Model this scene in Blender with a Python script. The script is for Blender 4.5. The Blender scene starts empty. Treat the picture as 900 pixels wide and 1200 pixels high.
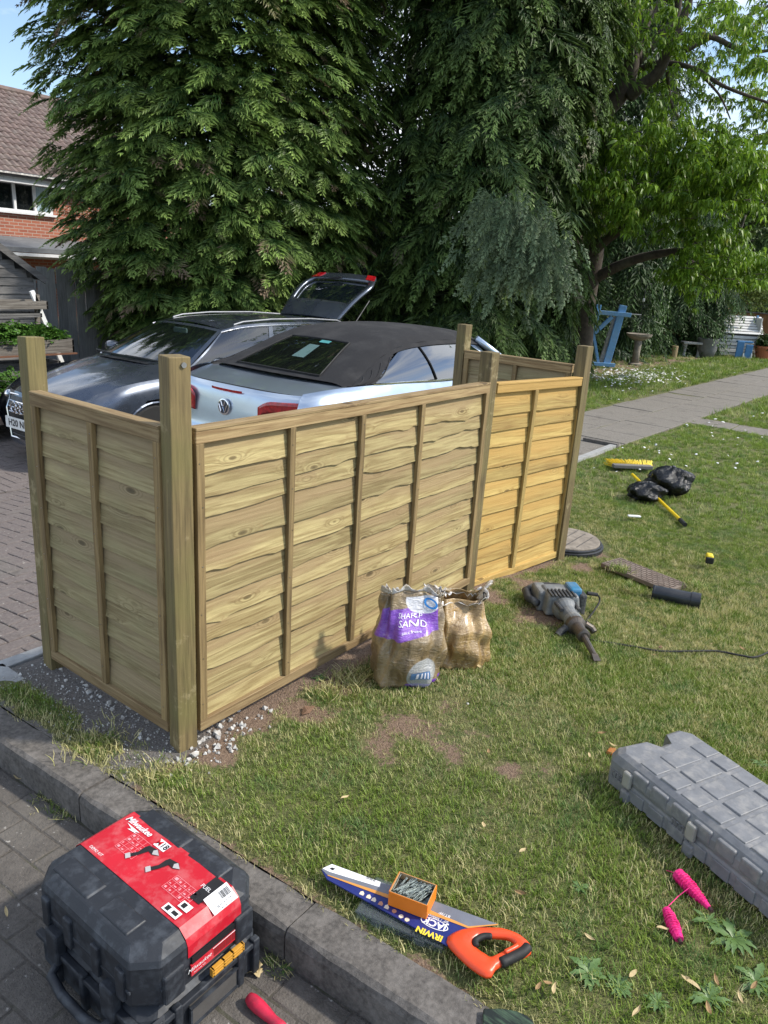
import bpy, math, random
import numpy as np
from mathutils import Vector, Matrix, Euler
random.seed(7); RNG = np.random.default_rng(11)
PI = math.pi; R = math.radians
SC = bpy.context.scene; COL = SC.collection

# ------------------------------------------------------------------ camera
# world: x along the long fence, y away from the lawn towards the cars, z up; lawn level z = 0
F_PX, PITCH, ROLL, CAM_H = 876.0, R(18.0), R(3.75), 1.735
AZ = R(36.12)
CAM = Vector((-1.508, -1.954, CAM_H))
_cp, _sp, _cr, _sr = math.cos(PITCH), math.sin(PITCH), math.cos(ROLL), math.sin(ROLL)
_M = Matrix(((_cr, -_sr, 0), (_sr, _cr, 0), (0, 0, 1))) @ Matrix(((1, 0, 0), (0, -_sp, -_cp), (0, _cp, -_sp)))
_fw = Vector((math.cos(AZ), math.sin(AZ), 0)); _rt = Vector((math.sin(AZ), -math.cos(AZ), 0))
_W = Matrix((_rt, _fw, (0, 0, 1)))           # world -> heading frame
CVM = _M @ _W                                # world -> camera (x right, y down, z forward)
rot = (Matrix(((1, 0, 0), (0, -1, 0), (0, 0, -1))) @ CVM).transposed()
cam_data = bpy.data.cameras.new('camera'); cam = bpy.data.objects.new('camera', cam_data); COL.objects.link(cam)
cam.matrix_world = Matrix.Translation(CAM) @ rot.to_4x4()
cam_data.sensor_fit = 'VERTICAL'; cam_data.sensor_height = 24; cam_data.lens = 24 * F_PX / 1200
cam_data.clip_start = 0.05; cam_data.clip_end = 2000
SC.camera = cam

# ------------------------------------------------------------------ sky and sun
SUN_AZ, SUN_EL = R(-55), R(43)               # direction towards the sun
w = bpy.data.worlds.new('World'); SC.world = w; w.use_nodes = True
nt = w.node_tree; nt.nodes.clear()
def wn(t, **k):
    n = nt.nodes.new(t)
    for a, b in k.items(): setattr(n, a, b)
    return n
sky = wn('ShaderNodeTexSky', sky_type='NISHITA', sun_disc=False, sun_elevation=SUN_EL, sun_rotation=PI / 2 - SUN_AZ)
sky.air_density = 1.0; sky.dust_density = 0.6; sky.ozone_density = 1.5
tc = wn('ShaderNodeTexCoord'); mp = wn('ShaderNodeMapping'); mp.inputs['Scale'].default_value = (1.0, 1.0, 2.6); mp.inputs['Location'].default_value = (0.9, 0.5, 0.35)
no = wn('ShaderNodeTexNoise'); no.inputs['Scale'].default_value = 1.9; no.inputs['Detail'].default_value = 9; no.inputs['Roughness'].default_value = 0.58
cr = wn('ShaderNodeValToRGB'); cr.color_ramp.elements[0].position = 0.45; cr.color_ramp.elements[1].position = 0.61
mx = wn('ShaderNodeMix', data_type='RGBA'); mx.inputs['B'].default_value = (6.8, 7.1, 7.6, 1)
bg = wn('ShaderNodeBackground'); bg.inputs['Strength'].default_value = 0.15; wo = wn('ShaderNodeOutputWorld')
L = nt.links.new
L(tc.outputs['Generated'], mp.inputs[0]); L(mp.outputs[0], no.inputs[0]); L(no.outputs[0], cr.inputs[0])
L(cr.outputs[0], mx.inputs['Factor']); L(sky.outputs[0], mx.inputs['A']); L(mx.outputs['Result'], bg.inputs[0]); L(bg.outputs[0], wo.inputs[0])
sd = bpy.data.lights.new('sun', 'SUN'); sun = bpy.data.objects.new('sun', sd); COL.objects.link(sun)
sd.energy = 3.3; sd.angle = R(3.0); sd.color = (1.0, 0.94, 0.84)
sdir = Vector((math.cos(SUN_AZ) * math.cos(SUN_EL), math.sin(SUN_AZ) * math.cos(SUN_EL), math.sin(SUN_EL)))
sun.rotation_euler = sdir.to_track_quat('Z', 'Y').to_euler()
SC.view_settings.view_transform = 'Standard'; SC.view_settings.look = 'None'
SC.view_settings.exposure = 0.55; SC.view_settings.gamma = 1.0

# ------------------------------------------------------------------ geometry helpers
def ray(px, py):
    v = CVM.transposed() @ Vector((px - 450, py - 600, F_PX)); return v
def gp(px, py, z=0.0):
    d = ray(px, py); t = (z - CAM_H) / d.z; return CAM + d * t
def dp(px, py, dist):                         # the point at a horizontal distance ahead of the camera
    d = ray(px, py); return CAM + d * (dist / d.dot(_fw))
def link(o, parent=None):
    COL.objects.link(o)
    if parent is not None: o.parent = parent
    return o
def tag(o, label=None, cat=None, group=None, kind=None):
    for k, v in (('label', label), ('category', cat), ('group', group), ('kind', kind)):
        if v: o[k] = v
    return o
def empty(name, loc=(0, 0, 0), rz=0.0, label=None, cat=None, group=None, rot=None):
    o = bpy.data.objects.new(name, None); o.empty_display_size = 0.1
    o.location = loc; o.rotation_euler = rot if rot is not None else (0, 0, rz)
    link(o); return tag(o, label, cat, group)
class MB:
    def __init__(s): s.v = []; s.f = []; s.m = []; s.X = Matrix.Identity(4); s.mi = 0
    def at(s, loc=(0, 0, 0), rot=(0, 0, 0)): s.X = Matrix.Translation(loc) @ Euler(rot).to_matrix().to_4x4(); return s
    def add(s, vs, fs):
        n = len(s.v); s.v += [tuple(s.X @ Vector(p)) for p in vs]
        s.f += [tuple(i + n for i in q) for q in fs]; s.m += [s.mi] * len(fs); return s
    def box(s, c, d, taper=(1, 1)):
        x, y, z = c; a, b, h = d[0] / 2, d[1] / 2, d[2] / 2; tx, ty = taper
        vs = [(x - a, y - b, z - h), (x + a, y - b, z - h), (x + a, y + b, z - h), (x - a, y + b, z - h),
              (x - a * tx, y - b * ty, z + h), (x + a * tx, y - b * ty, z + h), (x + a * tx, y + b * ty, z + h), (x - a * tx, y + b * ty, z + h)]
        return s.add(vs, [(3, 2, 1, 0), (4, 5, 6, 7), (0, 1, 5, 4), (1, 2, 6, 5), (2, 3, 7, 6), (3, 0, 4, 7)])
    def tube(s, pts, r, n=8, cap=True):
        pts = [Vector(p) for p in pts]; k = len(pts); rs = r if isinstance(r, (list, tuple)) else [r] * k
        vs = []; up = Vector((0, 0, 1))
        t0 = (pts[1] - pts[0]).normalized(); a = t0.cross(up)
        if a.length < 0.05: a = t0.cross(Vector((1, 0, 0)))
        a.normalize()
        for i, p in enumerate(pts):
            t = (pts[min(i + 1, k - 1)] - pts[max(i - 1, 0)]).normalized()
            a = (a - t * a.dot(t)).normalized(); b = t.cross(a)
            for j in range(n):
                q = 2 * PI * j / n; vs.append(p + (a * math.cos(q) + b * math.sin(q)) * rs[i])
        fs = [(i * n + j, i * n + (j + 1) % n, (i + 1) * n + (j + 1) % n, (i + 1) * n + j) for i in range(k - 1) for j in range(n)]
        if cap: fs += [tuple(range(n))[::-1], tuple(range((k - 1) * n, k * n))]
        return s.add(vs, fs)
    def lathe(s, prof, n=24, axis='z'):
        vs = []
        for r_, h in prof:
            for j in range(n):
                q = 2 * PI * j / n; x, y = r_ * math.cos(q), r_ * math.sin(q)
                vs.append((x, y, h) if axis == 'z' else (h, x, y))
        k = len(prof)
        fs = [(i * n + j, i * n + (j + 1) % n, (i + 1) * n + (j + 1) % n, (i + 1) * n + j) for i in range(k - 1) for j in range(n)]
        fs += [tuple(range(n))[::-1], tuple(range((k - 1) * n, k * n))]
        return s.add(vs, fs)
    def prism(s, outline, z0, z1):
        n = len(outline); a = sum(outline[i][0] * outline[(i + 1) % n][1] - outline[(i + 1) % n][0] * outline[i][1] for i in range(n))
        if a < 0: outline = outline[::-1]
        vs = [(p[0], p[1], z0) for p in outline] + [(p[0], p[1], z1) for p in outline]
        return s.add(vs, [tuple(range(n))[::-1], tuple(range(n, 2 * n))] + [(i, (i + 1) % n, (i + 1) % n + n, i + n) for i in range(n)])
    def grid(s, fn, n, m, wrap=False, skip=None):
        vs = [fn(i / n, j / m) for i in range(n + 1) for j in range(m + 1)]; fs = []
        for i in range(n):
            for j in range(m):
                if skip and skip((i + .5) / n, (j + .5) / m): continue
                fs.append((i * (m + 1) + j, (i + 1) * (m + 1) + j, (i + 1) * (m + 1) + j + 1, i * (m + 1) + j + 1))
        return s.add(vs, fs)
    def sph(s, c, r, n=12, m=8):
        r = (r, r, r) if not isinstance(r, (tuple, list)) else r
        return s.grid(lambda a, b: (c[0] + r[0] * math.sin(PI * b) * math.cos(2 * PI * a), c[1] + r[1] * math.sin(PI * b) * math.sin(2 * PI * a), c[2] - r[2] * math.cos(PI * b)), n, m)
    def mesh(s, name, mats, smooth=False):
        me = bpy.data.meshes.new(name); me.from_pydata(s.v, [], s.f); 
        for m_ in (mats if isinstance(mats, (list, tuple)) else [mats]): me.materials.append(m_)
        if any(s.m): me.polygons.foreach_set('material_index', s.m)
        if smooth: me.polygons.foreach_set('use_smooth', [True] * len(s.f))
        me.update(); return me
    def build(s, name, mats, parent=None, smooth=False, bevel=0.0, seg=2, weld=False, solid=0.0, subd=0, angle=None):
        o = bpy.data.objects.new(name, s.mesh(name, mats, smooth)); link(o, parent)
        if weld: o.modifiers.new('w', 'WELD').merge_threshold = 1e-4
        if solid: q = o.modifiers.new('s', 'SOLIDIFY'); q.thickness = solid; q.offset = -1
        if subd: q = o.modifiers.new('u', 'SUBSURF'); q.levels = q.render_levels = subd
        if bevel:
            q = o.modifiers.new('b', 'BEVEL'); q.width = bevel; q.segments = seg; q.limit_method = 'ANGLE'; q.angle_limit = R(35)
        return o
def crv(pts, n):                              # Catmull-Rom through the points, n+1 samples evenly by index
    P = [Vector(p) for p in pts]; k = len(P) - 1; out = []
    for i in range(n + 1):
        u = i / n * k; j = min(int(u), k - 1); t = u - j
        a, b, c, d = P[max(j - 1, 0)], P[j], P[j + 1], P[min(j + 2, k)]
        out.append(0.5 * ((2 * b) + (c - a) * t + (2 * a - 5 * b + 4 * c - d) * t * t + (3 * b - a - 3 * c + d) * t ** 3))
    return out
def text_mb(mb, body, size, X, align='CENTER', shear=0.0, sx=1.0, bold=0.0, fn=None):
    cu = bpy.data.curves.new('t', 'FONT'); cu.body = body; cu.size = size; cu.align_x = align; cu.align_y = 'CENTER'; cu.shear = shear; cu.offset = bold; cu.resolution_u = 3
    o = bpy.data.objects.new('t', cu); COL.objects.link(o)
    dg = bpy.context.evaluated_depsgraph_get(); me = bpy.data.meshes.new_from_object(o.evaluated_get(dg))
    vs = [(X @ Vector((v.co.x * sx, v.co.y, v.co.z))) for v in me.vertices]; fs = [tuple(p.vertices) for p in me.polygons]
    if fn: vs = [fn(v) for v in vs]
    old = mb.X; mb.X = Matrix.Identity(4); mb.add(vs, fs); mb.X = old
    bpy.data.objects.remove(o); bpy.data.curves.remove(cu); bpy.data.meshes.remove(me)
    return mb
def frame(o, xd, yd):                         # matrix whose local x, y follow two directions in space
    xd = Vector(xd).normalized(); yd = Vector(yd); yd = (yd - xd * yd.dot(xd)).normalized(); z = xd.cross(yd)
    return Matrix(((xd.x, yd.x, z.x, o[0]), (xd.y, yd.y, z.y, o[1]), (xd.z, yd.z, z.z, o[2]), (0, 0, 0, 1)))

# ------------------------------------------------------------------ materials
class NT:
    def __init__(s, name):
        s.mat = bpy.data.materials.new(name); s.mat.use_nodes = True; s.t = s.mat.node_tree; s.t.nodes.clear()
        s.out = s.n('ShaderNodeOutputMaterial'); s.b = s.n('ShaderNodeBsdfPrincipled'); s.l(s.b.outputs[0], s.out.inputs[0])
        s.co = s.n('ShaderNodeTexCoord').outputs['Object']; s.rnd = s.n('ShaderNodeObjectInfo').outputs['Random']
    def n(s, t, **k):
        x = s.t.nodes.new(t)
        for a, b in k.items(): setattr(x, a, b)
        return x
    def l(s, a, b): s.t.links.new(a, b)
    def set(s, inp, v):
        if isinstance(v, bpy.types.NodeSocket): s.l(v, inp)
        elif isinstance(v, (tuple, list)) and len(v) == 3 and inp.type == 'RGBA': inp.default_value = (*v, 1)
        else: inp.default_value = v
    def map(s, scale=(1, 1, 1), loc=(0, 0, 0), src=None, rot=(0, 0, 0)):
        m = s.n('ShaderNodeMapping'); s.l(src or s.co, m.inputs[0]); s.set(m.inputs['Scale'], scale); s.set(m.inputs['Rotation'], rot); s.set(m.inputs['Location'], loc); return m.outputs[0]
    def noise(s, src, scale, detail=4, rough=.55, dist=0.0, out=0):
        x = s.n('ShaderNodeTexNoise'); s.l(src, x.inputs['Vector']); x.inputs['Scale'].default_value = scale; x.inputs['Detail'].default_value = detail; x.inputs['Roughness'].default_value = rough; x.inputs['Distortion'].default_value = dist; return x.outputs[out]
    def vor(s, src, scale, feature='F1', out='Distance'):
        x = s.n('ShaderNodeTexVoronoi', feature=feature); s.l(src, x.inputs['Vector']); x.inputs['Scale'].default_value = scale; return x.outputs[out]
    def ramp(s, v, a, b, lo=0.0, hi=1.0):
        x = s.n('ShaderNodeMapRange'); s.set(x.inputs[0], v); x.inputs[1].default_value = a; x.inputs[2].default_value = b; x.inputs[3].default_value = lo; x.inputs[4].default_value = hi; return x.outputs[0]
    def math(s, op, a, b=0.0):
        x = s.n('ShaderNodeMath', operation=op); s.set(x.inputs[0], a); s.set(x.inputs[1], b); return x.outputs[0]
    def mix(s, f, a, b, mode='MIX'):
        x = s.n('ShaderNodeMix', data_type='RGBA', blend_type=mode); s.set(x.inputs['Factor'], f); s.set(x.inputs['A'], a); s.set(x.inputs['B'], b); return x.outputs['Result']
    def vadd(s, a, b):
        x = s.n('ShaderNodeVectorMath', operation='ADD'); s.set(x.inputs[0], a); s.set(x.inputs[1], b); return x.outputs[0]
    def sep(s, v=None): x = s.n('ShaderNodeSeparateXYZ'); s.l(v or s.co, x.inputs[0]); return x.outputs
    def attr(s, name): return s.n('ShaderNodeAttribute', attribute_name=name).outputs['Fac']
    def jitter(s, k=7.0):                     # per-object offset of the texture space
        c = s.n('ShaderNodeCombineXYZ'); 
        for i, q in enumerate((k, k * 1.7, k * 2.3)): s.l(s.math('MULTIPLY', s.rnd, q), c.inputs[i])
        return s.vadd(s.co, c.outputs[0])
    def bump(s, h, strength=.5, dist=.01, normal=None):
        x = s.n('ShaderNodeBump'); s.set(x.inputs['Height'], h); x.inputs['Strength'].default_value = strength; x.inputs['Distance'].default_value = dist
        if normal: s.l(normal, x.inputs['Normal'])
        s.l(x.outputs[0], s.b.inputs['Normal']); return x.outputs[0]
    def fin(s, color=None, rough=.6, metal=0.0, **k):
        if color is not None: s.set(s.b.inputs['Base Color'], color)
        s.set(s.b.inputs['Roughness'], rough); s.set(s.b.inputs['Metallic'], metal)
        for a, b in k.items(): s.set(s.b.inputs[a.replace('_', ' ')], b)
        return s.mat
def plain(name, c, rough=.5, metal=0.0, var=.12, scale=18, bump=.15, dirt=None, dirt_amt=.35, dscale=4, **k):
    m = NT(name); co = m.jitter(); n1 = m.noise(co, scale, 5)
    col = m.mix(m.ramp(n1, .3, .7), tuple(q * (1 - var) for q in c), tuple(min(1, q * (1 + var)) for q in c))
    r = m.ramp(n1, .3, .7, max(.02, rough - .08), min(1, rough + .1))
    if dirt:
        n2 = m.noise(co, dscale, 8, .65); f = m.math('MULTIPLY', m.ramp(n2, .48, .68), dirt_amt); col = m.mix(f, col, dirt)
    if bump: m.bump(m.noise(co, scale * 5, 3), bump, .002)
    return m.fin(col, r, metal, **k)
def wood(name, light, dark, axis=0, knots=True, stain=None, green=None, ring=1.0, rough=.75, tint=None):
    m = NT(name); co = m.jitter()
    sc = [1.0, 1.0, 1.0]; sc[axis] = .055
    st = m.map(tuple(sc), src=co)
    wob = m.noise(m.map(tuple(.35 if i == axis else 1.0 for i in range(3)), src=co), 5, 3, .5, out=1)
    wv = m.n('ShaderNodeVectorMath', operation='SCALE'); m.l(wob, wv.inputs[0]); wv.inputs['Scale'].default_value = .028
    st2 = m.vadd(st, wv.outputs[0])
    if knots:
        ksc = [9.0, 3.0, 9.0]; ksc[axis] = 3.2; kc = m.map(tuple(ksc), src=co); kd = m.vor(kc, 1.0)
        halo = m.ramp(kd, 0.0, .42, 1.0, 0.0); hz = m.n('ShaderNodeCombineXYZ'); hm = m.math('MULTIPLY', m.math('POWER', halo, 2.0), .045)
        for i in range(3):
            if i != axis: m.l(hm, hz.inputs[i])
        st2 = m.vadd(st2, hz.outputs[0]); knot = m.ramp(kd, .06, .10, 1.0, 0.0); rings = m.math('MULTIPLY', m.ramp(m.math('SINE', m.math('MULTIPLY', kd, 95.0)), -.2, 1), m.ramp(kd, .10, .30, 1.0, 0.0))
    g1 = m.noise(st2, 24, 2, .5); g = m.math('SINE', m.math('MULTIPLY', g1, 30.0 * ring)); g = m.ramp(g, -1, 1)
    fine = m.noise(m.map(tuple(.035 if i == axis else 1.0 for i in range(3)), src=co), 120, 6, .75)
    big = m.noise(co, 2.2, 3); f = m.math('ADD', m.math('MULTIPLY', g, .26), m.math('ADD', m.math('MULTIPLY', m.ramp(fine, .25, .75), .62), m.math('MULTIPLY', big, .50)))
    col = m.mix(m.ramp(f, .30, 1.02), light, dark)
    tone = m.ramp(m.rnd, 0, 1, .74, 1.14); tc_ = m.n('ShaderNodeCombineXYZ')
    for i in range(3): m.l(tone, tc_.inputs[i])
    col = m.mix(1.0, col, tc_.outputs[0], 'MULTIPLY')
    if green: col = m.mix(m.ramp(m.noise(co, 3.5, 5, .6), .45, .72, 0, .75), col, green)
    if stain: col = m.mix(m.ramp(m.noise(co, 9, 6, .7), .60, .72, 0, .7), col, stain)
    if tint is not None: zz = m.sep()[2]; col = m.mix(m.math('MULTIPLY', m.ramp(m.math('ADD', zz, m.math('MULTIPLY', m.noise(m.map((.6, 1, 1), src=co), 3, 3), .16)), .115, .16), .7), col, tint)
    if knots: col = m.mix(m.math('MULTIPLY', rings, .55), col, tuple(q * .75 for q in dark))
    if knots: col = m.mix(m.math('MULTIPLY', knot, .8), col, tuple(q * .35 for q in dark))
    col = m.mix(m.math('MULTIPLY', m.ramp(fine, .60, .72), .35), col, tuple(q * .55 for q in dark))
    m.bump(m.math('ADD', m.math('MULTIPLY', fine, .7), m.math('MULTIPLY', g, .3)), .6, .004)
    return m.fin(col, rough)
def flat(name, c, rough=.5, **k): return plain(name, c, rough, var=.05, bump=0, **k)
def glassy(name, tint, opaque=.55, ior=2.1):           # dark tinted car glass: mirror film over a part see-through pane
    m = NT(name); m.b.inputs['Base Color'].default_value = (*tint, 1); m.b.inputs['Roughness'].default_value = .03
    m.b.inputs['IOR'].default_value = 1.6
    t = m.n('ShaderNodeBsdfTransparent'); t.inputs[0].default_value = (.55, .62, .6, 1)
    g = m.n('ShaderNodeBsdfGlossy'); g.inputs['Roughness'].default_value = .015; g.inputs['Color'].default_value = (.95, .97, 1, 1)
    lw_ = m.n('ShaderNodeLayerWeight'); lw_.inputs['Blend'].default_value = .5; fz = ((ior - 1) / (ior + 1)) ** 2; fac = m.math('ADD', m.math('MULTIPLY', m.math('POWER', lw_.outputs['Facing'], 4.0), .9 - fz), fz + .03)
    s1 = m.n('ShaderNodeMixShader'); s1.inputs[0].default_value = opaque; m.l(t.outputs[0], s1.inputs[1]); m.l(m.b.outputs[0], s1.inputs[2])
    s2 = m.n('ShaderNodeMixShader'); m.l(fac, s2.inputs[0]); m.l(s1.outputs[0], s2.inputs[1]); m.l(g.outputs[0], s2.inputs[2]); m.l(s2.outputs[0], m.out.inputs[0])
    return m.mat

# ------------------------------------------------------------------ shared materials
M_treated = wood('treated softwood boards', (.44, .37, .195), (.18, .13, .055), green=(.29, .26, .13), tint=(.30, .225, .13))
M_treated_y = wood('treated softwood boards pale', (.50, .415, .195), (.20, .135, .05), stain=(.30, .20, .09), tint=(.30, .205, .105))
M_golden = wood('golden softwood boards', (.60, .44, .145), (.32, .19, .05), ring=.8, tint=(.50, .30, .085))
M_golden_z = wood('golden softwood upright', (.54, .39, .13), (.25, .16, .05), axis=2, knots=False)
M_frame = wood('treated rail timber', (.42, .31, .155), (.17, .10, .04))
M_frame_z = wood('treated batten timber', (.34, .24, .105), (.13, .085, .035), axis=2, knots=False)
M_post = wood('treated post timber', (.235, .175, .075), (.085, .062, .027), axis=2, knots=False, green=(.17, .15, .05), stain=(.40, .33, .18))
M_grey_z = wood('weathered grey boards', (.46, .45, .43), (.22, .215, .205), axis=2, knots=False)
M_grey_x = wood('weathered dark shiplap', (.20, .19, .18), (.06, .058, .055), axis=0)
M_grey_lx = wood('weathered planter timber', (.26, .235, .20), (.08, .065, .05), axis=0)
M_conc = plain('worn concrete', (.105, .095, .085), .9, var=.45, scale=70, bump=.8, dirt=(.24, .22, .20), dirt_amt=.5, dscale=14)
M_conc_l = plain('pale concrete', (.33, .33, .32), .9, var=.2, scale=30, bump=.5, dirt=(.2, .19, .17), dscale=7)
M_black = plain('black plastic', (.012, .013, .016), .42, bump=.12, dirt=(.09, .095, .10), dirt_amt=.5, dscale=7)
M_rubber = plain('black rubber', (.012, .012, .012), .7)
M_steel = plain('dull steel', (.35, .35, .36), .38, metal=1.0, dirt=(.12, .08, .05))
M_white = flat('white paint', (.75, .75, .73), .45)
M_ink = flat('black ink', (.012, .012, .014), .5)

def vnoise(x, y, s, seed=0):                  # smooth value noise on numpy arrays, 0..1
    g = np.random.default_rng(seed).random((64, 64)); X = np.asarray(x) / s + 31.7; Y = np.asarray(y) / s + 17.3
    i = np.floor(X).astype(int); j = np.floor(Y).astype(int); a = X - i; b = Y - j; a = a * a * (3 - 2 * a); b = b * b * (3 - 2 * b)
    q = lambda u, v: g[u % 64, v % 64]
    return (q(i, j) * (1 - a) + q(i + 1, j) * a) * (1 - b) + (q(i, j + 1) * (1 - a) + q(i + 1, j + 1) * a) * b
def fbm(x, y, s, seed=0):
    return (vnoise(x, y, s, seed) + .5 * vnoise(x, y, s / 2.1, seed + 1) + .25 * vnoise(x, y, s / 4.3, seed + 2)) / 1.75
def kerb_back(y): return -.272 - .066 * y
SOIL = [(500, 850, .17, .50), (440, 872, .10, .5), (635, 722, .17, 1.0), (150, 888, .08, 1.0), (595, 905, .07, .7), (300, 852, .12, .9), (355, 832, .12, .9), (400, 800, .12, .7),
        (572, 700, .16, .9), (610, 684, .20, .8), (540, 880, .09, .7), (690, 660, .12, .7), (250, 880, .10, 1.1), (430, 800, .09, .7), (640, 900, .09, .5), (720, 700, .12, .45), (520, 830, .1, .6),
        (740, 415, .9, .5), (820, 413, 1.2, .45), (700, 640, .15, .5)]
SOILW = [(*gp(a, b)[:2], r, k) for a, b, r, k in SOIL]
def bare(x, y):
    n = fbm(x, y, .13, 5); x = np.asarray(x, float); y = np.asarray(y, float)
    f = np.zeros_like(x)
    for a, b, r, k in SOILW: f = np.maximum(f, k * np.exp(-((x - a) ** 2 + (y - b) ** 2) / (r * r)))
    f = np.maximum(f, np.where((x > -.1) & (x < 3.25), np.exp(-np.maximum(0, -y - .02 - .03 * np.clip(x - 1.6, 0, 2)) ** 2 / .010), 0))
    f = np.maximum(f, np.where((y > -.08) & (y < 1.0) & (x < .06), 1.15 * np.exp(-np.maximum(0, -x - .10) ** 2 / .006), 0))
    f = np.where((x > .0) & (x < 3.1) & (y > 0) & (y < 1), 1.2, f)
    f = np.maximum(f, .6 * np.exp(-((x - kerb_back(y)) / .035) ** 2))
    f = np.where((y > 2.2) & (x > 6) & (y > 3.3 + .5 * (n - .5)), np.maximum(f, .55), f)
    return np.clip(f * 1.15 + (n - .5) * 1.5 - .12, 0, 1) * (f > .04)
def lawn_z(x, y): return .022 * (fbm(x, y, .9, 21) - .5) - .045 * np.clip((np.asarray(x) - 2.2) / .8, 0, 1) * (np.asarray(y) < .5) * np.clip((4.5 - np.asarray(x)) / 1.2, 0, 1)
def drive_z(y): return -.03 - .10 * min(3.5, max(0, y - 1.0))

# ------------------------------------------------------------------ ground sheets
m = NT('lawn soil and thatch'); nb = m.noise(m.co, 9, 8, .7); nf = m.noise(m.co, 120, 4, .7)
thatch = m.mix(m.ramp(nf, .35, .65), (.10, .105, .028), (.28, .25, .11)); thatch = m.mix(m.ramp(nb, .35, .65), thatch, (.09, .12, .03))
soil = m.mix(m.ramp(nf, .3, .7), (.13, .078, .05), (.34, .24, .165)); grey = m.mix(m.ramp(nf, .3, .7), (.10, .088, .078), (.26, .24, .22))
soil = m.mix(m.attr('grey'), soil, grey)
m.bump(m.math('ADD', nf, m.noise(m.co, 40, 5)), .9, .02)
bm0 = m.ramp(m.math('ADD', m.attr('bare'), m.math('MULTIPLY', m.math('SUBTRACT', m.noise(m.co, 38, 6, .75), .5), 1.6)), .38, .56)
M_lawn = m.fin(m.mix(bm0, thatch, soil), .95)
m = NT('distant ground'); M_far = m.fin(m.mix(m.ramp(m.noise(m.co, .4, 6), .4, .6), (.05, .08, .02), (.10, .09, .04)), 1.0)

mb = MB(); mb.add([(-400, -400, -.55), (400, -400, -.55), (400, 400, -.55), (-400, 400, -.55)], [(0, 1, 2, 3)])
tag(mb.build('distant_ground', M_far), kind='structure')
def path_lo(x): return 1.04 - .032 * x if x < 30 else .1
def path_hi(x): return path_lo(x) + 1.26
def lawn_part(xs, ys, name):
    X, Y = np.meshgrid(xs, ys, indexing='ij'); n, k = X.shape
    kb = kerb_back(Y); X = np.where(X < kb, kb, X)
    Z = lawn_z(X, Y); v = np.stack([X, Y, Z], -1).reshape(-1, 3); B = bare(X.ravel(), Y.ravel())
    G = np.clip(np.exp(-np.maximum(0, X.ravel() - .05) ** 2 / .01) * (Y.ravel() > -.06), 0, 1)
    idx = np.arange(n * k).reshape(n, k)
    f = np.stack([idx[:-1, :-1], idx[1:, :-1], idx[1:, 1:], idx[:-1, 1:]], -1).reshape(-1, 4)
    c = v[f].mean(1); cx, cy = c[:, 0], c[:, 1]
    ok = ~((cx < 6.6) & (cy > .97)) & ~((cx <= kerb_back(cy)) ); f = f[ok]
    me = bpy.data.meshes.new(name); me.from_pydata(v.tolist(), [], f.tolist())
    for nm, a in (('bare', B), ('grey', G)): me.attributes.new(nm, 'FLOAT', 'POINT').data.foreach_set('value', a.astype(np.float32))
    me.materials.append(M_lawn); me.polygons.foreach_set('use_smooth', [True] * len(me.polygons)); o = bpy.data.objects.new(name, me); link(o); return tag(o, kind='structure')
lawn_part(np.arange(-.42, 7.01, .04), np.concatenate([np.arange(-4, .96, .04), [.97]]), 'lawn')
lawn_part(np.concatenate([np.arange(7.0, 40.1, .25), [60]]), np.arange(-14, 20.1, .25), 'far_lawn')
lawn_part(np.arange(-.6, 7.01, .4), np.arange(-14, -3.9, .5), 'near_lawn')
mb = MB(); mb.grid(lambda a, b: (6.6 + .4 * a, .97 + 19 * b, -.006), 1, 10); mb.build('lawn_strip', M_lawn)['kind'] = 'structure'
# road sheet (beyond the kerb) and driveway sheet
m = NT('joint grit'); nf = m.noise(m.co, 60, 6, .7)
M_joint = m.fin(m.mix(m.ramp(m.noise(m.co, 6, 5), .48, .62), m.mix(m.ramp(nf, .3, .7), (.035, .030, .026), (.10, .09, .08)), (.085, .085, .025)), .95)
m = NT('packed road grit'); nf = m.noise(m.co, 90, 6, .75); m.bump(nf, .8, .008); M_rjoint = m.fin(m.mix(m.ramp(m.noise(m.co, 7, 6, .65), .50, .66, 0, .6), m.mix(m.ramp(nf, .3, .7), (.050, .044, .038), (.13, .115, .10)), (.05, .06, .02)), .95)
mb = MB(); mb.add([(-9, -12, -.1185), (kerb_back(-12) - .02, -12, -.1185), (kerb_back(.97) - .02, .97, -.1185), (-9, .97, -.1185)], [(0, 1, 2, 3)])
tag(mb.build('road', M_rjoint), kind='structure')
mb = MB(); mb.grid(lambda a, b: (-9 + 15.6 * a, .97 + [0, .03, 1.03, 3.53, 12][round(b * 4)], drive_z(.97 + [0, .03, 1.03, 3.53, 12][round(b * 4)]) - .008), 1, 4)
drive = tag(mb.build('driveway', M_joint), kind='structure')
road = bpy.data.objects['road']
# block pavers
def paver_mat(name, c1, c2, speck):
    m = NT(name); co = m.jitter(); g = m.noise(co, 55, 6, .75); b = m.noise(m.co if False else co, 7, 5, .6)
    geo = m.n('ShaderNodeNewGeometry').outputs['Position']; big = m.noise(geo, 2.2, 6, .65)
    col = m.mix(m.ramp(g, .3, .7), c1, c2); col = m.mix(m.ramp(big, .50, .68, 0, .7), col, (.17, .155, .135)); 
    col = m.mix(m.ramp(m.noise(geo, 42, 3, .6), .66, .72, 0, .85), col, speck); col = m.mix(m.ramp(m.noise(geo, 5, 6, .7), .56, .70, 0, .6), col, (.05, .045, .035))
    m.bump(m.math('ADD', g, m.noise(co, 160, 3)), .8, .006); return m.fin(col, .9)
M_paver_r = paver_mat('worn road paver', (.070, .062, .055), (.135, .120, .105), (.38, .36, .33))
M_paver_d = paver_mat('plum driveway paver', (.11, .088, .082), (.21, .18, .165), (.42, .40, .36))
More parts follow.
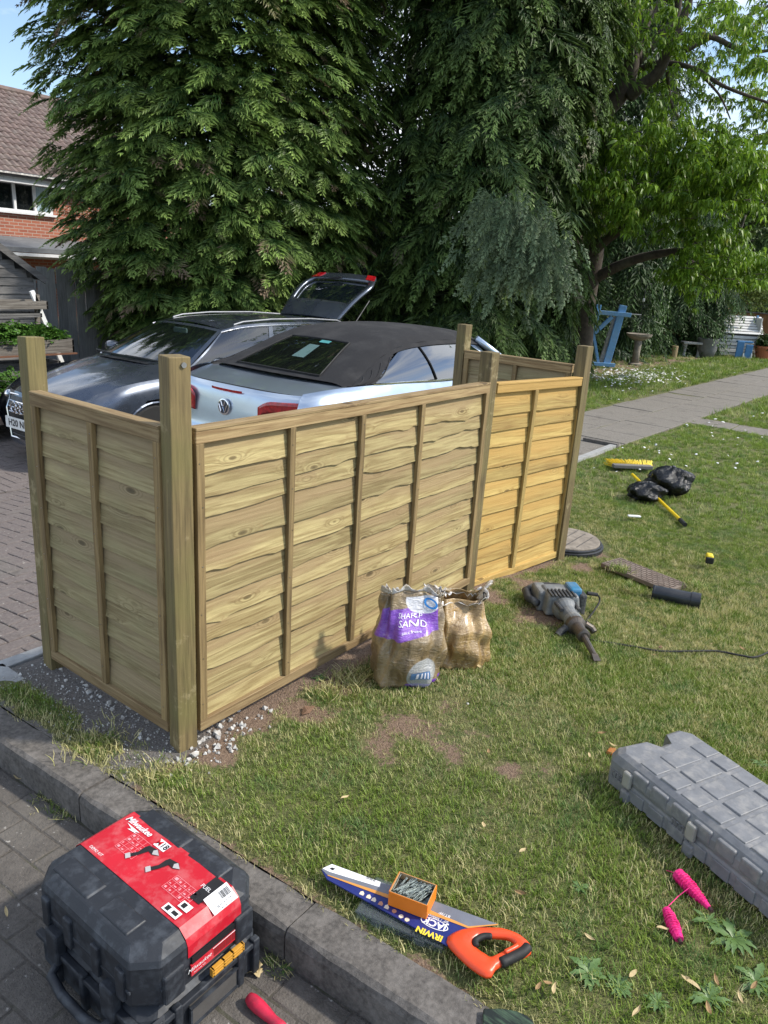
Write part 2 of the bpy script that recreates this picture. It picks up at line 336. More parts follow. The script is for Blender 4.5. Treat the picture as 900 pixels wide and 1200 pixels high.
def paver_mesh(mat, l, w_, k):
    b = MB(); r_ = random.Random(k); e = .004; n = 5
    out = []
    for i in range(n): out.append((-l / 2 + l * i / n + r_.uniform(-1, 1) * .002, -w_ / 2 + r_.uniform(0, 1) * .003))
    for i in range(2): out.append((l / 2 - r_.uniform(0, 1) * .003, -w_ / 2 + w_ * i / 2))
    for i in range(n): out.append((l / 2 - l * i / n, w_ / 2 - r_.uniform(0, 1) * .003))
    for i in range(2): out.append((-l / 2 + r_.uniform(0, 1) * .003, w_ / 2 - w_ * i / 2))
    k_ = len(out); vs = [(x, y, -.012) for x, y in out] + [(x, y, -.003) for x, y in out] + [(x * (1 - 2 * e / l), y * (1 - 2 * e / w_), r_.uniform(-.0006, .0006)) for x, y in out]
    fs = [(i, (i + 1) % k_, (i + 1) % k_ + k_, i + k_) for i in range(k_)] + [(i + k_, (i + 1) % k_ + k_, (i + 1) % k_ + 2 * k_, i + 2 * k_) for i in range(k_)] + [tuple(range(2 * k_, 3 * k_))]
    b.add(vs, fs); return b.mesh('block_paver', mat)
def lay(parent, mat, cells, limit):
    meshes = [paver_mesh(mat, .1985, .0985, k) for k in range(6)]
    sc = []
    for x, y, z, a in cells:
        v = CVM @ (Vector((x, y, z)) - CAM); px, py = (450 + F_PX * v.x / v.z, 600 + F_PX * v.y / v.z) if v.z > .2 else (-999, 0)
        vis = -15 < px < 915 and -15 < py < 1215; sc.append((v.length if vis else 1e3 + v.length, x, y, z, a))
    sc.sort(); rest = MB()
    for i, (d, x, y, z, a) in enumerate(sc):
        dz = random.uniform(-.0015, .0015); tl = -.0997 if (mat is M_paver_d and 1.0 < y < 4.5) else 0.0
        eu = (Matrix.Rotation(tl + random.gauss(0, .005), 3, 'X') @ Matrix.Rotation(random.gauss(0, .005), 3, 'Y') @ Matrix.Rotation(a + (PI if i % 2 else 0), 3, 'Z')).to_euler()
        if d < 900 and i < limit:
            o = bpy.data.objects.new('block_paver', meshes[i % 6]); o.location = (x, y, z + dz); o.rotation_euler = eu; link(o, parent)
        else:
            rest.at((x, y, z + dz), eu).box((0, 0, -.006), (.196, .096, .012), (.98, .96))
    if rest.v: rest.build('paver_field', mat, parent)['kind'] = 'stuff'
cells = []; ka = math.atan2(1, -.066)
kd = Vector((math.cos(ka), math.sin(ka), 0)); kn = Vector((-kd.y, kd.x, 0))
for r_ in range(0, 26):
    for c in range(-12, 14):
        p = Vector((kerb_back(0) - .125 - .055, 0, 0)) + kn * (r_ * .101) + kd * ((c + .5 * (r_ % 2)) * .201)
        if p.y < .9 and p.y > -2.2: cells.append((p.x, p.y, -.116, ka))
lay(road, M_paver_r, cells, 290)
cells = []
for i in range(-14, 66):                      # herringbone at 90 degrees
    for j in range(0, 60):
        x, y = -1.4 + i * .101, 1.06 + j * .101; k = (i - j) % 4
        if k == 0: c = (x, y, 0)
        elif k == 3: c = (x - .0505, y + .0505, PI / 2)
        else: continue
        if c[0] < 6.5: cells.append((c[0], c[1], drive_z(c[1]), c[2]))
lay(drive, M_paver_d, cells, 290)
# kerb stones
kerb = empty('kerb'); kerb['kind'] = 'structure'
for k in range(-7, 1):
    y0 = .05 + .905 * k; b = MB(); rr = random.Random(k); dz = rr.uniform(-.003, .003); l = .901
    prof = [(0, -.2), (-.125, -.2), (-.128, -.03), (-.122, -.010), (-.108, -.001), (0, 0)]
    N = 18; vs = []
    for i in range(N + 1):
        s_ = i / N; e = .003 * (1 if i in (0, N) else 0)
        for q, (a, z) in enumerate(prof):
            ch = rr.uniform(-.0022, .0022) if q >= 2 else 0; x = a + (e if q in (1, 2, 3) else 0)
            vs.append(Vector((kerb_back(y0) + x + ch, 0, 0)) + kd * (l * s_) + Vector((0, y0, z - (e if q > 2 else 0) + dz + ch)))
    n = len(prof); fs = [(i * n + j, i * n + (j + 1) % n, (i + 1) * n + (j + 1) % n, (i + 1) * n + j) for i in range(N) for j in range(n)] + [tuple(range(n)), tuple(range(N * n, (N + 1) * n))[::-1]]
    b.add(vs, fs); b.build('kerb_stone', M_conc, kerb, smooth=False)
# two pale edging slabs by the left post
edge = empty('edging_slabs'); edge['kind'] = 'structure'
for q in ([(-14, 781), (53, 757), (56, 765), (6, 784)], [(-40, 790), (4, 779), (30, 797), (-30, 828)]):
    c = [gp(a, b_, -.005) for a, b_ in q]; b = MB(); b.prism([(p.x, p.y) for p in c], -.05, .004); b.build('slab', M_conc_l, edge, bevel=.004)
# flagged path
path = tag(MB().grid(lambda a, b: (4.4 + 30 * a, (path_lo(4.4 + 30 * a) - .01) * (1 - b) + (path_hi(4.4 + 30 * a) + .01) * b, -.002), 40, 1).build('path', M_joint), kind='structure')
M_flag = paver_mat('worn path flag', (.145, .130, .112), (.25, .228, .195), (.40, .38, .34))
rr = random.Random(3)
for c in range(2):
    x = 4.45 + .2 * c
    while x < 32:
        l = rr.choice([.6, .6, .9, .6]); y0 = path_lo(x) + c * .625; b = MB()
        b.box((l / 2, .305, -.02), (l - .014, .608, .04)); f = b.build('paving_slab', M_flag, path, bevel=.004, seg=1)
        f.location = (x, y0, .012 + rr.uniform(-.003, .003)); f.rotation_euler = (rr.gauss(0, .003), rr.gauss(0, .003), -.032 + rr.gauss(0, .004)); x += l
spur = tag(MB().box((9.3, -1.2, -.012), (.58, 4.2, .02)).build('side_path', M_joint), kind='structure')
for k in range(7):
    b = MB(); b.box((0, 0, -.02), (.53, .585, .04)); f = b.build('paving_slab', M_flag, spur, bevel=.004, seg=1); f.location = (9.30 - .01 * k, .50 - k * .6, .008 + rr.uniform(-.003, .003)); f.rotation_euler.z = rr.gauss(0, .01)
# soil notch edging next to the path end
b = MB(); b.box((6.62, 1.02, .0), (.06, .40, .09)); b.build('path_edging', M_conc)['kind'] = 'structure'
b = MB(); b.box((5.55, .86, .0), (2.1, .07, .07)); b.build('lawn_edging', M_conc_l)['kind'] = 'structure'
b = MB(); b.box((5.6, 1.12, -.02), (2.1, .44, .05)); o = b.build('bare_soil', plain('dark bed soil', (.075, .048, .033), .95, var=.4, scale=30, bump=.9, dirt=(.2, .14, .09))); o['kind'] = 'structure'

# ------------------------------------------------------------------ the fence
def post(x, y, rz, h, label, z0=-.12, lean=(0, 0)):
    b = MB(); s = .0375; N = 10; rr = random.Random(int(x * 100 + y * 10))
    vs = []
    for i in range(N + 1):
        z = z0 + (h - z0) * i / N; 
        for a, c in ((-s, -s), (s, -s), (s, s), (-s, s)): vs.append((a + rr.uniform(-.0008, .0008), c + rr.uniform(-.0008, .0008), z))
    b.add(vs, [(i * 4 + j, i * 4 + (j + 1) % 4, (i + 1) * 4 + (j + 1) % 4, (i + 1) * 4 + j) for i in range(N) for j in range(4)] + [(3, 2, 1, 0), tuple(range(N * 4, N * 4 + 4))])
    o = b.build('fence_post', M_post, bevel=.0035); o.location = (x, y, 0); o.rotation_euler = (lean[0], lean[1], rz)
    return tag(o, label, 'fence post', 'posts of the fence enclosure')
post(.0, .868, R(-4), 1.40, 'leftmost square fence post, by the pale edging slabs', lean=(R(-3.0), R(1.6)))
pB = post(.0, .0, R(-12), 1.435, 'nearest square fence post at the corner over white rubble')
post(2.015, .0, R(-3), 1.355, 'square fence post between the dull long panel and the golden panel', lean=(0, R(.3)))
post(3.00, -.125, R(-8), 1.36, 'square fence post at the far end of the golden panel', lean=(R(-.6), R(.4)))
post(3.07, .80, R(-6), 1.405, 'square fence post furthest back, in front of the convertible window')
b = MB(); b.tube([(.012, -.036, 1.410), (.012, -.043, 1.410)], .009, 10); b.build('bolt_head', M_steel, pB)
def board_mesh(L, h, amp, seed, mat, over=.022):
    rr = random.Random(seed); N = max(10, int(L * 26)); vs = []; ph = [rr.uniform(0, 6.3) for _ in range(6)]; dips = [(rr.uniform(0, L), rr.uniform(-1, 1.3) * amp * 1.4, rr.uniform(.02, .05)) for _ in range(max(1, int(L * 3)))]
    for i in range(N + 1):
        x = L * i / N; e = amp * (.5 * math.sin(2.6 * x + ph[0]) + .35 * math.sin(6.1 * x + ph[1]) + .2 * math.sin(15 * x + ph[2]) + rr.uniform(-.12, .12))
        for a, d, wd in dips: e += d * math.exp(-((x - a) / wd) ** 2)
        y = .0022 * math.sin(3.1 * x + ph[3]) + .0012 * math.sin(9 * x + ph[4])
        vs += [(x, -.0035 + y * .4, h + over), (x, -.0160 + y, -e), (x, -.0085 + y, -e), (x, .0025 + y * .4, h + over)]
    fs = [(i * 4 + j, (i + 1) * 4 + j, (i + 1) * 4 + (j + 1) % 4, i * 4 + (j + 1) % 4) for i in range(N) for j in range(4)] + [(0, 1, 2, 3), tuple(range(N * 4, N * 4 + 4))[::-1]]
    b = MB(); b.add(vs, fs); return b.mesh('board', mat)
def panel(loc, ang, L, bats, n, amp, mats, label, z0=.05, z1=1.190, seed=0, pitch=0, stiles=(1, 1)):
    bm, fm, fz = mats; t = empty('lap_fence', loc, label=label, cat='fence panel', group='panels of the fence enclosure', rot=(0, pitch, ang))
    rail = .043
    for z in (z0, z1 - rail):
        b = MB(); N = 8; b.box((L / 2, -.012, z + rail / 2), (L, .042, rail)); o = b.build('rail', fm, t, bevel=.002, seg=1)
    b = MB(); b.box((L / 2, -.010, z1 + .006), (L, .050, .012)); b.build('capping', fm, t, bevel=.002, seg=1)
    hh = z1 - z0 - 2 * rail; rr = random.Random(seed); ws = [rr.uniform(.80, 1.2) for _ in range(n)]; s = sum(ws); z = z0 + rail
    for k in range(n):
        h = hh * ws[k] / s; o = bpy.data.objects.new('board', board_mesh(L - .004, h + (.012 if k == n - 1 else 0), 0 if k == 0 else amp, seed * 50 + k, bm, .0 if k == n - 1 else .022))
        o.location = (.002, -.001 - .0002 * k, z - (.004 if k == 0 else 0)); link(o, t); z += h
    for i, x in enumerate([.018] * stiles[0] + list(bats) + [L - .018] * stiles[1]):
        wd = .030 if (0 < i < len(bats) + 1) else .034; b = MB(); rr = random.Random(seed + i)
        N = 8; vs = []
        for q in range(N + 1):
            zz = z0 + rail + hh * q / N; dx = rr.uniform(-.001, .001)
            vs += [(x - wd / 2 + dx, -.034, zz), (x + wd / 2 + dx, -.034, zz), (x + wd / 2 + dx, -.0145, zz), (x - wd / 2 + dx, -.0145, zz)]
        b.add(vs, [(q * 4 + j, q * 4 + (j + 1) % 4, (q + 1) * 4 + (j + 1) % 4, (q + 1) * 4 + j) for q in range(N) for j in range(4)] + [(3, 2, 1, 0), tuple(range(N * 4, N * 4 + 4))])
        o = b.build('batten', fz, t, bevel=.0015, seg=1)
        b = MB()
        for q in range(6): b.at((x + rr.uniform(-.006, .006), -.0345, z0 + .1 + q * .19 + rr.uniform(-.02, .02)), (PI / 2, 0, 0)).lathe([(.0022, -.001), (.0022, .001)], 8)
        b.build('nails', M_steel, o)['kind'] = 'stuff'
    return t
treated = (M_treated_y, M_frame, M_frame_z)
panel((.05, -.004, 0), 0, 1.945, (.46, .885, 1.33), 11, .0105, treated, 'long weathered olive brown lap panel behind the sand bags, widest of the fence', seed=1)
panel((-.004, .835, 0), -PI / 2, .793, (.395,), 11, .005, (M_treated, M_frame, M_frame_z), 'short grey brown lap panel facing the kerb and tool cases', seed=2, z0=.055, z1=1.195)
dx, dy = 2.985 - 2.075, -.105 - .012
panel((2.076, .006, -.008), math.atan2(dy, dx), math.hypot(dx, dy), (.39,), 11, .0028, (M_golden, M_golden, M_golden_z), 'bright golden lap panel at the far end by the round manhole', z0=-.0, z1=1.185, seed=3, pitch=R(1.0), stiles=(0, 1))
panel((3.06, .758, 0), R(-91.5), .80, (.40,), 11, .004, (M_treated, M_frame, M_frame_z), 'back lap panel of the enclosure, only its top inside edge showing', z0=.06, z1=1.225, seed=4)
# rubble round the corner post
M_rubble = plain('broken concrete', (.50, .49, .46), .95, var=.35, scale=22, bump=.8, dirt=(.25, .19, .14), dirt_amt=.6, dscale=25)
def stone(b, p, s, rr):
    b.at(p, (rr.uniform(0, 6), rr.uniform(0, 6), rr.uniform(0, 6))); b.add([(s * v[0] * rr.uniform(.65, 1.15), s * v[1] * rr.uniform(.65, 1.15), s * v[2] * rr.uniform(.6, 1.1)) for v in ((1, 0, 0), (-1, 0, 0), (0, 1, 0), (0, -1, 0), (0, 0, 1), (0, 0, -1), (.6, .6, .5), (-.6, .5, -.5))],
        [(0, 6, 4), (6, 2, 4), (2, 1, 4), (1, 3, 4), (3, 0, 4), (0, 2, 6), (2, 0, 5), (1, 2, 7), (2, 5, 7), (5, 1, 7), (3, 1, 5), (0, 3, 5)])
b = MB(); rr = random.Random(5)
for i in range(190):
    if i % 3: x, y = rr.gauss(.10, .11), rr.gauss(-.07, .05)
    else: x, y = rr.gauss(-.03, .04), rr.uniform(-.1, .95)
    s = min(.02, abs(rr.gauss(0, .006)) + .003); stone(b, (x, y, s * .3 + lawn_z(x, y)), s, rr)
for i in range(500):
    x, y = rr.uniform(-.26, .0), rr.uniform(0, .95); s = rr.uniform(.0015, .005); stone(b, (x, y, s * .4 + lawn_z(x, y)), s, rr)
b.build('rubble', M_rubble)['kind'] = 'stuff'
for px, py, s, lab in ((229, 887, .020, 'white stone in front of the corner post'), (317, 835, .014, 'pale stone lying by the panel foot on the grass'), (257, 853, .016, 'white stone beside the corner post, largest of the pile on its right'), (548, 826, .008, 'small white stone on the grass in front of the bags'), (285, 862, .013, 'pale stone at the right end of the rubble pile')):
    q = gp(px, py); b = MB(); stone(b, (0, 0, 0), s, rr); o = b.build('stone', M_rubble); o.location = (q.x, q.y, s * .5); tag(o, lab, 'stone', 'loose stones round the fence')

# ------------------------------------------------------------------ leaves, fronds and grass merged with numpy
def yp(px, py, y): d = ray(px, py); t = (y - CAM.y) / d.y; return CAM + d * t
def tri_mesh(name, V, F, mat, attrs, parent=None, kind=None):
    me = bpy.data.meshes.new(name); n = len(V); k = len(F)
    me.vertices.add(n); me.vertices.foreach_set('co', V.astype(np.float32).ravel())
    me.loops.add(k * 3); me.loops.foreach_set('vertex_index', F.astype(np.int32).ravel())
    me.polygons.add(k); me.polygons.foreach_set('loop_start', np.arange(0, k * 3, 3, dtype=np.int32)); me.polygons.foreach_set('loop_total', np.full(k, 3, np.int32))
    for nm, a in attrs.items(): me.attributes.new(nm, 'FLOAT', 'POINT').data.foreach_set('value', a.astype(np.float32))
    me.materials.append(mat); me.update(calc_edges=True); o = bpy.data.objects.new(name, me); link(o, parent)
    if kind: o['kind'] = kind
    return o
def merge(temps, P, M3, S, var, extra):       # temps: [(V, F, tip)], one copy per row of P
    Vs, Fs, At = [], [], {k: [] for k in list(extra) + ['tip']}; off = 0
    for q, (V, F, tip) in enumerate(temps):
        s = np.where(var == q)[0]
        if not len(s): continue
        W = np.einsum('nij,vj->nvi', M3[s], V) * S[s][:, None, None] + P[s][:, None, :]
        k = len(V); Vs.append(W.reshape(-1, 3)); Fs.append((F[None] + (off + np.arange(len(s)) * k)[:, None, None]).reshape(-1, 3)); off += k * len(s)
        At['tip'].append(np.tile(tip, len(s)))
        for nm, a in extra.items(): At[nm].append(np.repeat(a[s], k))
    return np.concatenate(Vs), np.concatenate(Fs), {k: np.concatenate(a) for k, a in At.items()}
def frames(D, U):
    D = D / np.linalg.norm(D, axis=1)[:, None]; Y = np.cross(U, D); Y /= np.linalg.norm(Y, axis=1)[:, None] + 1e-9; Z = np.cross(D, Y)
    return np.stack([D, Y, Z], -1)
def frond(seed, nb=10, leaf=3, droop=.35, width=.34):
    r = random.Random(seed); V = []; F = []; T = []
    def z(x): return -droop * x * x
    def tri(a, b, c, t):
        i = len(V); V.extend([a, b, c]); F.append((i, i + 1, i + 2)); T.extend(t)
    tri((0, -.008, 0), (0, .008, 0), (1, 0, z(1)), (0, 0, 1))
    for k in range(nb):
        for s in (-1, 1):
            x = min(.97, max(.05, .10 + .86 * k / (nb - 1) + r.uniform(-.045, .045)))
            l = width * (1 - .75 * x) * r.uniform(.5, 1.3) * (.55 + .9 * min(x * 3, .5)); a = R(r.uniform(24, 58)); dx, dy = math.cos(a), s * math.sin(a)
            zz = z(x) + r.uniform(-.02, .02); dz = -.28 * l - r.uniform(0, .05)
            p = lambda u, w: (x + dx * l * u - dy * w, dy * l * u + dx * w, zz + dz * u * u)
            tri(p(0, 0), p(.5, .030), p(1, 0), (x * .6, x * .6 + .2, x * .6 + .4)); tri(p(0, 0), p(1, 0), p(.5, -.030), (x * .6, x * .6 + .4, x * .6 + .2))
            for q in range(leaf - 2): 
                u = .35 + .3 * q; sg = 1 if q % 2 else -1
                tri(p(u - .1, 0), p(u + .1, 0), p(u + .28, sg * .075), (x * .6, x * .6, x * .6 + .35))
                tri(p(u, 0), p(u + .15, 0), p(u + .40, -sg * .06), (x * .6, x * .6, x * .6 + .35))
    return np.array(V, float), np.array(F), np.clip(np.array(T, float), 0, 1)
def leaf_mat(name, dark, light, alt=None, altp=.8, trans=.25, rough=.5):
    m = NT(name); rn = m.attr('rnd'); tp = m.attr('tip')
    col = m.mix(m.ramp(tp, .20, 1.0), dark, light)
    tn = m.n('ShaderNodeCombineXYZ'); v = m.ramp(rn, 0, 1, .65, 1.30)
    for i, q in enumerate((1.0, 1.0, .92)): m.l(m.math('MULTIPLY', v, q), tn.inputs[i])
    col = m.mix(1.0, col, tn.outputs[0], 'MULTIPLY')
    if alt: col = m.mix(m.math('MULTIPLY', m.ramp(rn, altp, altp + .02), m.ramp(tp, .25, .6)), col, alt)
    m.fin(col, rough); m.b.inputs['Specular IOR Level'].default_value = .35
    if trans:
        t = m.n('ShaderNodeBsdfTranslucent'); m.l(col, t.inputs[0]); s = m.n('ShaderNodeMixShader'); s.inputs[0].default_value = trans
        m.l(m.b.outputs[0], s.inputs[1]); m.l(t.outputs[0], s.inputs[2]); m.l(s.outputs[0], m.out.inputs[0])
    return m.mat
M_bark = plain('dark furrowed bark', (.060, .045, .035), .95, var=.5, scale=14, bump=1.0, dirt=(.11, .10, .07), dirt_amt=.5)
M_barkg = plain('grey bark', (.12, .10, .085), .95, var=.4, scale=14, bump=1.0)
FR = [frond(k, 12, 3, .34, .54) for k in range(5)]; FRL = [frond(60 + k, 7, 2, .5, .40) for k in range(4)]
FRD = [frond(20 + k, 11, 3, .55, .34) for k in range(4)]

def conifer(name, pos, prof, ztop, zlow, nlimb, per, size, mat, label, droop=.45, temps=FR, az=(0, 2 * PI), seed=1, trunk=.22, spread=.50, group='conifers behind the cars', twigs=True, sink=.25, flat=.28):
    rg = np.random.default_rng(seed); t = empty(name, pos, label=label, cat='tree', group=group)
    b = MB(); hh = ztop + 1.5; b.tube([(.06 * math.sin(q), .06 * math.cos(1.7 * q), -.3 + hh * q / 8) for q in range(9)], [trunk * (1 - .1 * q) for q in range(9)], 12); b.build('trunk', M_bark, t, smooth=True)
    P, D, U, S, RN = [], [], [], [], []; tw = MB()
    for i in range(nlimb):
        z = zlow + (ztop - zlow) * ((i + rg.random()) / nlimb) ; a = az[0] + (az[1] - az[0]) * ((i * .61803 + rg.random() * .12) % 1.0)
        Rl = prof(z, a) * rg.uniform(.74, 1.12); o = np.array([math.cos(a), math.sin(a), 0]); tn = np.array([-o[1], o[0], 0])
        rise = rg.uniform(-.02, .18); curl = rg.uniform(.6, 1.3) * droop
        pt = lambda u: o * (Rl * u) + tn * (.15 * Rl * math.sin(3 * u + i)) * .4 + np.array([0, 0, z + rise * Rl * u - curl * .30 * Rl * u ** 2.2])
        if twigs and i % 3 == 0: tw.tube([tuple(pt(u)) for u in (.1, .4, .7, .92)], [.035, .025, .014, .005], 4, cap=False)
        lat = rg.uniform(.7, 1.25); lr = rg.random()
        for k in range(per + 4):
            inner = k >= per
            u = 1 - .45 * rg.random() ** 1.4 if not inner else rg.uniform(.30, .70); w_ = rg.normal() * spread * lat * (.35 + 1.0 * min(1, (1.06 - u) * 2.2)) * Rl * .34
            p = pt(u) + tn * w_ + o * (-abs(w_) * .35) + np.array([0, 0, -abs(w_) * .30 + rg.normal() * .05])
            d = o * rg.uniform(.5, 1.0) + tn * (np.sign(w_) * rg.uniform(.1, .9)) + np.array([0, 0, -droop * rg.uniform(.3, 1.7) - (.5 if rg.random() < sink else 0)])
            P.append(p); D.append(d); U.append(np.array([0, 0, 1.]) + o * .6 + rg.normal(size=3) * flat); S.append(size * rg.uniform(.45, 1.4) * (.75 + .35 * u) * (1.9 if inner else 1)); RN.append(.12 if inner else .25 * lr + .75 * rg.random())  # inner sprays take a fixed darker tone, crown shade put into the colour
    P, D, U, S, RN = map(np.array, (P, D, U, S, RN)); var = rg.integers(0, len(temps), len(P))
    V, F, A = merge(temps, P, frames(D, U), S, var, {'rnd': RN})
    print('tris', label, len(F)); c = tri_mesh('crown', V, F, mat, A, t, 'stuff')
    if tw.v: tw.build('limbs', M_bark, t)['kind'] = 'stuff'
    return t
M_con1 = leaf_mat('conifer spray green', (.030, .078, .018), (.40, .56, .15), alt=(.25, .18, .12), altp=.84)
M_con2 = leaf_mat('conifer spray dark', (.022, .055, .016), (.20, .30, .08), alt=(.16, .15, .09), altp=.90)
M_con3 = leaf_mat('conifer spray silvery', (.05, .085, .04), (.32, .42, .26))
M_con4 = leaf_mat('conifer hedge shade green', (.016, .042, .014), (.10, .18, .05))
# big conifer behind the cars
def pr1(z, a):
    v = [(0.0, 1.3), (.8, 1.9), (1.5, 2.25), (2.3, 2.5), (3.2, 2.68), (5, 2.74), (7, 2.7), (9, 2.2), (12, .8)]
    for (z0, r0), (z1, r1) in zip(v, v[1:]):
        if z <= z1: return r0 + (r1 - r0) * max(0, (z - z0)) / (z1 - z0)
    return .6
c0 = dp(264, 330, 14.3); C1 = (c0.x, c0.y, -.3)
back = math.atan2(CAM.y - c0.y, CAM.x - c0.x)
conifer('conifer_tree', C1, pr1, 9.0, .35, 640, 17, .40, M_con1, 'huge bushy green conifer behind the cars, left of the darker drooping one', az=(back - 1.7, back + 1.7), seed=4, trunk=.30, droop=.20, spread=.46, sink=.05, flat=.16)
c0 = dp(562, 330, 14.4); C2 = (c0.x, c0.y, -.1)
def pr2(z, a): return max(.8, 2.05 - .05 * z) if z > 1.0 else 1.6 + .4 * z
conifer('conifer_tree', C2, pr2, 10.0, .0, 330, 17, .52, M_con2, 'dark drooping conifer in the middle, with a pale silvery bough low on its right', droop=.50, temps=FRD + FR[:2], az=(back - 1.7, back + 1.7), seed=9, trunk=.26, sink=.25, flat=.2)
# the silvery drooping bough belongs to it
tree2 = bpy.data.objects['conifer_tree.001']
rg = np.random.default_rng(5); P = []; D = []; S = []
for px, py, dd, n, rx, ry in ((612, 262, 11.6, 130, .62, .40), (585, 235, 11.7, 60, .35, .2), (640, 300, 11.7, 90, .30, .40), (590, 305, 11.8, 60, .38, .38), (490, 240, 11.0, 0, .4, .2)):
    c = dp(px, py, dd)
    for k in range(n):
        u = rg.normal(size=3) * .5; P.append([c.x + _rt.x * u[0] * rx - _fw.x * u[1] * .25 - C2[0], c.y + _rt.y * u[0] * rx - _fw.y * u[1] * .25 - C2[1], c.z + u[2] * ry - abs(u[0]) ** 2 * ry * .6 - C2[2]])
        D.append([_rt.x * u[0] * .9 - _fw.x * .5, _rt.y * u[0] * .9 - _fw.y * .5, -1.0 - rg.random() * .6]); S.append(rg.uniform(.28, .46))
P, D, S = map(np.array, (P, D, S)); V, F, A = merge(FRD, P, frames(D, np.tile([-_fw.x, -_fw.y, .4], (len(P), 1)) + rg.normal(size=(len(P), 3)) * .3), S, rg.integers(0, 4, len(P)), {'rnd': rg.random(len(P))})
o = tri_mesh('bough', V, F, M_con3, A, tree2, 'stuff'); o['label'] = 'pale silvery drooping bough'
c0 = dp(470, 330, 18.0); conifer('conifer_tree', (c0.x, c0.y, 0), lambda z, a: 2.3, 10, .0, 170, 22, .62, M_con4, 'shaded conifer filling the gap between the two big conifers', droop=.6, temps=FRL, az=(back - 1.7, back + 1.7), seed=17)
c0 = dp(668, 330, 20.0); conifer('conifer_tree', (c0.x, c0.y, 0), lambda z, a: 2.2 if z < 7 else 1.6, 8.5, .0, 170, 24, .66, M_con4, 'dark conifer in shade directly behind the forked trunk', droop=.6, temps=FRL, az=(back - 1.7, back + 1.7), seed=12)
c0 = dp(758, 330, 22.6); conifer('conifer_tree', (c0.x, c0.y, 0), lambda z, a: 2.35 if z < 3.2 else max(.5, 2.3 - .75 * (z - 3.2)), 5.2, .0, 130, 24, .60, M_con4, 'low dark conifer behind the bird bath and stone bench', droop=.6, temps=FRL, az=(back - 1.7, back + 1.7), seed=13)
c0 = dp(858, 300, 34); conifer('conifer_tree', (c0.x, c0.y, 0), lambda z, a: 1.5 if z < 3 else 1.9, 6.6, 2.2, 60, 20, .9, M_con2, 'far conifer with a bare lower trunk beyond the brown fence', droop=.6, temps=FRL, seed=15, trunk=.30)
M_tree4 = leaf_mat('far foliage', (.02, .04, .012), (.10, .17, .04))

# broadleaf tree with drooping leaf clusters
def leaf_cluster(seed, n=7, L=1.0, wd=.34, flat=False):
    r = random.Random(seed); V = []; F = []; T = []
    for k in range(n):
        a = 2 * PI * k / n + r.uniform(-.4, .4); dr = r.uniform(.5, 1.3) if not flat else r.uniform(.0, .5); l = L * r.uniform(.75, 1.15); w2 = wd * l * .5
        o = Vector((math.cos(a), math.sin(a), 0)); s = Vector((-o.y, o.x, 0)); b = Vector((r.uniform(-.1, .1), r.uniform(-.1, .1), r.uniform(-.15, .15))); i = len(V)
        mid = b + o * (.42 * l) + Vector((0, 0, -.25 * dr * l)); tip = b + o * (.80 * l) + Vector((0, 0, -.95 * dr * l))
        V += [tuple(b), tuple(mid + s * w2 + Vector((0, 0, .05))), tuple(mid - s * w2 + Vector((0, 0, .05))), tuple(tip), tuple(mid - Vector((0, 0, .02)))]
        F += [(i, i + 1, i + 4), (i, i + 4, i + 2), (i + 1, i + 3, i + 4), (i + 4, i + 3, i + 2)]; q = r.random(); T += [q * .5, q, q, q, q * .7]
    return np.array(V, float), np.array(F), np.array(T, float)
LC = [leaf_cluster(k, 6 + k % 3) for k in range(5)]; LF = [leaf_cluster(30 + k, 6, flat=True, wd=.6) for k in range(4)]
M_leaf = leaf_mat('bright broad leaves', (.085, .17, .014), (.30, .46, .05), alt=(.23, .25, .05), altp=.86, trans=.42, rough=.42)
TR = gp(680, 436); t = empty('broadleaf_tree', (TR.x, TR.y, 0), label='forked broadleaf tree with bright green leaves beside the blue frame', cat='tree')
def loc(px, py, d): return dp(px, py, d) - Vector((TR.x, TR.y, 0))
b = MB(); dT = (TR - CAM).dot(_fw)
b.tube(crv([loc(681, 440, dT), loc(683, 400, dT), loc(686, 360, dT), loc(692, 324, dT), loc(698, 290, dT), loc(700, 230, dT), loc(702, 170, dT), loc(708, 126, dT)], 24), [.215 - .0035 * k for k in range(25)], 12)
b.tube(crv([loc(678, 438, dT + .1), loc(677, 380, dT + .1), loc(676, 330, dT + .1), loc(677, 296, dT + .2), loc(676, 262, dT + .6), loc(672, 220, dT + 1.2)], 18), [.17 - .005 * k for k in range(19)], 10)
b.build('trunk', M_bark, t, smooth=True)
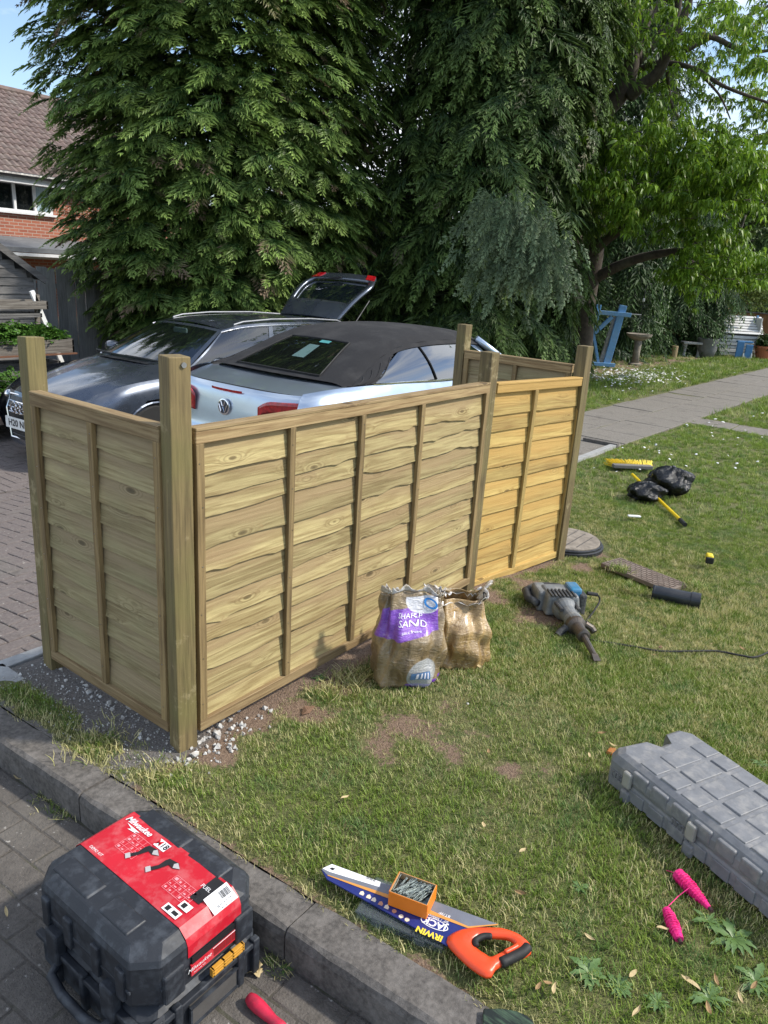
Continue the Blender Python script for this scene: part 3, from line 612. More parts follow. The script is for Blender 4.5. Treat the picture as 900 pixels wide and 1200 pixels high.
limbs = [([(706, 132, dT), (726, 112, dT - .2), (738, 86, dT - .3), (741, 56, dT - .3), (736, 34, dT), (722, 22, dT + .2), (700, 8, dT + .3), (680, -30, dT)], .17, .07),
         ([(738, 112, dT - .3), (752, 100, dT - .5), (772, 84, dT - .7), (786, 50, dT - .8), (802, 18, dT - .8), (812, -20, dT - 1)], .12, .06),
         ([(744, 70, dT - .3), (752, 40, dT - .2), (765, 12, dT), (790, -10, dT)], .11, .06), ([(745, 75, dT), (775, 40, dT), (792, 22, dT), (796, -15, dT)], .09, .06),
         ([(698, 326, dT), (720, 314, dT - .3), (745, 304, dT - .5), (775, 297, dT - .8), (802, 294, dT - 1.1)], .115, .06),
         ([(690, 300, dT), (706, 284, dT - .2), (726, 270, dT - .5), (748, 252, dT - .8), (775, 240, dT - 1)], .13, .04),
         ([(740, 112, dT), (740, 90, dT), (770, 74, dT - .3), (812, 80, dT - .6), (850, 102, dT - .8), (905, 122, dT - 1)], .07, .02), ([(788, 44, dT - .5), (830, 42, dT - .8), (872, 60, dT - 1), (910, 58, dT - 1)], .06, .02),
         ([(736, 40, dT), (700, 24, dT), (672, 36, dT), (640, 52, dT)], .06, .02), ([(800, 60, dT), (830, 45, dT), (870, 22, dT), (905, 5, dT)], .06, .02),
         ([(812, 78, dT - .6), (842, 110, dT - .7), (856, 140, dT - .8)], .03, .01), ([(782, 84, dT - .6), (790, 130, dT), (830, 168, dT), (900, 168, dT)], .035, .015)]
for pts, r0, r1 in limbs:
    n = (len(pts) - 1) * 4; b = MB(); b.tube(crv([loc(*p) for p in pts], n), [r0 + (r1 - r0) * k / n for k in range(n + 1)], 8); b.build('limb', M_bark, t, smooth=True)
b = MB(); b.tube(crv([loc(800, 309, dT - 1.2), loc(830, 311, dT - 1.2), loc(850, 311, dT - 1.2), loc(856, 302, dT - 1.2), loc(864, 280, dT - 1.2), loc(874, 252, dT - 1.2)], 20), [.085 - .0035 * k for k in range(21)], 8)
o = b.build('limb', M_barkg, t, smooth=True); o['label'] = 'bare broken snag'
rg = np.random.default_rng(77); P, D, S, RN = [], [], [], []; tw = MB()
blobs = [(775, 160, -1.5, 78, 34, 62), (845, 178, -1.9, 50, 34, 46), (715, 158, -1.0, 36, 26, 26), (755, 215, -1.5, 75, 32, 62), (830, 225, -1.9, 55, 30, 40), (700, 220, -.9, 34, 32, 20), (730, 250, -1.1, 40, 18, 18),
         (845, 292, -1.3, 50, 24, 46), (820, 322, -1.3, 38, 20, 26), (885, 310, -1.6, 30, 26, 24), (872, 200, -2.2, 30, 34, 24), (808, 268, -1.3, 34, 16, 16), (672, 150, -.6, 22, 18, 8), (895, 180, -2.2, 20, 30, 10),
         (640, 40, 0, 60, 40, 46), (700, 30, 0, 50, 40, 22), (760, 20, -.3, 60, 34, 26), (830, 30, -.6, 60, 40, 34), (895, 40, -1, 34, 50, 22), (850, 95, 1.5, 60, 34, 34), (790, 95, -.5, 45, 30, 14), (700, 85, .6, 50, 26, 18), (895, 130, 1.5, 40, 30, 30), (620, 90, 1.2, 40, 40, 26), (895, 65, -3.2, 12, 22, 8), (835, 10, -3, 20, 14, 10)]
for px, py, dd, rx, ry, n in blobs:
    for k in range(n):
        u = rg.normal(size=3) * .58; u /= max(1, np.linalg.norm(u)); c = loc(px + u[0] * rx, py + u[1] * ry, dT + dd + u[2] * 1.1); a = rg.uniform(0, 2 * PI)
        dirv = Vector((math.cos(a), math.sin(a), rg.uniform(-.5, .25))); L_ = rg.uniform(.25, .55); lr = rg.random()
        if k % 2 == 0: tw.tube([c, c + dirv * L_ * .5, c + dirv * L_ + Vector((0, 0, -.06))], [.009, .006, .003], 3, cap=False)
        m_ = 9 if dd < 0 and py > 120 else 6
        for q in range(m_):
            v = (q + rg.random()) / m_; p = c + dirv * (L_ * v) + Vector((0, 0, -.08 * v * v)); P.append(list(p + Vector(rg.normal(size=3) * .05))); D.append(rg.normal(size=3) + np.array([0, 0, 0])); S.append(rg.uniform(.075, .145)); RN.append(.35 * lr + .65 * rg.random())
P, D, S, RN = map(np.array, (P, D, S, RN)); D[:, 2] *= .3
V, F, A = merge(LC, P, frames(D, np.tile([0, 0, 1.], (len(P), 1))), S, rg.integers(0, 5, len(P)), {'rnd': RN})
tri_mesh('crown', V, F, M_leaf, A, t, 'stuff'); tw.build('twigs', M_bark, t)['kind'] = 'stuff'

def bush(name, c, r, n, size, mat, label, cat='bush', temps=LF, group=None, seed=3):
    rg = np.random.default_rng(seed); u = rg.normal(size=(n, 3)); u /= np.linalg.norm(u, axis=1)[:, None]; u *= rg.uniform(.35, 1.05, n)[:, None]; u[:, 2] = abs(u[:, 2]) if r[2] > 0 else u[:, 2]
    u += .10 * rg.normal(size=(n, 3)); P = u * np.array([r[0], r[1], abs(r[2])])
    b = tri_mesh(name, *[q for q in (lambda m_: (m_[0], m_[1]))(merge(temps, P, frames(rg.normal(size=(n, 3)) * np.array([1, 1, .4]), np.tile([0, 0, 1.], (n, 1)) + rg.normal(size=(n, 3)) * .4), size * rg.uniform(.7, 1.3, n), rg.integers(0, len(temps), n), {'rnd': rg.random(n)}))], mat, {}, None)
    me = b.data; me.attributes.new('rnd', 'FLOAT', 'POINT').data.foreach_set('value', np.repeat(rg.random(len(me.vertices) // 5 + 1), 5)[:len(me.vertices)].astype(np.float32))
    me.attributes.new('tip', 'FLOAT', 'POINT').data.foreach_set('value', rg.random(len(me.vertices)).astype(np.float32))
    b.location = c; return tag(b, label, cat, group)
far = [(790, 330, 30, 2.4, 2.2, 'far leafy tree beyond the fence behind the snag'), (905, 305, 36, 3.0, 2.6, 'far pale leafy tree at the right edge of the view'), (640, -10, 26, 3.4, 4.0, 'tall far tree above the dark conifers'), (880, 335, 28, 1.6, .8, 'sunlit pale shrub behind the brown fence')]
for k, (px, py, d, rr_, hh, lab) in enumerate(far):
    c = dp(px, py, d); n = 1500 if k != 3 else 900
    t = empty('leafy_tree' if k != 3 else 'shrub', (c.x, c.y, 0), label=lab, cat='tree' if k != 3 else 'shrub')
    b = MB(); b.tube([(0, 0, -.3), (.1, 0, c.z * .5), (0, .1, c.z + hh * .3)], [.22 if k != 3 else .06, .16 if k != 3 else .05, .04], 8); b.build('trunk', M_barkg, t)
    o = bush('crown', (0, 0, c.z), (rr_, rr_, -hh), n, .26 if k != 3 else .13, M_tree4 if k != 3 else leaf_mat('pale shrub leaves', (.10, .15, .04), (.30, .38, .13), trans=.4), None, None, seed=k); o.parent = t; o['kind'] = 'stuff'
c = dp(838, 330, 26.5); t = empty('leafy_tree', (c.x, c.y, 0), label='slim grey trunked tree just beyond the fence corner', cat='tree'); b = MB(); b.tube([(0, 0, -.3), (.02, 0, 1.5), (.12, 0, 3.2), (.3, 0, 5.4)], [.17, .15, .12, .08], 10); b.build('trunk', M_barkg, t, smooth=True)
o = bush('crown', (.3, 0, 4.6), (1.7, 1.7, -1.5), 900, .20, M_tree4, None, None, seed=31); o.parent = t; o['kind'] = 'stuff'
# far hedge line closing the view behind the trees
for k, (px, d, w_, hh) in enumerate(((470, 30, 9, 4.2), (150, 27, 9, 3.0), (700, 34, 7, 4.4))):
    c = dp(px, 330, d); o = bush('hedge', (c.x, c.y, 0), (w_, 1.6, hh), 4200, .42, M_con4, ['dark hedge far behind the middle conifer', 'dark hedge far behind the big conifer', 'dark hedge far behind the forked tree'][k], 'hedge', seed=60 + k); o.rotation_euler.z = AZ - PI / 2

# ------------------------------------------------------------------ grass
def blade(seed, n=1):
    r = random.Random(seed); V, F, T = [], [], []
    for k in range(n):
        x, y = r.uniform(-.5, .5), r.uniform(-.5, .5); a = r.uniform(0, 2 * PI); h = r.uniform(.5, 1.25); ln = r.uniform(.1, 1.1) * h; wd = .055
        dx, dy = math.cos(a), math.sin(a); sx, sy = -dy * wd, dx * wd; i = len(V)
        V += [(x - sx, y - sy, 0), (x + sx, y + sy, 0), (x + dx * ln * .3 - sx * .8, y + dy * ln * .3 - sy * .8, h * .62), (x + dx * ln * .3 + sx * .8, y + dy * ln * .3 + sy * .8, h * .62), (x + dx * ln, y + dy * ln, h)]
        F += [(i, i + 1, i + 3), (i, i + 3, i + 2), (i + 2, i + 3, i + 4)]; T += [0, 0, .6, .6, 1]
    return np.array(V, float), np.array(F), np.array(T, float)
def tuft1(seed, n):
    r = random.Random(seed); V, F, T = [], [], []
    for k in range(n):
        x, y = r.uniform(-.6, .6), r.uniform(-.6, .6); a = r.uniform(0, 2 * PI); h = r.uniform(.5, 1.2); ln = r.uniform(0, 1.0) * h; wd = .075; b = r.uniform(0, 2 * PI); i = len(V)
        V += [(x - wd * math.sin(b), y + wd * math.cos(b), 0), (x + wd * math.sin(b), y - wd * math.cos(b), 0), (x + math.cos(a) * ln, y + math.sin(a) * ln, h)]; F.append((i, i + 1, i + 2)); T += [0, .1, 1]
    return np.array(V, float), np.array(F), np.array(T, float)
m = NT('grass blades'); rn = m.attr('rnd'); tp = m.attr('tip'); dr = m.attr('dry')
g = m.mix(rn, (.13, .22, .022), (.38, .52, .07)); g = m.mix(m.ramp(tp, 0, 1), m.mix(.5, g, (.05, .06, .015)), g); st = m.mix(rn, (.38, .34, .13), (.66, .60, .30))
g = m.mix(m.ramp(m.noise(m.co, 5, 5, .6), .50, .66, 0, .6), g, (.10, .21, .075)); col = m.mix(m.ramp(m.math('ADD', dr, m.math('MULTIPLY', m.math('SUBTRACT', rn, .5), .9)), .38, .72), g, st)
m.fin(col, .55); tl = m.n('ShaderNodeBsdfTranslucent'); m.l(col, tl.inputs[0]); s = m.n('ShaderNodeMixShader'); s.inputs[0].default_value = .3; m.l(m.b.outputs[0], s.inputs[1]); m.l(tl.outputs[0], s.inputs[2]); m.l(s.outputs[0], m.out.inputs[0]); M_grass = m.mat
cov = [gp(708, 662), gp(722, 650), gp(801, 682), gp(790, 694)]
def grass(name, n, x0, x1, y0, y1, temps, size, seed, keep_out=True):
    rg = np.random.default_rng(seed); x = rg.uniform(x0, x1, n); y = rg.uniform(y0, y1, n)
    # keep what the camera can see, with a margin
    v = (np.stack([x, y, np.zeros(n)], -1) - np.array(CAM)) @ np.array(CVM).T; px = 450 + F_PX * v[:, 0] / v[:, 2]; py = 600 + F_PX * v[:, 1] / v[:, 2]
    ok = (v[:, 2] > .3) & (px > -130) & (px < 1030) & (py < 1330)
    B = bare(x, y); ok &= rg.random(n) > B * 1.25 - .03
    ok &= (x > kerb_back(y) - .012) & ~((x < 6.6) & (y > .83)) & ~((x > -.05) & (x < 3.05) & (y > -.02))
    ok &= ~((x > 4.4) & (y > 1.0 - .032 * x) & (y < 2.34 - .032 * x)) & ~((x > 9.02) & (x < 9.58) & (y < .7))
    ok &= (np.hypot(x - MH[0], y - MH[1]) > .29)
    cx, cy = (cov[0].x + cov[2].x) / 2, (cov[0].y + cov[2].y) / 2; ex = (cov[3] - cov[0]).normalized(); lx = (x - cx) * ex.x + (y - cy) * ex.y; ly = -(x - cx) * ex.y + (y - cy) * ex.x; ok &= ~((abs(lx) < .25) & (abs(ly) < .10))
    x, y, B = x[ok], y[ok], B[ok]; n = len(x)
    patch = fbm(x, y, .55, 41); p2 = fbm(x, y, .11, 47); dry = np.clip(.52 * patch + .55 * p2 - .10 + .45 * B, 0, 1)
    dry += .18 * np.exp(-((x - 1.9) ** 2 + (y + 1.0) ** 2) / .9) + .10 * np.exp(-((x - 2.6) ** 2 + (y + 1.6) ** 2) / 1.2) - .22 * np.clip((x - 4.2) / 2, 0, 1) - .12 * np.clip((.5 - x), 0, 1) - .05  # straw tone raised around mid lawn, lowered far off and near the kerb
    dry -= .10; dry += .5 * np.exp(-((x - kerb_back(y)) / .06) ** 2)
    a = rg.uniform(0, 2 * PI, n); ca, sa = np.cos(a), np.sin(a); Z0 = np.zeros(n)
    M3 = np.stack([np.stack([ca, -sa, rg.normal(0, .12, n)], -1), np.stack([sa, ca, rg.normal(0, .12, n)], -1), np.stack([Z0, Z0, np.ones(n)], -1)], 1)
    S = size * rg.uniform(.6, 1.35, n) * (1 - .45 * B) * (.75 + .6 * fbm(x, y, .35, 51))
    V, F, A = merge(temps, np.stack([x, y, lawn_z(x, y) - .002], -1), M3, S, rg.integers(0, len(temps), n), {'rnd': rg.random(n), 'dry': dry})
    print('tris', name, len(F)); return tri_mesh(name, V, F, M_grass, A, None, 'stuff')
MH = (3.36, -.06)
GA = [blade(k, 3) for k in range(6)]; GB = [tuft1(k, 8) for k in range(5)]; GC = [tuft1(20 + k, 12) for k in range(4)]
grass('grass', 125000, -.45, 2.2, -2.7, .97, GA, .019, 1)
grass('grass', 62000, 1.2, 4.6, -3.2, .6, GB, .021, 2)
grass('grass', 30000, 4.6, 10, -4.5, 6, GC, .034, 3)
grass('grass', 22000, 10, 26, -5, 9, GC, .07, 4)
# daisies
rg = np.random.default_rng(8); b = MB()
for k in range(520):
    if k < 430: q = gp(rg.normal(735, 32), rg.normal(443, 5))
    else: q = gp(rg.uniform(690, 900), rg.uniform(428, 560))
    if path_lo(q.x) - .05 < q.y < path_hi(q.x) + .05 or q.y < -1.5 and q.x < 5: continue
    r_ = rg.uniform(.010, .018) * (1.5 if q.x > 9 else 1); b.at((q.x, q.y, .045), (rg.normal() * .3, rg.normal() * .3, 0)).lathe([(r_, 0), (r_ * .5, .004)], 6)
o = b.build('daisies', M_white); o['kind'] = 'stuff'

# ------------------------------------------------------------------ house, shed, board fence on the left
M_brick = NT('red brickwork'); bt = M_brick.n('ShaderNodeTexBrick'); M_brick.l(M_brick.map((1, 1, 1), rot=(PI / 2, 0, 0)), bt.inputs[0])
for k_, v_ in (('Color1', (.42, .13, .07, 1)), ('Color2', (.30, .085, .05, 1)), ('Mortar', (.42, .36, .30, 1))): bt.inputs[k_].default_value = v_
for k_, v_ in (('Scale', 1), ('Brick Width', .225), ('Row Height', .075), ('Mortar Size', .009), ('Bias', 0)): bt.inputs[k_].default_value = v_
M_brick.bump(bt.outputs['Fac'], -.4, .01); M_brick = M_brick.fin(M_brick.mix(.25, bt.outputs[0], M_brick.mix(M_brick.noise(M_brick.co, 3, 5), (.2, .07, .05), (.5, .25, .17)), 'MIX'), .9)
M_upvc = flat('white window frame', (.78, .79, .80), .3)
M_vsg = glassy('side glass', (.006, .009, .013), .88, 2.1); m = NT('window glass'); M_wglass = m.fin((.008, .010, .012), .04, Specular_IOR_Level=.8)
HY = 17.0
house = empty('brick_house', (6, HY, 0), label='red brick house with a brown tiled roof at the left edge, behind the shed', cat='house')
b = MB(); x0, x1 = -6, 7.5; wl, wr = 1.4, 3.52; wb, wt = 2.49, 3.18
b.box(((x0 + wl) / 2, .15, 1.4), (wl - x0, .3, 3.9)); b.box(((wr + x1) / 2, .15, 1.4), (x1 - wr, .3, 3.9)); b.box(((wl + wr) / 2, .15, (wb - .55) / 2), (wr - wl, .3, wb + .55)); b.box(((wl + wr) / 2, .15, (wt + 3.35) / 2), (wr - wl, .3, 3.35 - wt))
b.box((.75, 7, 1.4), (13.4, .3, 3.9)); b.build('wall', M_brick, house)
fr = MB(); mids = [2.56 - .0, 3.08]
for xx in (wl + .03, 1.95, 2.56, 3.07, wr - .03): fr.box((xx, .05, (wb + wt) / 2), (.06, .08, wt - wb))
fr.box(((wl + wr) / 2, .05, wb + .03), (wr - wl, .082, .06)); fr.box(((wl + wr) / 2, .05, wt - .03), (wr - wl, .082, .06)); win = fr.build('window', M_upvc, house)
MB().box(((wl + wr) / 2, -.02, wb - .02), (wr - wl + .1, .16, .05)).build('sill', M_upvc, win)
for a, c in ((wl, 1.95), (1.95, 2.56), (2.56, 3.07), (3.07, wr)): MB().box(((a + c) / 2, .07, (wb + wt) / 2), (c - a - .06, .012, wt - wb - .10)).build('pane', M_wglass, win)
b = MB(); b.grid(lambda a, c: (3.12 + .34 * a, .055 + .006 * math.sin(a * 40), wb + .07 + (wt - wb - .14) * c), 40, 1); b.build('curtain', flat('pale blue curtain', (.42, .55, .62), .9), win)
EZ, RZ_, RY = 3.30, 5.75, 3.75
b = MB(); b.box((.75, -.30, EZ - .08), (13.8, .03, .20)); b.build('fascia', M_upvc, house); b = MB(); b.tube([(-6.2, -.38, EZ + .0), (7.6, -.38, EZ + .0)], .055, 8); b.build('gutter', M_black, house)
M_tile = plain('brown concrete roof tile', (.16, .115, .10), .85, var=.35, scale=5, bump=.4, dirt=(.30, .27, .23), dirt_amt=.4, dscale=3)
b = MB(); b.add([(-6.3, -.36, EZ), (7.7, -.36, EZ), (7.7, RY, RZ_), (-6.3, RY, RZ_), (-6.3, 7.6, EZ), (7.7, 7.6, EZ)], [(0, 1, 2, 3), (3, 2, 5, 4)]); roof = b.build('roof', M_tile, house)
b = MB(); sl = math.atan2(RZ_ - EZ, RY + .36); Ls = math.hypot(RZ_ - EZ, RY + .36); nr = 16; rr = random.Random(2)
for i in range(nr):
    for j in range(46):
        q = (i + .5) * Ls / nr; b.at((-.5 + (j + .5 * 0) * .175 , -.36 + q * math.cos(sl), EZ + q * math.sin(sl) + .02 + rr.uniform(0, .006)), (sl - .06, 0, 0)); w_ = .085
        b.add([(-w_, -.155, 0), (-w_ * .4, -.155, .035), (w_ * .4, -.155, .035), (w_, -.155, 0), (-w_, .15, 0), (-w_ * .4, .15, .035), (w_ * .4, .15, .035), (w_, .15, 0)], [(0, 1, 5, 4), (1, 2, 6, 5), (2, 3, 7, 6), (0, 3, 2, 1)])
b.build('tiles', M_tile, roof)['kind'] = 'stuff'
b = MB(); b.tube([(-6.3, RY, RZ_ + .04), (7.7, RY, RZ_ + .04)], .10, 8); b.build('ridge', M_tile, roof)
M_felt = plain('grey roofing felt', (.15, .16, .17), .8, bump=.5, dirt=(.3, .3, .3))
b = MB(); b.box((.5, -.75, 1.74), (12, 1.5, .04)); b.X = Matrix.Identity(4); 
b = MB(); b.add([(-6, 0, 1.92), (5.5, 0, 1.92), (5.5, -1.3, 1.68), (-6, -1.3, 1.68), (-6, 0, 1.82), (5.5, 0, 1.82), (5.5, -1.3, 1.58), (-6, -1.3, 1.58)], [(3, 2, 1, 0), (3, 7, 6, 2), (2, 6, 5, 1), (4, 5, 6, 7)]); po = b.build('porch_roof', M_felt, house)
b = MB(); b.box((-.25, -1.33, 1.53), (11.5, .03, .07)); b.build('trim', M_upvc, po); b = MB(); b.box((-.25, -.1, 1.45), (11.5, .04, .05)); b.build('trim', M_upvc, po)
# weathered shed gable with shiplap boards
SY = 9.2; shed = empty('garden_shed', (0, SY, 0), label='dark weathered timber shed with a sloping gable at the left edge', cat='shed')
apex = (3.15, 2.36); eave = (4.70, 1.285)
k = 0; z = -.25; rr = random.Random(9)
while z < 2.3:
    h = .118; xr = 4.60 if z + h < 1.33 else 4.60 - (z + h - 1.33) / .69; xl = 1.7 if z + h < 1.33 else 1.7 + (z + h - 1.33) / .69
    if xr - xl < .1: break
    b = MB(); b.add([(xl, 0, z), (xr, 0, z), (xr + (.0 if z < 1.2 else .0), .018, z + h), (xl, .018, z + h), (xl, .03, z), (xr, .03, z), (xr, .04, z + h), (xl, .04, z + h)], [(0, 1, 2, 3), (4, 5, 1, 0), (5, 6, 2, 1), (3, 2, 6, 7), (0, 3, 7, 4)])
    o = b.build('shiplap_board', M_grey_x, shed); o.location = (0, -.002 * (k % 2), 0); z += h; k += 1
b = MB(); b.box((4.585, 1.0, .55), (.03, 1.9, 1.6)); b.build('side_wall', M_grey_x, shed); b = MB(); b.box((3.15, 1.0, .5), (2.8, 1.8, 1.5)); b.build('inner_wall', M_grey_x, shed)
b = MB(); b.add([(apex[0], -.08, apex[1] + .03), (eave[0] + .06, -.08, eave[1] - .01), (eave[0] + .06, 2.1, eave[1] - .01), (apex[0], 2.1, apex[1] + .03), (1.5, -.08, 1.27), (1.5, 2.1, 1.27)], [(0, 1, 2, 3), (4, 0, 3, 5)]); b.build('roof', M_felt, shed, solid=.03)
b = MB(); dxx, dzz = eave[0] + .06 - apex[0], eave[1] - .01 - apex[1] - .03; L_ = math.hypot(dxx, dzz); b.at((apex[0] + dxx / 2, -.09, apex[1] + .02 + dzz / 2), (0, math.atan2(-dzz, dxx), 0)).box((0, 0, -.03), (L_, .022, .09)); b.build('bargeboard', M_grey_x, shed)
# grey board fence behind the shed and the big conifer
gf = empty('board_fence', (4.5, 10.6, 0), label='tall grey weathered vertical board fence between the shed and the big conifer', cat='fence'); rr = random.Random(4)
GM = []
for k in range(4):
    b = MB(); b.box((0, 0, .62), (.172, .018, 1.66)); GM.append(b.mesh('fence_board', M_grey_z))
for k in range(40):
    o = bpy.data.objects.new('fence_board', GM[k % 4]); o.location = (.09 + k * .178, rr.uniform(-.004, .004) - .014 * (k % 2), rr.uniform(-.02, .02) - .05); o.rotation_euler.y = rr.gauss(0, .006); link(o, gf)
b = MB(); b.box((3.5, .03, .3), (7.2, .04, .08)); b.build('rail', M_grey_x, gf); b = MB(); b.box((3.5, .03, 1.1), (7.2, .04, .08)); b.build('rail', M_grey_x, gf)
# tiered planter in front of the shed
PY = 7.6; pt = empty('tiered_planter', (0, PY, 0), label='tiered timber planter on pale leaning legs in front of the shed', cat='planter')
def ypl(px, py, y=PY): q = yp(px, py, y); return (q.x, y - PY, q.z)
for a, c in (((38, 341), (78, 436)), ((-40, 341), (6, 470)), ((44, 345), (47, 440))):
    p, q = ypl(*a), ypl(*c); d = Vector(q) - Vector(p); bb = MB(); bb.at(((p[0] + q[0]) / 2, .02, (p[2] + q[2]) / 2), (0, -math.atan2(d.x, -d.z), 0)).box((0, 0, 0), (.055, .04, d.length)); bb.build('leg', M_white if c[0] != 47 else M_grey_lx, pt)
def shelf(pl, pr, hgt, dep, mat, y=-.18):
    p, q = ypl(*pl), ypl(*pr); L_ = q[0] - p[0]; z = (p[2] + q[2]) / 2; bb = MB()
    for k in range(2): bb.box(((p[0] + q[0]) / 2, y - dep / 2 + .012, z - hgt * (k + .5) / 2), (L_, .024, hgt / 2 - .004))
    bb.box((p[0] + .012, y, z - hgt / 2), (.024, dep, hgt)); bb.box((q[0] - .012, y, z - hgt / 2), (.024, dep, hgt)); bb.box(((p[0] + q[0]) / 2, y, z - hgt + .01), (L_ - .05, dep - .05, .02)); bb.box(((p[0] + q[0]) / 2, y + dep / 2, z - hgt / 2), (L_, .024, hgt)); return bb.build('trough', mat, pt), p, q, z
M_rustp = plain('rusty shelf strip', (.14, .06, .03), .8)
shelf((-60, 350), (49, 353), .10, .30, M_grey_lx, .0); shelf((-60, 366), (44, 367), .05, .26, M_grey_x, .02); o, p, q, z = shelf((-60, 399), (68, 393), .17, .38, M_grey_lx)
bb = MB(); bb.box(((p[0] + q[0]) / 2, -.39, z - .18), (q[0] - p[0] + .04, .03, .02)); bb.build('ledge', M_rustp, pt); shelf((-60, 424), (66, 426), .10, .26, M_grey_x, .02)
M_herb = leaf_mat('fresh herb leaves', (.03, .085, .014), (.13, .27, .04), trans=.3)
bush('strawberry_plants', ((p[0] + q[0]) / 2, PY - .18, z - .02), ((q[0] - p[0]) / 2 * 1.0, .22, .20), 1500, .062, M_herb, 'leafy green plants overflowing the planter trough', 'plant', seed=5)
c = yp(10, 462, 7.2); bush('low_plant', (c.x - .1, 7.0, -.2), (.50, .3, .50), 700, .06, M_herb, 'leafy green plant growing below the planter by the grille of the dark car', 'plant', seed=6)
b = MB(); b.grid(lambda a, c: (1.0 + 4 * a, 6.35 + 1.2 * c, -.19 + .015 * math.sin(a * 30) * math.sin(c * 9)), 20, 6); b.build('planting_bed', bpy.data.materials['dark bed soil'])['kind'] = 'structure'

# ------------------------------------------------------------------ things at the back of the garden
RZC = AZ - PI / 2
def facing(px, py, name, label, cat, group=None, turn=0.0):
    q = gp(px, py); d = (q - CAM).dot(_fw); return empty(name, (q.x, q.y, 0), RZC + turn, label, cat, group), d / F_PX, q
M_blue = plain('sky blue paint', (.13, .31, .56), .6, var=.12, dirt=(.32, .38, .42), dirt_amt=.4); M_wht = plain('flaking white paint', (.62, .62, .60), .7, dirt=(.22, .19, .16), dirt_amt=.5, dscale=9)
fr, s, q = facing(712, 431, 'timber_gantry', 'sky blue timber frame leaning upright under the forked tree', 'frame')
def bar(parent, s, o, a, c, w_, dep, mat, name, y=0.0):
    A = Vector(((a[0] - o[0]) * s, y, (o[1] - a[1]) * s)); B = Vector(((c[0] - o[0]) * s, y, (o[1] - c[1]) * s)); d = B - A; bb = MB()
    bb.box((0, 0, 0), (d.length, dep, w_)); ob = bb.build(name, mat, parent, bevel=.004, seg=1); ob.location = (A + B) / 2; ob.rotation_euler = (0, -math.atan2(d.z, d.x), 0); return ob
O = (712, 431)
for a, c, w_, y, n_, mt in (((689, 370), (728, 371), .085, -.06, 'top_beam', M_blue), ((719, 361), (709.5, 430), .15, 0, 'post', M_blue), ((692, 362), (688, 404), .10, .02, 'post', M_blue), ((708, 374), (691, 393), .075, -.03, 'brace', M_blue),
                       ((689.5, 392), (701, 427), .055, .02, 'brace', M_blue), ((688, 427), (719, 427.5), .075, -.05, 'bottom_rail', M_blue), ((712.5, 374), (704, 425), .075, .07, 'plank', M_grey_z), ((724, 370), (741, 370), .02, .05, 'rod', M_steel)):
    bar(fr, s, O, a, c, w_, .07, mt, n_, y)
bb, s, q = facing(743.5, 428, 'bird_bath', 'stone bird bath on a column beside the blue frame', 'bird bath'); M_stone = plain('garden stone', (.23, .20, .16), .9, var=.3, scale=14, bump=.6)
MB().lathe([(.15, 0), (.15, .04), (.10, .06)], 16).build('base', M_stone, bb); MB().lathe([(.085, .05), (.075, .3), (.085, .56)], 14).build('column', M_grey_z if False else M_stone, bb, smooth=True)
MB().lathe([(.08, .55), (.20, .60), (.27, .655), (.285, .70), (.27, .70), (.20, .665), (.02, .64)], 24).build('bowl', M_stone, bb)
t, s, q = facing(742.5, 424, 'feeder_pole', 'thin dark metal pole with hook arms rising behind the bird bath', 'pole'); MB().tube([(0, 0, 0), (0, 0, 1.75)], .010, 6).build('pole', M_black, t)
b = MB(); b.tube([(0, 0, 1.70), (.05, 0, 1.80), (.12, 0, 1.78), (.13, 0, 1.70)], .008, 6); b.build('hook', M_black, t); MB().tube([(-.13, 0, 1.32), (.13, 0, 1.32)], .008, 6).build('hook_arm', M_black, t)
MB().lathe([(.03, 1.38), (.035, 1.42), (.02, 1.46)], 8).build('finial', M_white, t)
t, s, q = facing(789, 419, 'log_post', 'short cut log standing beside the stone bench', 'log'); MB().lathe([(.085, 0), (.08, .29), (.075, .30)], 12).build('log', wood('cut log', (.42, .33, .17), (.2, .14, .07), 2, False), t)
t, s, q = facing(809, 418, 'stone_bench', 'low grey stone bench under the conifer edge', 'bench')
MB().box((0, 0, .36), (.58, .30, .06)).build('seat', M_conc_l, t, bevel=.02)
for sx in (-.20, .20):
    MB().lathe([(.075, 0), (.055, .06), (.05, .20), (.075, .33)], 12).build('leg', M_conc_l, t).location = (sx, 0, 0)
t, s, q = facing(826, 419, 'water_barrel', 'squat grey plastic tub beside the stone bench', 'tub'); MB().lathe([(.20, 0), (.26, .22), (.27, .48), (.28, .50), (.25, .50), (.24, .3), (.1, .2)], 24).build('tub', plain('grey tub', (.13, .135, .14), .6, dirt=(.3, .28, .25)), t, smooth=True).rotation_euler.z = .3
t, s, q = facing(835, 417, 'slatted_panel', 'dark brown slatted panel leaning behind the grey tub', 'panel'); t.rotation_euler = (0, R(5), RZC + .2)
for k in range(6):
    o = MB().box((0, 0, .50), (.065, .02, 1.0)).build('slat', wood('dark slat', (.10, .07, .05), (.03, .02, .015), 2, False) if k < 5 else M_frame_z, t); o.location = (-.24 + k * .085, .25, 0)
for z in (.2, .8): MB().box((-.02, .27, z), (.52, .02, .06)).build('cross_rail', M_grey_x, t)
t, s, q = facing(862, 418, 'white_coop', 'white slatted hutch with a sloping slat roof against the brown fence', 'hutch'); t.rotation_euler.z = RZC + .12
for k in range(6):                            # front boards
    o = MB().box((0, 0, 0), (1.16, .03, .078)).build('front_board', M_wht, t, bevel=.004, seg=1); o.location = (0, -.02 * (k % 2), .07 + k * .094)
for k in range(7):                            # roof slats lean back
    o = MB().box((0, 0, 0), (1.14, .076, .022)).build('roof_slat', M_wht, t, bevel=.004, seg=1); o.location = (.07 + .022 * k, -.05 + .073 * k, .66 + .068 * k); o.rotation_euler.x = .76
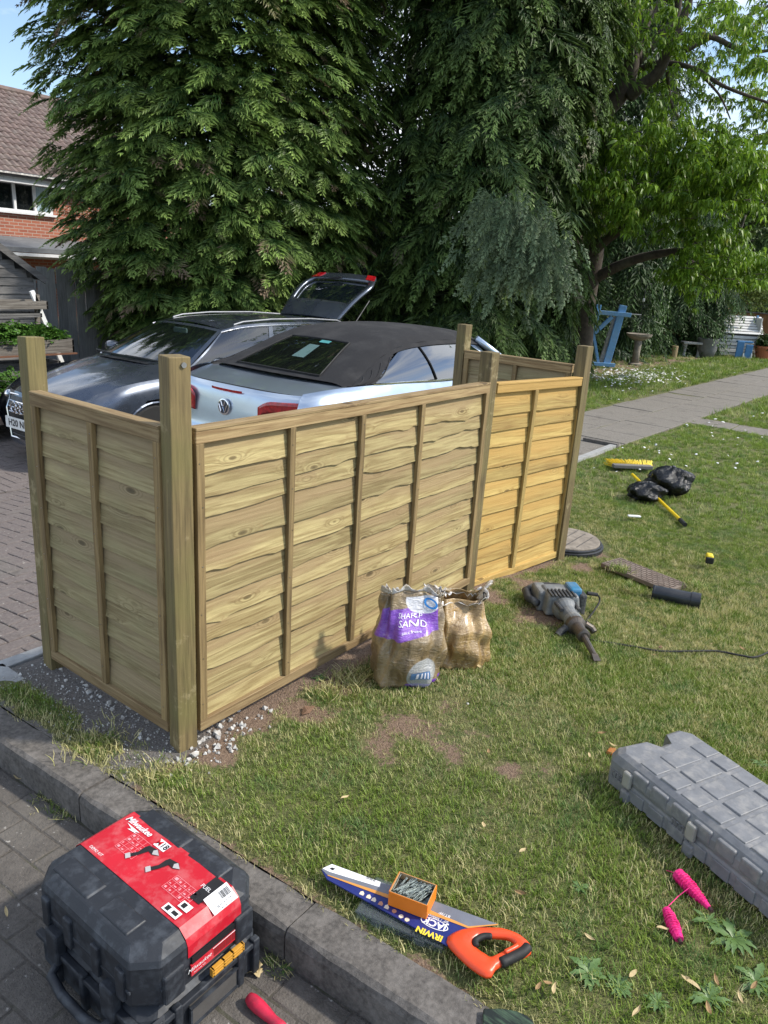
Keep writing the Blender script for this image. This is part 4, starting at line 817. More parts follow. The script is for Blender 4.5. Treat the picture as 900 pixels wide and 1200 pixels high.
MB().box((.55, .25, .55), (.03, .55, 1.05)).build('side_wall', M_wht, t); MB().box((.56, .25, 1.03), (.05, .05, .22)).build('corner_post', M_blue, t); MB().box((0, .5, .5), (1.1, .03, 1.0)).build('back_wall', M_grey_x, t); MB().box((0, .03, .30), (1.12, .02, .60)).build('backing', M_grey_x, t); o = MB().box((.07, 0, 0), (1.10, .62, .01)).build('roof_backing', M_grey_x, t); o.location = (.0, .19, .84); o.rotation_euler.x = .76  # dark backing sheets added so gaps between slats read as shade
t, s, q = facing(868, 420, 'blue_steps', 'small blue plastic step stool in front of the white hutch', 'stool')
M_bp = plain('blue plastic', (.035, .15, .33), .45); MB().box((-.13, -.12, .24), (.20, .03, .44)).build('side', M_bp, t, bevel=.02); MB().box((.11, -.14, .20), (.20, .03, .38)).build('side', M_bp, t, bevel=.02); MB().box((0, -.05, .45), (.42, .16, .05)).build('seat', M_bp, t, bevel=.02)
for a, c in ((-.02, .06), (.20, .06)): MB().box((a, -.16, .1), (.03, .02, .12)).build('handle', M_white, t)
t, s, q = facing(893, 421, 'plant_pot', 'terracotta pot of greenery at the right edge by the hutch', 'plant pot'); MB().lathe([(.17, 0), (.25, .30), (.27, .30), (.27, .36), (.23, .36), (.22, .28), (.05, .26)], 20).build('pot', plain('terracotta', (.40, .13, .06), .8), t, smooth=False)
o = bush('foliage', (0, 0, .32), (.26, .26, .36), 260, .09, M_tree4, None, None, seed=9); o.parent = t; o['kind'] = 'stuff'
# brown close board fence across the far end
A0, A1 = dp(778, 400, 25.5), dp(925, 400, 22.6); d = (A1 - A0); d.z = 0; t = empty('brown_fence', (A0.x, A0.y, 0), math.atan2(d.y, d.x), 'orange brown close board fence across the far end of the garden', 'fence')
M_bf = wood('orange brown fence', (.36, .19, .08), (.18, .085, .035), 2, False); bm_ = MB().box((0, 0, .58), (.142, .02, 1.16)).mesh('fence_board', M_bf); n = int(d.length / .145)
for k in range(n):
    o = bpy.data.objects.new('fence_board', bm_); o.location = (k * .147, .012 * (k % 2), rr.uniform(-.012, .012)); link(o, t)
for k in range(0, n, 13): MB().box((k * .147, -.05, .62), (.09, .08, 1.24)).build('post', M_bf, t)
MB().box((d.length / 2, 0, 1.17), (d.length, .07, .03)).build('capping', M_grey_x, t)
c = dp(905, 320, 44); t = empty('far_house', (c.x, c.y, 0), RZC, 'pale house with a grey roof glimpsed at the far right', 'house'); MB().box((0, 0, 2.2), (5, 4, 5.2)).build('wall', M_wht, t)
b = MB(); b.add([(-2.0, -3.2, 2.55), (2.8, -3.2, 2.55), (2.2, -2.0, 3.5), (-1.2, -2.0, 3.5)], [(0, 1, 2, 3)]); b.build('porch_roof', M_felt, t, solid=.08); MB().box((.4, -2.1, 1.4), (2.8, .1, 1.8)).build('window', M_wglass, t)
b = MB(); b.add([(-2.8, -2.3, 4.7), (2.8, -2.3, 4.7), (2.8, 0, 6.4), (-2.8, 0, 6.4), (2.8, 2.3, 4.7), (-2.8, 2.3, 4.7)], [(0, 1, 2, 3), (3, 2, 4, 5)]); b.build('roof', M_felt, t)

# ------------------------------------------------------------------ cars
def car_paint(name, c, metal=.6, rough=.22):
    m = NT(name); n1 = m.noise(m.co, 700, 2); d = m.noise(m.co, 3, 8, .7); col = m.mix(m.ramp(n1, .3, .7, 0, .25), c, tuple(min(1, q * 1.6 + .02) for q in c)); col = m.mix(m.ramp(d, .5, .75, 0, .12), col, (.3, .28, .25))
    return m.fin(col, m.ramp(d, .45, .75, rough, rough + .15), metal, Coat_Weight=1.0, Coat_Roughness=.05)
M_dark = car_paint('dark blue grey metallic paint', (.075, .090, .118), .7, .25); M_silver = car_paint('silver blue metallic paint', (.42, .50, .60), .75, .28)
M_cglass = glassy('tinted car glass', (.01, .013, .014), .45, 1.6); M_vglass = glassy('dark rear glass', (.010, .012, .011), .6)
M_chrome = flat('chrome', (.75, .76, .78), .12, metal=1.0); M_tyre = plain('tyre rubber', (.018, .018, .018), .85); M_alloy = plain('alloy wheel', (.45, .46, .48), .3, metal=.9)
M_red = plain('red lamp lens', (.38, .008, .012), .12, var=.5, scale=40, bump=0, Coat_Weight=1.0); M_fabric = plain('charcoal soft top cloth', (.013, .013, .015), .95, var=.25, scale=160, bump=.5, dirt=(.07, .068, .066), dirt_amt=.4, dscale=3)
M_trim = plain('dark cabin trim', (.03, .03, .032), .8); M_seat = plain('cabin seats', (.06, .058, .055), .8)
def lines(Ls, n): return [crv(l, n) for l in Ls]
def skin(rows, parent, name, mat, bulge=0.0, sub=3, cut=None, smooth=True, flip=1):
    """surface through consecutive feature lines; cut(p) leaves a hole"""
    b = MB(); n = len(rows[0]); R_ = []
    for i in range(len(rows) - 1):
        for k in range(sub):
            t = k / sub; a0 = rows[max(i - 1, 0)]; a1, a2 = rows[i], rows[i + 1]; a3 = rows[min(i + 2, len(rows) - 1)]
            R_.append([0.5 * ((2 * a1[j]) + (a2[j] - a0[j]) * t + (2 * a0[j] - 5 * a1[j] + 4 * a2[j] - a3[j]) * t * t + (3 * a1[j] - a0[j] - 3 * a2[j] + a3[j]) * t ** 3) for j in range(n)])
    R_.append(rows[-1]); vs = [p for r_ in R_ for p in r_]; fs = []
    for i in range(len(R_) - 1):
        for j in range(n - 1):
            q = (i * n + j, i * n + j + 1, (i + 1) * n + j + 1, (i + 1) * n + j)
            if cut and cut(sum((vs[k] for k in q), Vector()) / 4): continue
            fs.append(q)
    b.add(vs, fs); return b.build(name, mat, parent, smooth=smooth)
def mir(l): return [Vector((p[0], -p[1], p[2])) for p in l]
def wheel(parent, x, y, r=.325, w_=.22):
    t = bpy.data.objects.new('wheel', None); link(t, parent); t.location = (x, y, r); s = 1 if y > 0 else -1
    b = MB(); b.at((0, 0, 0), (PI / 2, 0, 0)).lathe([(r * .66, -w_ / 2), (r * .93, -w_ / 2), (r, -w_ / 2 + .03), (r, w_ / 2 - .03), (r * .93, w_ / 2), (r * .66, w_ / 2)], 36); b.build('tyre', M_tyre, t, smooth=False)
    b = MB(); b.at((0, 0, 0), (PI / 2, 0, 0)).lathe([(r * .67, -.1), (r * .67, .1), (r * .62, .1), (r * .60, .0), (.05, .0)], 36)
    for k in range(5):
        b.at((0, s * .07, 0), (0, 2 * PI * k / 5, 0)).box((0, 0, r * .34), (.06, .03, r * .6), (.7, 1))
    b.build('rim', M_alloy, t); return t
def patch_on(fnS, s0, s1, t0, t1, n, m, off, parent, name, mat, smooth=True):
    b = MB(); b.grid(lambda a, c: fnS(s0 + (s1 - s0) * a, t0 + (t1 - t0) * c, off), n, m); return b.build(name, mat, parent, smooth=smooth)

# --- the dark estate car, nose towards the left, boot open
car = empty('estate_car', (2.183, 5.238, -.38), R(3.0), 'dark blue grey estate car with its boot lid raised, parked behind the convertible', 'car')
W = .905
sill = [(.20, .70, .24), (.6, .86, .20), (1.2, .88, .20), (2.6, .88, .20), (4.0, .87, .21), (4.5, .80, .24), (4.68, .62, .28)]
mid = [(.10, .62, .44), (.38, .83, .46), (.9, .905, .5), (2.6, .915, .5), (4.0, .90, .5), (4.5, .83, .5), (4.72, .64, .5)]
crease = [(.12, .60, .62), (.38, .79, .70), (.9, .885, .78), (2.6, .91, .84), (4.0, .895, .87), (4.5, .81, .88), (4.70, .64, .87)]
belt = [(.17, .56, .69), (.42, .72, .79), (.9, .82, .885), (2.6, .835, .965), (4.0, .815, .99), (4.45, .75, 1.0), (4.66, .60, 1.0)]
n = 60; LS = lines([sill, mid, crease, belt], n)
arch = lambda p: (math.hypot(p.x - .88, p.z - .30) < .365) or (math.hypot(p.x - 3.70, p.z - .30) < .365)
for s_ in (1, -1):
    rows = LS if s_ > 0 else [mir(l) for l in LS]
    skin(rows, car, 'side_body', M_dark, cut=arch)
hood = [[(.17, y * .56 / .56, .69) for y in (0,)]]
def hoodf(a, c):                              # a: front to back, c: -1..1
    x = .10 + 1.22 * a; w_ = .56 + .27 * min(1, a * 1.4) ** .6; y = c * w_; zz = .715 + .30 * a ** .75 + .012; zz -= .075 * abs(c) ** 3 * (1 - .25 * a) + .05 * (1 - a) ** 4 * abs(c) ** 2
    zz += .012 * math.exp(-((abs(c) - .62) / .10) ** 2) ; return (x + .10 * c * c * (1 - a) + .10 * c * c * a, y, zz)
MB().grid(lambda a, c: hoodf(a, c * 2 - 1), 26, 28).build('bonnet', M_dark, car, smooth=True)
def nose(a, c):                               # a: across, c: bottom to top
    y = (a * 2 - 1); zz = .20 + .52 * c; ws = .60; xf = .03 + .05 * (1 - c) * .3 + .06 * max(0, c - .75) / .25; return (xf + .14 * abs(y) ** 2.6, y * ws, zz)
MB().grid(nose, 24, 12).build('front_bumper', M_dark, car, smooth=True)
# single frame grille with chrome surround, bars, rings, plate
def noseX(y, z): c = (z - .20) / .52; q = y / .60; return .03 + .05 * (1 - c) * .3 + .06 * max(0, c - .75) / .25 + .14 * abs(q) ** 2.6
gr = MB(); gr.grid(lambda a, c: (noseX((a * 2 - 1) * (.30 + .05 * c), .26 + .42 * c) - .006, (a * 2 - 1) * (.29 + .06 * c), .26 + .42 * c), 16, 10); g_ = gr.build('grille', M_black, car)
fo = [(-.29, .26), (.29, .26), (.35, .55), (.33, .69), (-.33, .69), (-.35, .55), (-.29, .26)]
b = MB(); b.tube([(noseX(y, z) - .014, y, z) for y, z in fo], .011, 6); b.build('surround', M_chrome, g_)
for k in range(7):
    z = .30 + .055 * k
    if .37 < z < .49: continue
    b = MB(); b.tube([(noseX(y, z) - .012, y, z) for y in (-.30, -.15, 0, .15, .30)], .006, 4); b.build('bar', M_chrome if z > .5 else M_black, g_)
for k in range(4):
    b = MB(); b.at((-.0, -.115 + .077 * k, .585), (0, PI / 2, 0)); b.tube([(.052 * math.cos(q * PI / 12), .052 * math.sin(q * PI / 12), 0) for q in range(25)], .008, 6); b.build('ring', M_chrome, g_)
b = MB(); b.box((-.012, 0, .43), (.008, .52, .112)); pl = b.build('number_plate', M_white, car); b = MB(); text_mb(b, 'H20 NRV', .092, frame((-.018, 0, .430), (0, -1, 0), (0, 0, 1)), sx=1.12, bold=.002); b.build('plate_text', M_ink, pl)
M_lens = glassy('headlamp lens', (.1, .1, .1), .2)
for s_ in (1, -1):
    b = MB(); b.grid(lambda a, c: (.085 + .33 * a * (.55 + .45 * a) + .010 * math.sin(c * PI) * -1, s_ * (.40 + .40 * a - .02), .60 + .045 * a + .09 * c * (1 - .35 * a)), 10, 5); b.build('headlight', M_lens, car); b = MB(); b.sph((.16, s_ * .50, .655), .045); b.build('reflector', M_chrome, car)
    b = MB(); b.tube([(.88 + .372 * math.cos(q), s_ * .905, .30 + .372 * math.sin(q)) for q in [R(10 * k - 5) for k in range(20)]], .014, 6); b.build('arch_lip', M_dark, car)
    for xc in (.88, 3.70):
        wheel(car, xc, s_ * .80); MB().at((xc, s_ * .62, .31), (PI / 2, 0, 0)).lathe([(.37, -.15), (.37, .15)], 24).build('wheel_housing', M_rubber, car)
MB().box((2.4, 0, .34), (4.1, 1.35, .25)).build('underbody', M_rubber, car)
# cabin: side surface (s along, t up), windscreen, roof
bl = [(1.36, .80, .955), (1.9, .825, .975), (2.8, .825, .99), (3.8, .80, 1.0), (4.50, .715, 1.01)]; tl = [(2.02, .595, 1.335), (2.35, .61, 1.385), (2.9, .62, 1.40), (3.6, .605, 1.385), (4.28, .56, 1.325)]
BL, TL = crv(bl, 80), crv(tl, 80)
def side(sgn):
    def f(s, t, off=0.0):
        i = min(int(s * 80), 79); u = s * 80 - i; p = BL[i].lerp(BL[i + 1], u); q = TL[i].lerp(TL[i + 1], u); r_ = p.lerp(q, t); y = r_.y + .035 * math.sin(PI * min(1, t * 1.0)) * .9 + off; return (r_.x, sgn * y, r_.z + off * .3)
    return f
for sgn in (-1, 1):
    f = side(sgn); wins = ((.035, .42, 'side_window'), (.445, .755, 'side_window'), (.785, .94, 'quarter_window'))
    inwin = lambda a, c: any(w0 < a < w1 for w0, w1, _ in wins) and .05 < c < .90
    b = MB(); 
    for a0, a1 in ((0, .035), (.42, .445), (.755, .785), (.94, 1)): b.grid(lambda a, c: f(a0 + (a1 - a0) * a, c), 3, 10)
    for w0, w1, _ in wins:
        b.grid(lambda a, c: f(w0 + (w1 - w0) * a, .05 * c), 12, 2); b.grid(lambda a, c: f(w0 + (w1 - w0) * a, .90 + .10 * c), 12, 2)
    b.build('pillars', M_dark, car, smooth=True)
    for w0, w1, nm in wins: patch_on(f, w0, w1, .05, .90, 14, 8, -.006, car, nm, M_cglass)
    b = MB(); b.tube([f(s, .03, .008) for s in [k / 24 for k in range(25)]], .007, 5); b.tube([f(s, .93, .008) for s in [k / 24 for k in range(25)]], .006, 5); b.build('chrome_trim', M_chrome, car)
    b = MB(); b.tube([(x, sgn * (.575 - .02 * abs(x - 3.1)), z) for x, z in ((2.22, 1.385), (2.36, 1.415), (2.8, 1.437), (3.5, 1.432), (4.05, 1.40), (4.2, 1.355))], .010, 8); b.build('roof_rail', flat('satin rail', (.30, .31, .33), .5, metal=.6), car)
    MBm = MB(); MBm.sph((1.66, sgn * .99, 1.02), (.075, .115, .068), 16, 10); o = MBm.build('door_mirror', M_dark, car, smooth=True); b = MB(); b.box((1.65, sgn * .88, .985), (.05, .12, .03)); b.build('stalk', M_black, o)
MB().grid(lambda a, c: (lambda p, q, y: (p.x + (0) - .13 * (1 - y * y) * (1 - a) * 0, p.y * y, p.z + .045 * (1 - y * y)))(TL[min(int(a * 80), 80)], None, c * 2 - 1), 40, 20).build('roof', M_dark, car, smooth=True)
def ws(a, c):                                 # windscreen: a across, c up
    y = a * 2 - 1; p = BL[0].lerp(TL[0], c); cx = (1.17 + (1.90 - 1.17) * c); cz = (1.02 + (1.375 - 1.02) * c) + .008 * math.sin(PI * c); k = abs(y) ** 2.4; return (cx + (p.x - cx) * k, p.y * y, cz + (p.z - cz) * k)
b = MB(); b.grid(lambda a, c: ws(.03 + .94 * a, .04 + .90 * c), 24, 12); b.build('windscreen', M_cglass, car, smooth=True)
b = MB(); b.grid(lambda a, c: ws(.03 * a, c), 2, 12); b.grid(lambda a, c: ws(.97 + .03 * a, c), 2, 12); b.grid(lambda a, c: ws(.03 + .94 * a, .94 + .06 * c), 24, 2); b.build('screen_surround', M_dark, car, smooth=True)
b = MB(); b.grid(lambda a, c: (1.10 + .12 * c + .18 * abs(a * 2 - 1) ** 2.4, (a * 2 - 1) * .80, 1.0 - .05 * abs(a * 2 - 1) ** 2.4 + .006 * c), 20, 2); b.build('cowl', M_black, car)
for y0, y1 in ((-.55, .02), (.05, .62)): b = MB(); b.tube([(1.17 + .10 * y0 * y0, y0, 1.03), (1.185 + .08 * y1 * y1, y1, 1.035)], .008, 5); b.build('wiper', M_black, car)
b = MB(); b.box((1.62, 0, .93), (.55, 1.45, .12)); b.build('dashboard', M_trim, car, bevel=.04); b = MB(); b.box((1.90, .0, 1.285), (.025, .24, .06)); b.build('rear_view_mirror', flat('pale mirror back', (.3, .42, .46), .2), car, bevel=.02)
for y in (-.37, .37):
    for x in (2.45, 3.3): MB().box((x, y, .62), (.5, .5, .2)).build('seat', M_seat, car, bevel=.05); MB().box((x + .25, y, .88), (.12, .46, .55)).build('seat_back', M_seat, car, bevel=.05); MB().box((x + .28, y, 1.20), (.09, .24, .14)).build('headrest', M_seat, car, bevel=.04)
# raised boot lid
tg = bpy.data.objects.new('boot_lid', None); link(tg, car); tg.location = (4.08, 0, 1.37); tg.rotation_euler = (0, R(-36), 0)
def lid(a, c): y = a * 2 - 1; w_ = .56 + .12 * min(1, c * 1.6) - .12 * max(0, c - .75) / .25; return (.02 + .98 * c, y * w_, .03 * (1 - y * y) + .05 * math.sin(PI * min(1, c * 1.05)))
inw = lambda a, c: .07 < a < .93 and .30 < c < .84
b = MB(); b.grid(lid, 28, 20, skip=inw); b.build('lid_skin', M_dark, tg, smooth=True, solid=.04); b = MB(); b.grid(lambda a, c: Vector(lid(.07 + .86 * a, .30 + .54 * c)) - Vector((0, 0, .006)), 16, 10); b.build('rear_window', M_vsg, tg, smooth=True)
b = MB(); b.grid(lambda a, c: Vector(lid(.02 + .96 * a, -.02 + .13 * c)) + Vector((0, 0, .02)), 16, 3); b.build('spoiler', M_dark, tg, solid=.03)
b = MB(); b.at((.25, -.02, .085), (0, 0, 0)).box((0, 0, 0), (.035, .32, .016)); b.build('brake_light', M_red, tg); b = MB(); b.tube([(.86, -.02, .10), (.80, .36, .09)], .012, 6); b.build('wiper', M_black, tg)
for s_ in (-1, 1): b = MB(); b.grid(lambda a, c: Vector(lid(.5 + s_ * (.37 + .13 * a), .88 + .12 * c)) + Vector((0, 0, .030 if s_ > 0 else .052)), 5, 4); b.build('tail_lamp', M_red, tg, solid=.02)
for s_ in (-1, 1): b = MB(); b.tube([(4.30, s_ * .55, 1.20), (4.75, s_ * .55, 1.66)], .010, 6); b.build('gas_strut', M_black, car)
# rear body under the opening
b = MB(); b.grid(lambda a, c: (4.68 + .06 * (1 - (a * 2 - 1) ** 2) , (a * 2 - 1) * .64, .25 + .40 * c), 12, 5); b.build('rear_bumper', M_dark, car, smooth=True)
b = MB(); b.box((3.95, 0, .60), (1.4, 1.2, .03)); b.build('boot_floor', M_trim, car)

car.scale = (1.075, .937, 1.0)
# --- the silver convertible with black cloth roof, tail towards the left
vw = empty('convertible_car', (2.28 + 4.25, 2.40, -.115), PI, 'silver blue convertible with a black cloth roof between the fence and the estate car', 'car')
sill = [(.20, .62, .24), (.6, .84, .20), (1.2, .87, .20), (2.6, .87, .20), (3.6, .86, .22), (4.0, .80, .24), (4.18, .66, .28)]
mid = [(.08, .58, .44), (.4, .83, .46), (.9, .885, .5), (2.6, .89, .5), (3.6, .885, .5), (4.0, .83, .5), (4.22, .69, .48)]
crease = [(.14, .56, .62), (.4, .79, .72), (.9, .87, .78), (2.6, .885, .83), (3.6, .88, .87), (4.0, .81, .88), (4.16, .70, .86)]
belt = [(.2, .52, .70), (.5, .70, .82), (.95, .80, .90), (2.6, .83, .955), (3.3, .825, .985), (3.8, .77, .985), (4.06, .66, .95)]
LS = lines([sill, mid, crease, belt], 60); arch2 = lambda p: (math.hypot(p.x - .85, p.z - .30) < .35) or (math.hypot(p.x - 3.43, p.z - .30) < .35)
for s_ in (1, -1):
    skin(LS if s_ > 0 else [mir(l) for l in LS], vw, 'side_body', M_silver, cut=arch2)
    for xc in (.85, 3.43): wheel(vw, xc, s_ * .78); MB().at((xc, s_ * .60, .31), (PI / 2, 0, 0)).lathe([(.355, -.15), (.355, .15)], 24).build('wheel_housing', M_rubber, vw)
MB().box((2.1, 0, .34), (3.7, 1.3, .25)).build('underbody', M_rubber, vw)
def rear(a, c):                               # tail panel: a across, c bottom to top
    y = a * 2 - 1; prof = crv([(4.20, 0, .24), (4.27, 0, .40), (4.28, 0, .52), (4.235, 0, .60), (4.215, 0, .76), (4.195, 0, .885), (4.165, 0, .935)], 40); p = prof[int(round(c * 40))]; ww = .67 + .02 * math.sin(PI * c); return (p.x - .11 * abs(y) ** 3.2, y * ww, p.z)
MB().grid(rear, 24, 40).build('tail_panel', M_silver, vw, smooth=True)
def deck(a, c): y = c * 2 - 1; x = 4.165 - .72 * a; return (x - .11 * abs(y) ** 3.2 * (1 - a), y * (.67 + .15 * min(1, a * 1.5)), .935 + .055 * math.sin(a * PI / 2) - .012 * abs(y) ** 3)
MB().grid(deck, 16, 24).build('boot_deck', M_silver, vw, smooth=True)
b = MB(); b.tube([Vector(deck(.0 + .02, c / 20)) + Vector((0, 0, .0)) for c in range(21)], .006, 5); b.build('boot_seam', M_ink, vw)
def bonnet(a, c): y = c * 2 - 1; return (.12 + .95 * a + .1 * y * y, y * (.52 + .30 * min(1, a * 1.3)), .70 + .26 * a ** .7 + .02 - .04 * abs(y) ** 3)
MB().grid(bonnet, 14, 16).build('bonnet', M_silver, vw, smooth=True); MB().grid(lambda a, c: (.06 + .12 * abs(a * 2 - 1) ** 2.5 + .04 * c, (a * 2 - 1) * .60, .22 + .50 * c), 14, 8).build('front_bumper', M_silver, vw, smooth=True)
TX = lambda y, z: (4.215 if z > .6 else 4.28) - .11 * abs(y / .69) ** 3.2
b = MB(); b.grid(lambda a, c: (TX(-.40 + .8 * a, .905) + .004, -.17 + .34 * a, .895 + .018 * c), 10, 2); b.build('brake_light', M_red, vw)
b = MB(); b.at((4.222, 0, .775), (0, PI / 2, 0)).lathe([(.062, -.004), (.062, .010), (.054, .012)], 28); em = b.build('emblem', M_chrome, vw)
b = MB(); b.at((4.235, 0, .775), (0, PI / 2, 0)).lathe([(.051, 0), (.051, .0012)], 28); b.build('emblem_ground', plain('emblem dark', (.05, .06, .08), .3), em)
b = MB(); E_ = lambda pts: b.tube([(4.2385, y, .775 + z) for y, z in pts], .0050, 4)
E_([(-.022, .043), (-.008, .008), (.0, .008), (.008, .008), (.022, .043)]); E_([(-.044, .018), (-.020, -.040), (0, .0), (.020, -.040), (.044, .018)]); b.build('emblem_letters', M_chrome, em)
for s_ in (1, -1):
    def lamp(a, c, off=.010):
        y = .35 + .345 * min(1, a * 1.45); wrap = max(0, a * 1.45 - 1) / .45; x = TX(y, .75) - .10 * 0 - .36 * wrap + off - .03 * wrap; yy = y + .135 * wrap ** .6 + off * wrap; lo, hi = .70 + .05 * a - .0, .872 + .03 * a - .05 * (1 - min(1, a * 4)) ** 2
        return (x + .0, s_ * yy, lo + (hi - lo) * c - (.02 if c in (0, 1) else 0) * 0)
    b = MB(); b.grid(lamp, 18, 6); l_ = b.build('tail_lamp', M_red, vw, smooth=True, solid=.012)
    b = MB(); b.grid(lambda a, c: Vector(lamp(.08 + .45 * a, .25 + .3 * c, .016)), 8, 3); b.build('lamp_inner', flat('dark lens', (.12, .002, .004), .1), l_)
b = MB(); b.box((4.30, 0, .46), (.01, .52, .11)); pl = b.build('number_plate', flat('yellow plate', (.75, .6, .08), .4), vw)
b = MB(); b.tube([(4.0, -.70, .89)] + [LS[3][i] * 1.0 + Vector((0, 0, .004)) for i in range(20, 56, 3)], .001, 3); 
# cloth roof: cross sections along the car, each from the left belt over the top to the right belt
def roof_sec(a):                              # a 0 front header .. 1 rear foot
    P = crv([(1.50, .56, 1.265), (1.95, .62, 1.30), (2.45, .635, 1.305), (2.85, .63, 1.275), (3.15, .655, 1.20), (3.42, .70, 1.095), (3.66, .735, .995)], 60)
    i = min(int(a * 60), 59); u = a * 60 - i; return P[i].lerp(P[i + 1], u)
def roof_top(a, c):                           # c across
    e = roof_sec(a); y = c * 2 - 1; wr = .0035 * math.sin(46 * a + 3 * y) * math.sin(PI * a) * (abs(y) ** 2); crown = .055 * (1 - abs(y) ** 2.6) * (1 - .75 * max(0, a - .55) / .45)
    k = .035 * max(0, (abs(y) - .82) / .18) ** 2; push = .10 * max(0, a - .6) / .4 * (1 - y * y); return (e.x + push, e.y * y, e.z + crown - k + wr)
wina = lambda a, c: .67 < a < .95 and abs(c - .5) < .22 + .07 * (a - .66) / .295
b = MB(); b.grid(roof_top, 60, 36, skip=wina); rf = b.build('cloth_roof', M_fabric, vw, smooth=True)
def rw(a, c):
    return Vector(roof_top(.66 + .295 * a, .5 + (c - .5) * (.50 + .14 * a)))
b = MB(); b.grid(lambda a, c: rw(a, c) + Vector((.004, 0, .004)), 12, 16); rwn = b.build('rear_window', M_vglass, rf, smooth=True)
b = MB(); b.grid(lambda a, c: Vector(roof_top(.62 + .36 * a, .12 + .76 * c)) - Vector((.01, 0, .012)), 14, 20); b.build('window_surround', M_fabric, rf, smooth=True)
edge_ = [rw(0, c / 10) for c in range(11)] + [rw(a / 10, 1) for a in range(1, 11)] + [rw(1, 1 - c / 10) for c in range(1, 11)] + [rw(1 - a / 10, 0) for a in range(1, 11)]
b = MB(); b.tube([p + Vector((.006, 0, .006)) for p in edge_], .006, 5); b.build('seal', M_rubber, rwn)
b = MB(); b.grid(lambda a, c: rw(.05 + .08 * a, .58 + .16 * c) + Vector((.007, 0, .007)), 3, 4); b.build('sticker', flat('turquoise sticker', (.08, .30, .30), .4), rwn)
b = MB(); b.grid(lambda a, c: rw(.22 + .40 * a, .50 + .16 * c) + Vector((.0065, 0, .0065)), 3, 4); b.build('paper', flat('pale paper behind glass', (.10, .17, .165), .3), rwn)
BELT = lambda s: (lambda P, i, u: P[i].lerp(P[i + 1], u))(crv([(1.02, .80, .93), (1.6, .82, .945), (2.4, .83, .96), (3.0, .825, .98), (3.4, .81, .99), (3.72, .75, .995)], 50), min(int(s * 50), 49), s * 50 - min(int(s * 50), 49))
def vside(sgn):
    def f(s, t, off=0.0):                     # s 0 front .. 1 rear foot of the roof
        p = BELT(s); q = roof_sec(min(1, max(0, (s - .13) / .87))); q = Vector((q.x, q.y, q.z - .035)); r_ = p.lerp(q, t); return (r_.x, sgn * (r_.y + .028 * math.sin(PI * t) + off), r_.z)
    return f
for sgn in (-1, 1):
    f = vside(sgn); fab = lambda s, t: s > .66 + .16 * (1 - t) ** .6 * 1.0 - .12 * t ** 3 or t > .88 or s < .13
    b = MB(); b.grid(f, 60, 20, skip=lambda s, t: not (s > .80 - .22 * t ** 2.2 or (t > .88 and s > .12))); b.build('cloth_side', M_fabric, rf, smooth=True)
    b = MB(); b.grid(lambda a, c: f(.12 + (.44 - .12) * a + .03 * c, .0 + .885 * c, -.010), 12, 10); b.build('door_window', M_vsg, vw, smooth=True)
    b = MB(); b.grid(lambda a, c: f(.455 + .03 * c + (.81 - .455 - .22 * c ** 2.2 - .03 * c) * a, .0 + .885 * c, -.008), 12, 14); b.build('quarter_window', M_vsg, vw, smooth=True)
    b = MB(); b.tube([f(.447 + .03 * c, .885 * c, .0) for c in (0, .25, .5, .75, 1)], .008, 5); b.build('window_seal', M_rubber, vw)
    b = MB(); b.tube([f(.12 + .70 * k / 20, .0, .006) for k in range(21)], .009, 5); b.build('belt_trim', M_chrome, vw)
    b = MB(); b.tube([Vector((1.02, sgn * .80, .94)), Vector((1.30, sgn * .68, 1.12)), Vector((1.52, sgn * .575, 1.255))], .035, 8); b.build('screen_pillar', M_silver, vw, smooth=True)
    b = MB(); b.sph((1.42, sgn * .97, 1.0), (.07, .11, .065), 14, 8); b.build('door_mirror', M_silver, vw, smooth=True)
    for q in range(5):                        # creases fanning down the side of the cloth
        b = MB(); s0, s1 = .66 + .07 * q, .83 + .035 * q; b.tube([Vector(f(s0 + (s1 - s0) * k / 6, .86 - .82 * k / 6, .004)) for k in range(7)], .0055, 4); b.build('crease', M_fabric, rf)
b = MB(); b.grid(lambda a, c: (.90 + .60 * c + .14 * (a * 2 - 1) ** 2, (a * 2 - 1) * (.76 - .2 * c), .96 + .32 * c), 14, 8); b.build('windscreen', M_vglass, vw, smooth=True)
MB().box((2.3, 0, .6), (2.2, 1.3, .3)).build('cabin_floor', M_trim, vw)
for y in (-.36, .36): MB().box((2.75, y, .95), (.12, .46, .50)).build('seat_back', M_seat, vw, bevel=.05); MB().box((2.05, y, .95), (.12, .46, .55)).build('seat_back', M_seat, vw, bevel=.05)

# ------------------------------------------------------------------ tools and bits lying about
# --- two stacked black tool cases
KX, KY, KW, KL = -.572, -.575, .378, .480     # centre, size across x and along y
def case_shell(b, w_, l_, z0, z1, ch=.045, inset=.012):
    """chamfered box, corners cut in plan, top edge sloped"""
    def ring(s, z): a, c = w_ / 2 - s, l_ / 2 - s; k = ch; return [(-a + k, -c, z), (a - k, -c, z), (a, -c + k, z), (a, c - k, z), (a - k, c, z), (-a + k, c, z), (-a, c - k, z), (-a, -c + k, z)]
    rings = [ring(inset, z0), ring(0, z0 + .02), ring(0, z1 - .035), ring(.006, z1 - .022), ring(.030, z1)]
    vs = [p for r_ in rings for p in r_]; fs = [(i * 8 + j, i * 8 + (j + 1) % 8, (i + 1) * 8 + (j + 1) % 8, (i + 1) * 8 + j) for i in range(4) for j in range(8)] + [tuple(range(8))[::-1], tuple(range(32, 40))]
    return b.add(vs, fs)
M_case = plain('scuffed black case plastic', (.014, .017, .023), .56, bump=.25, dirt=(.10, .115, .135), dirt_amt=.40, dscale=22)
KROT = R(0)
low = empty('tool_case', (KX, KY, -.12), KROT, 'lower scuffed black tool case with no label, standing on the road', 'tool case', 'black tool cases stacked at the kerb')
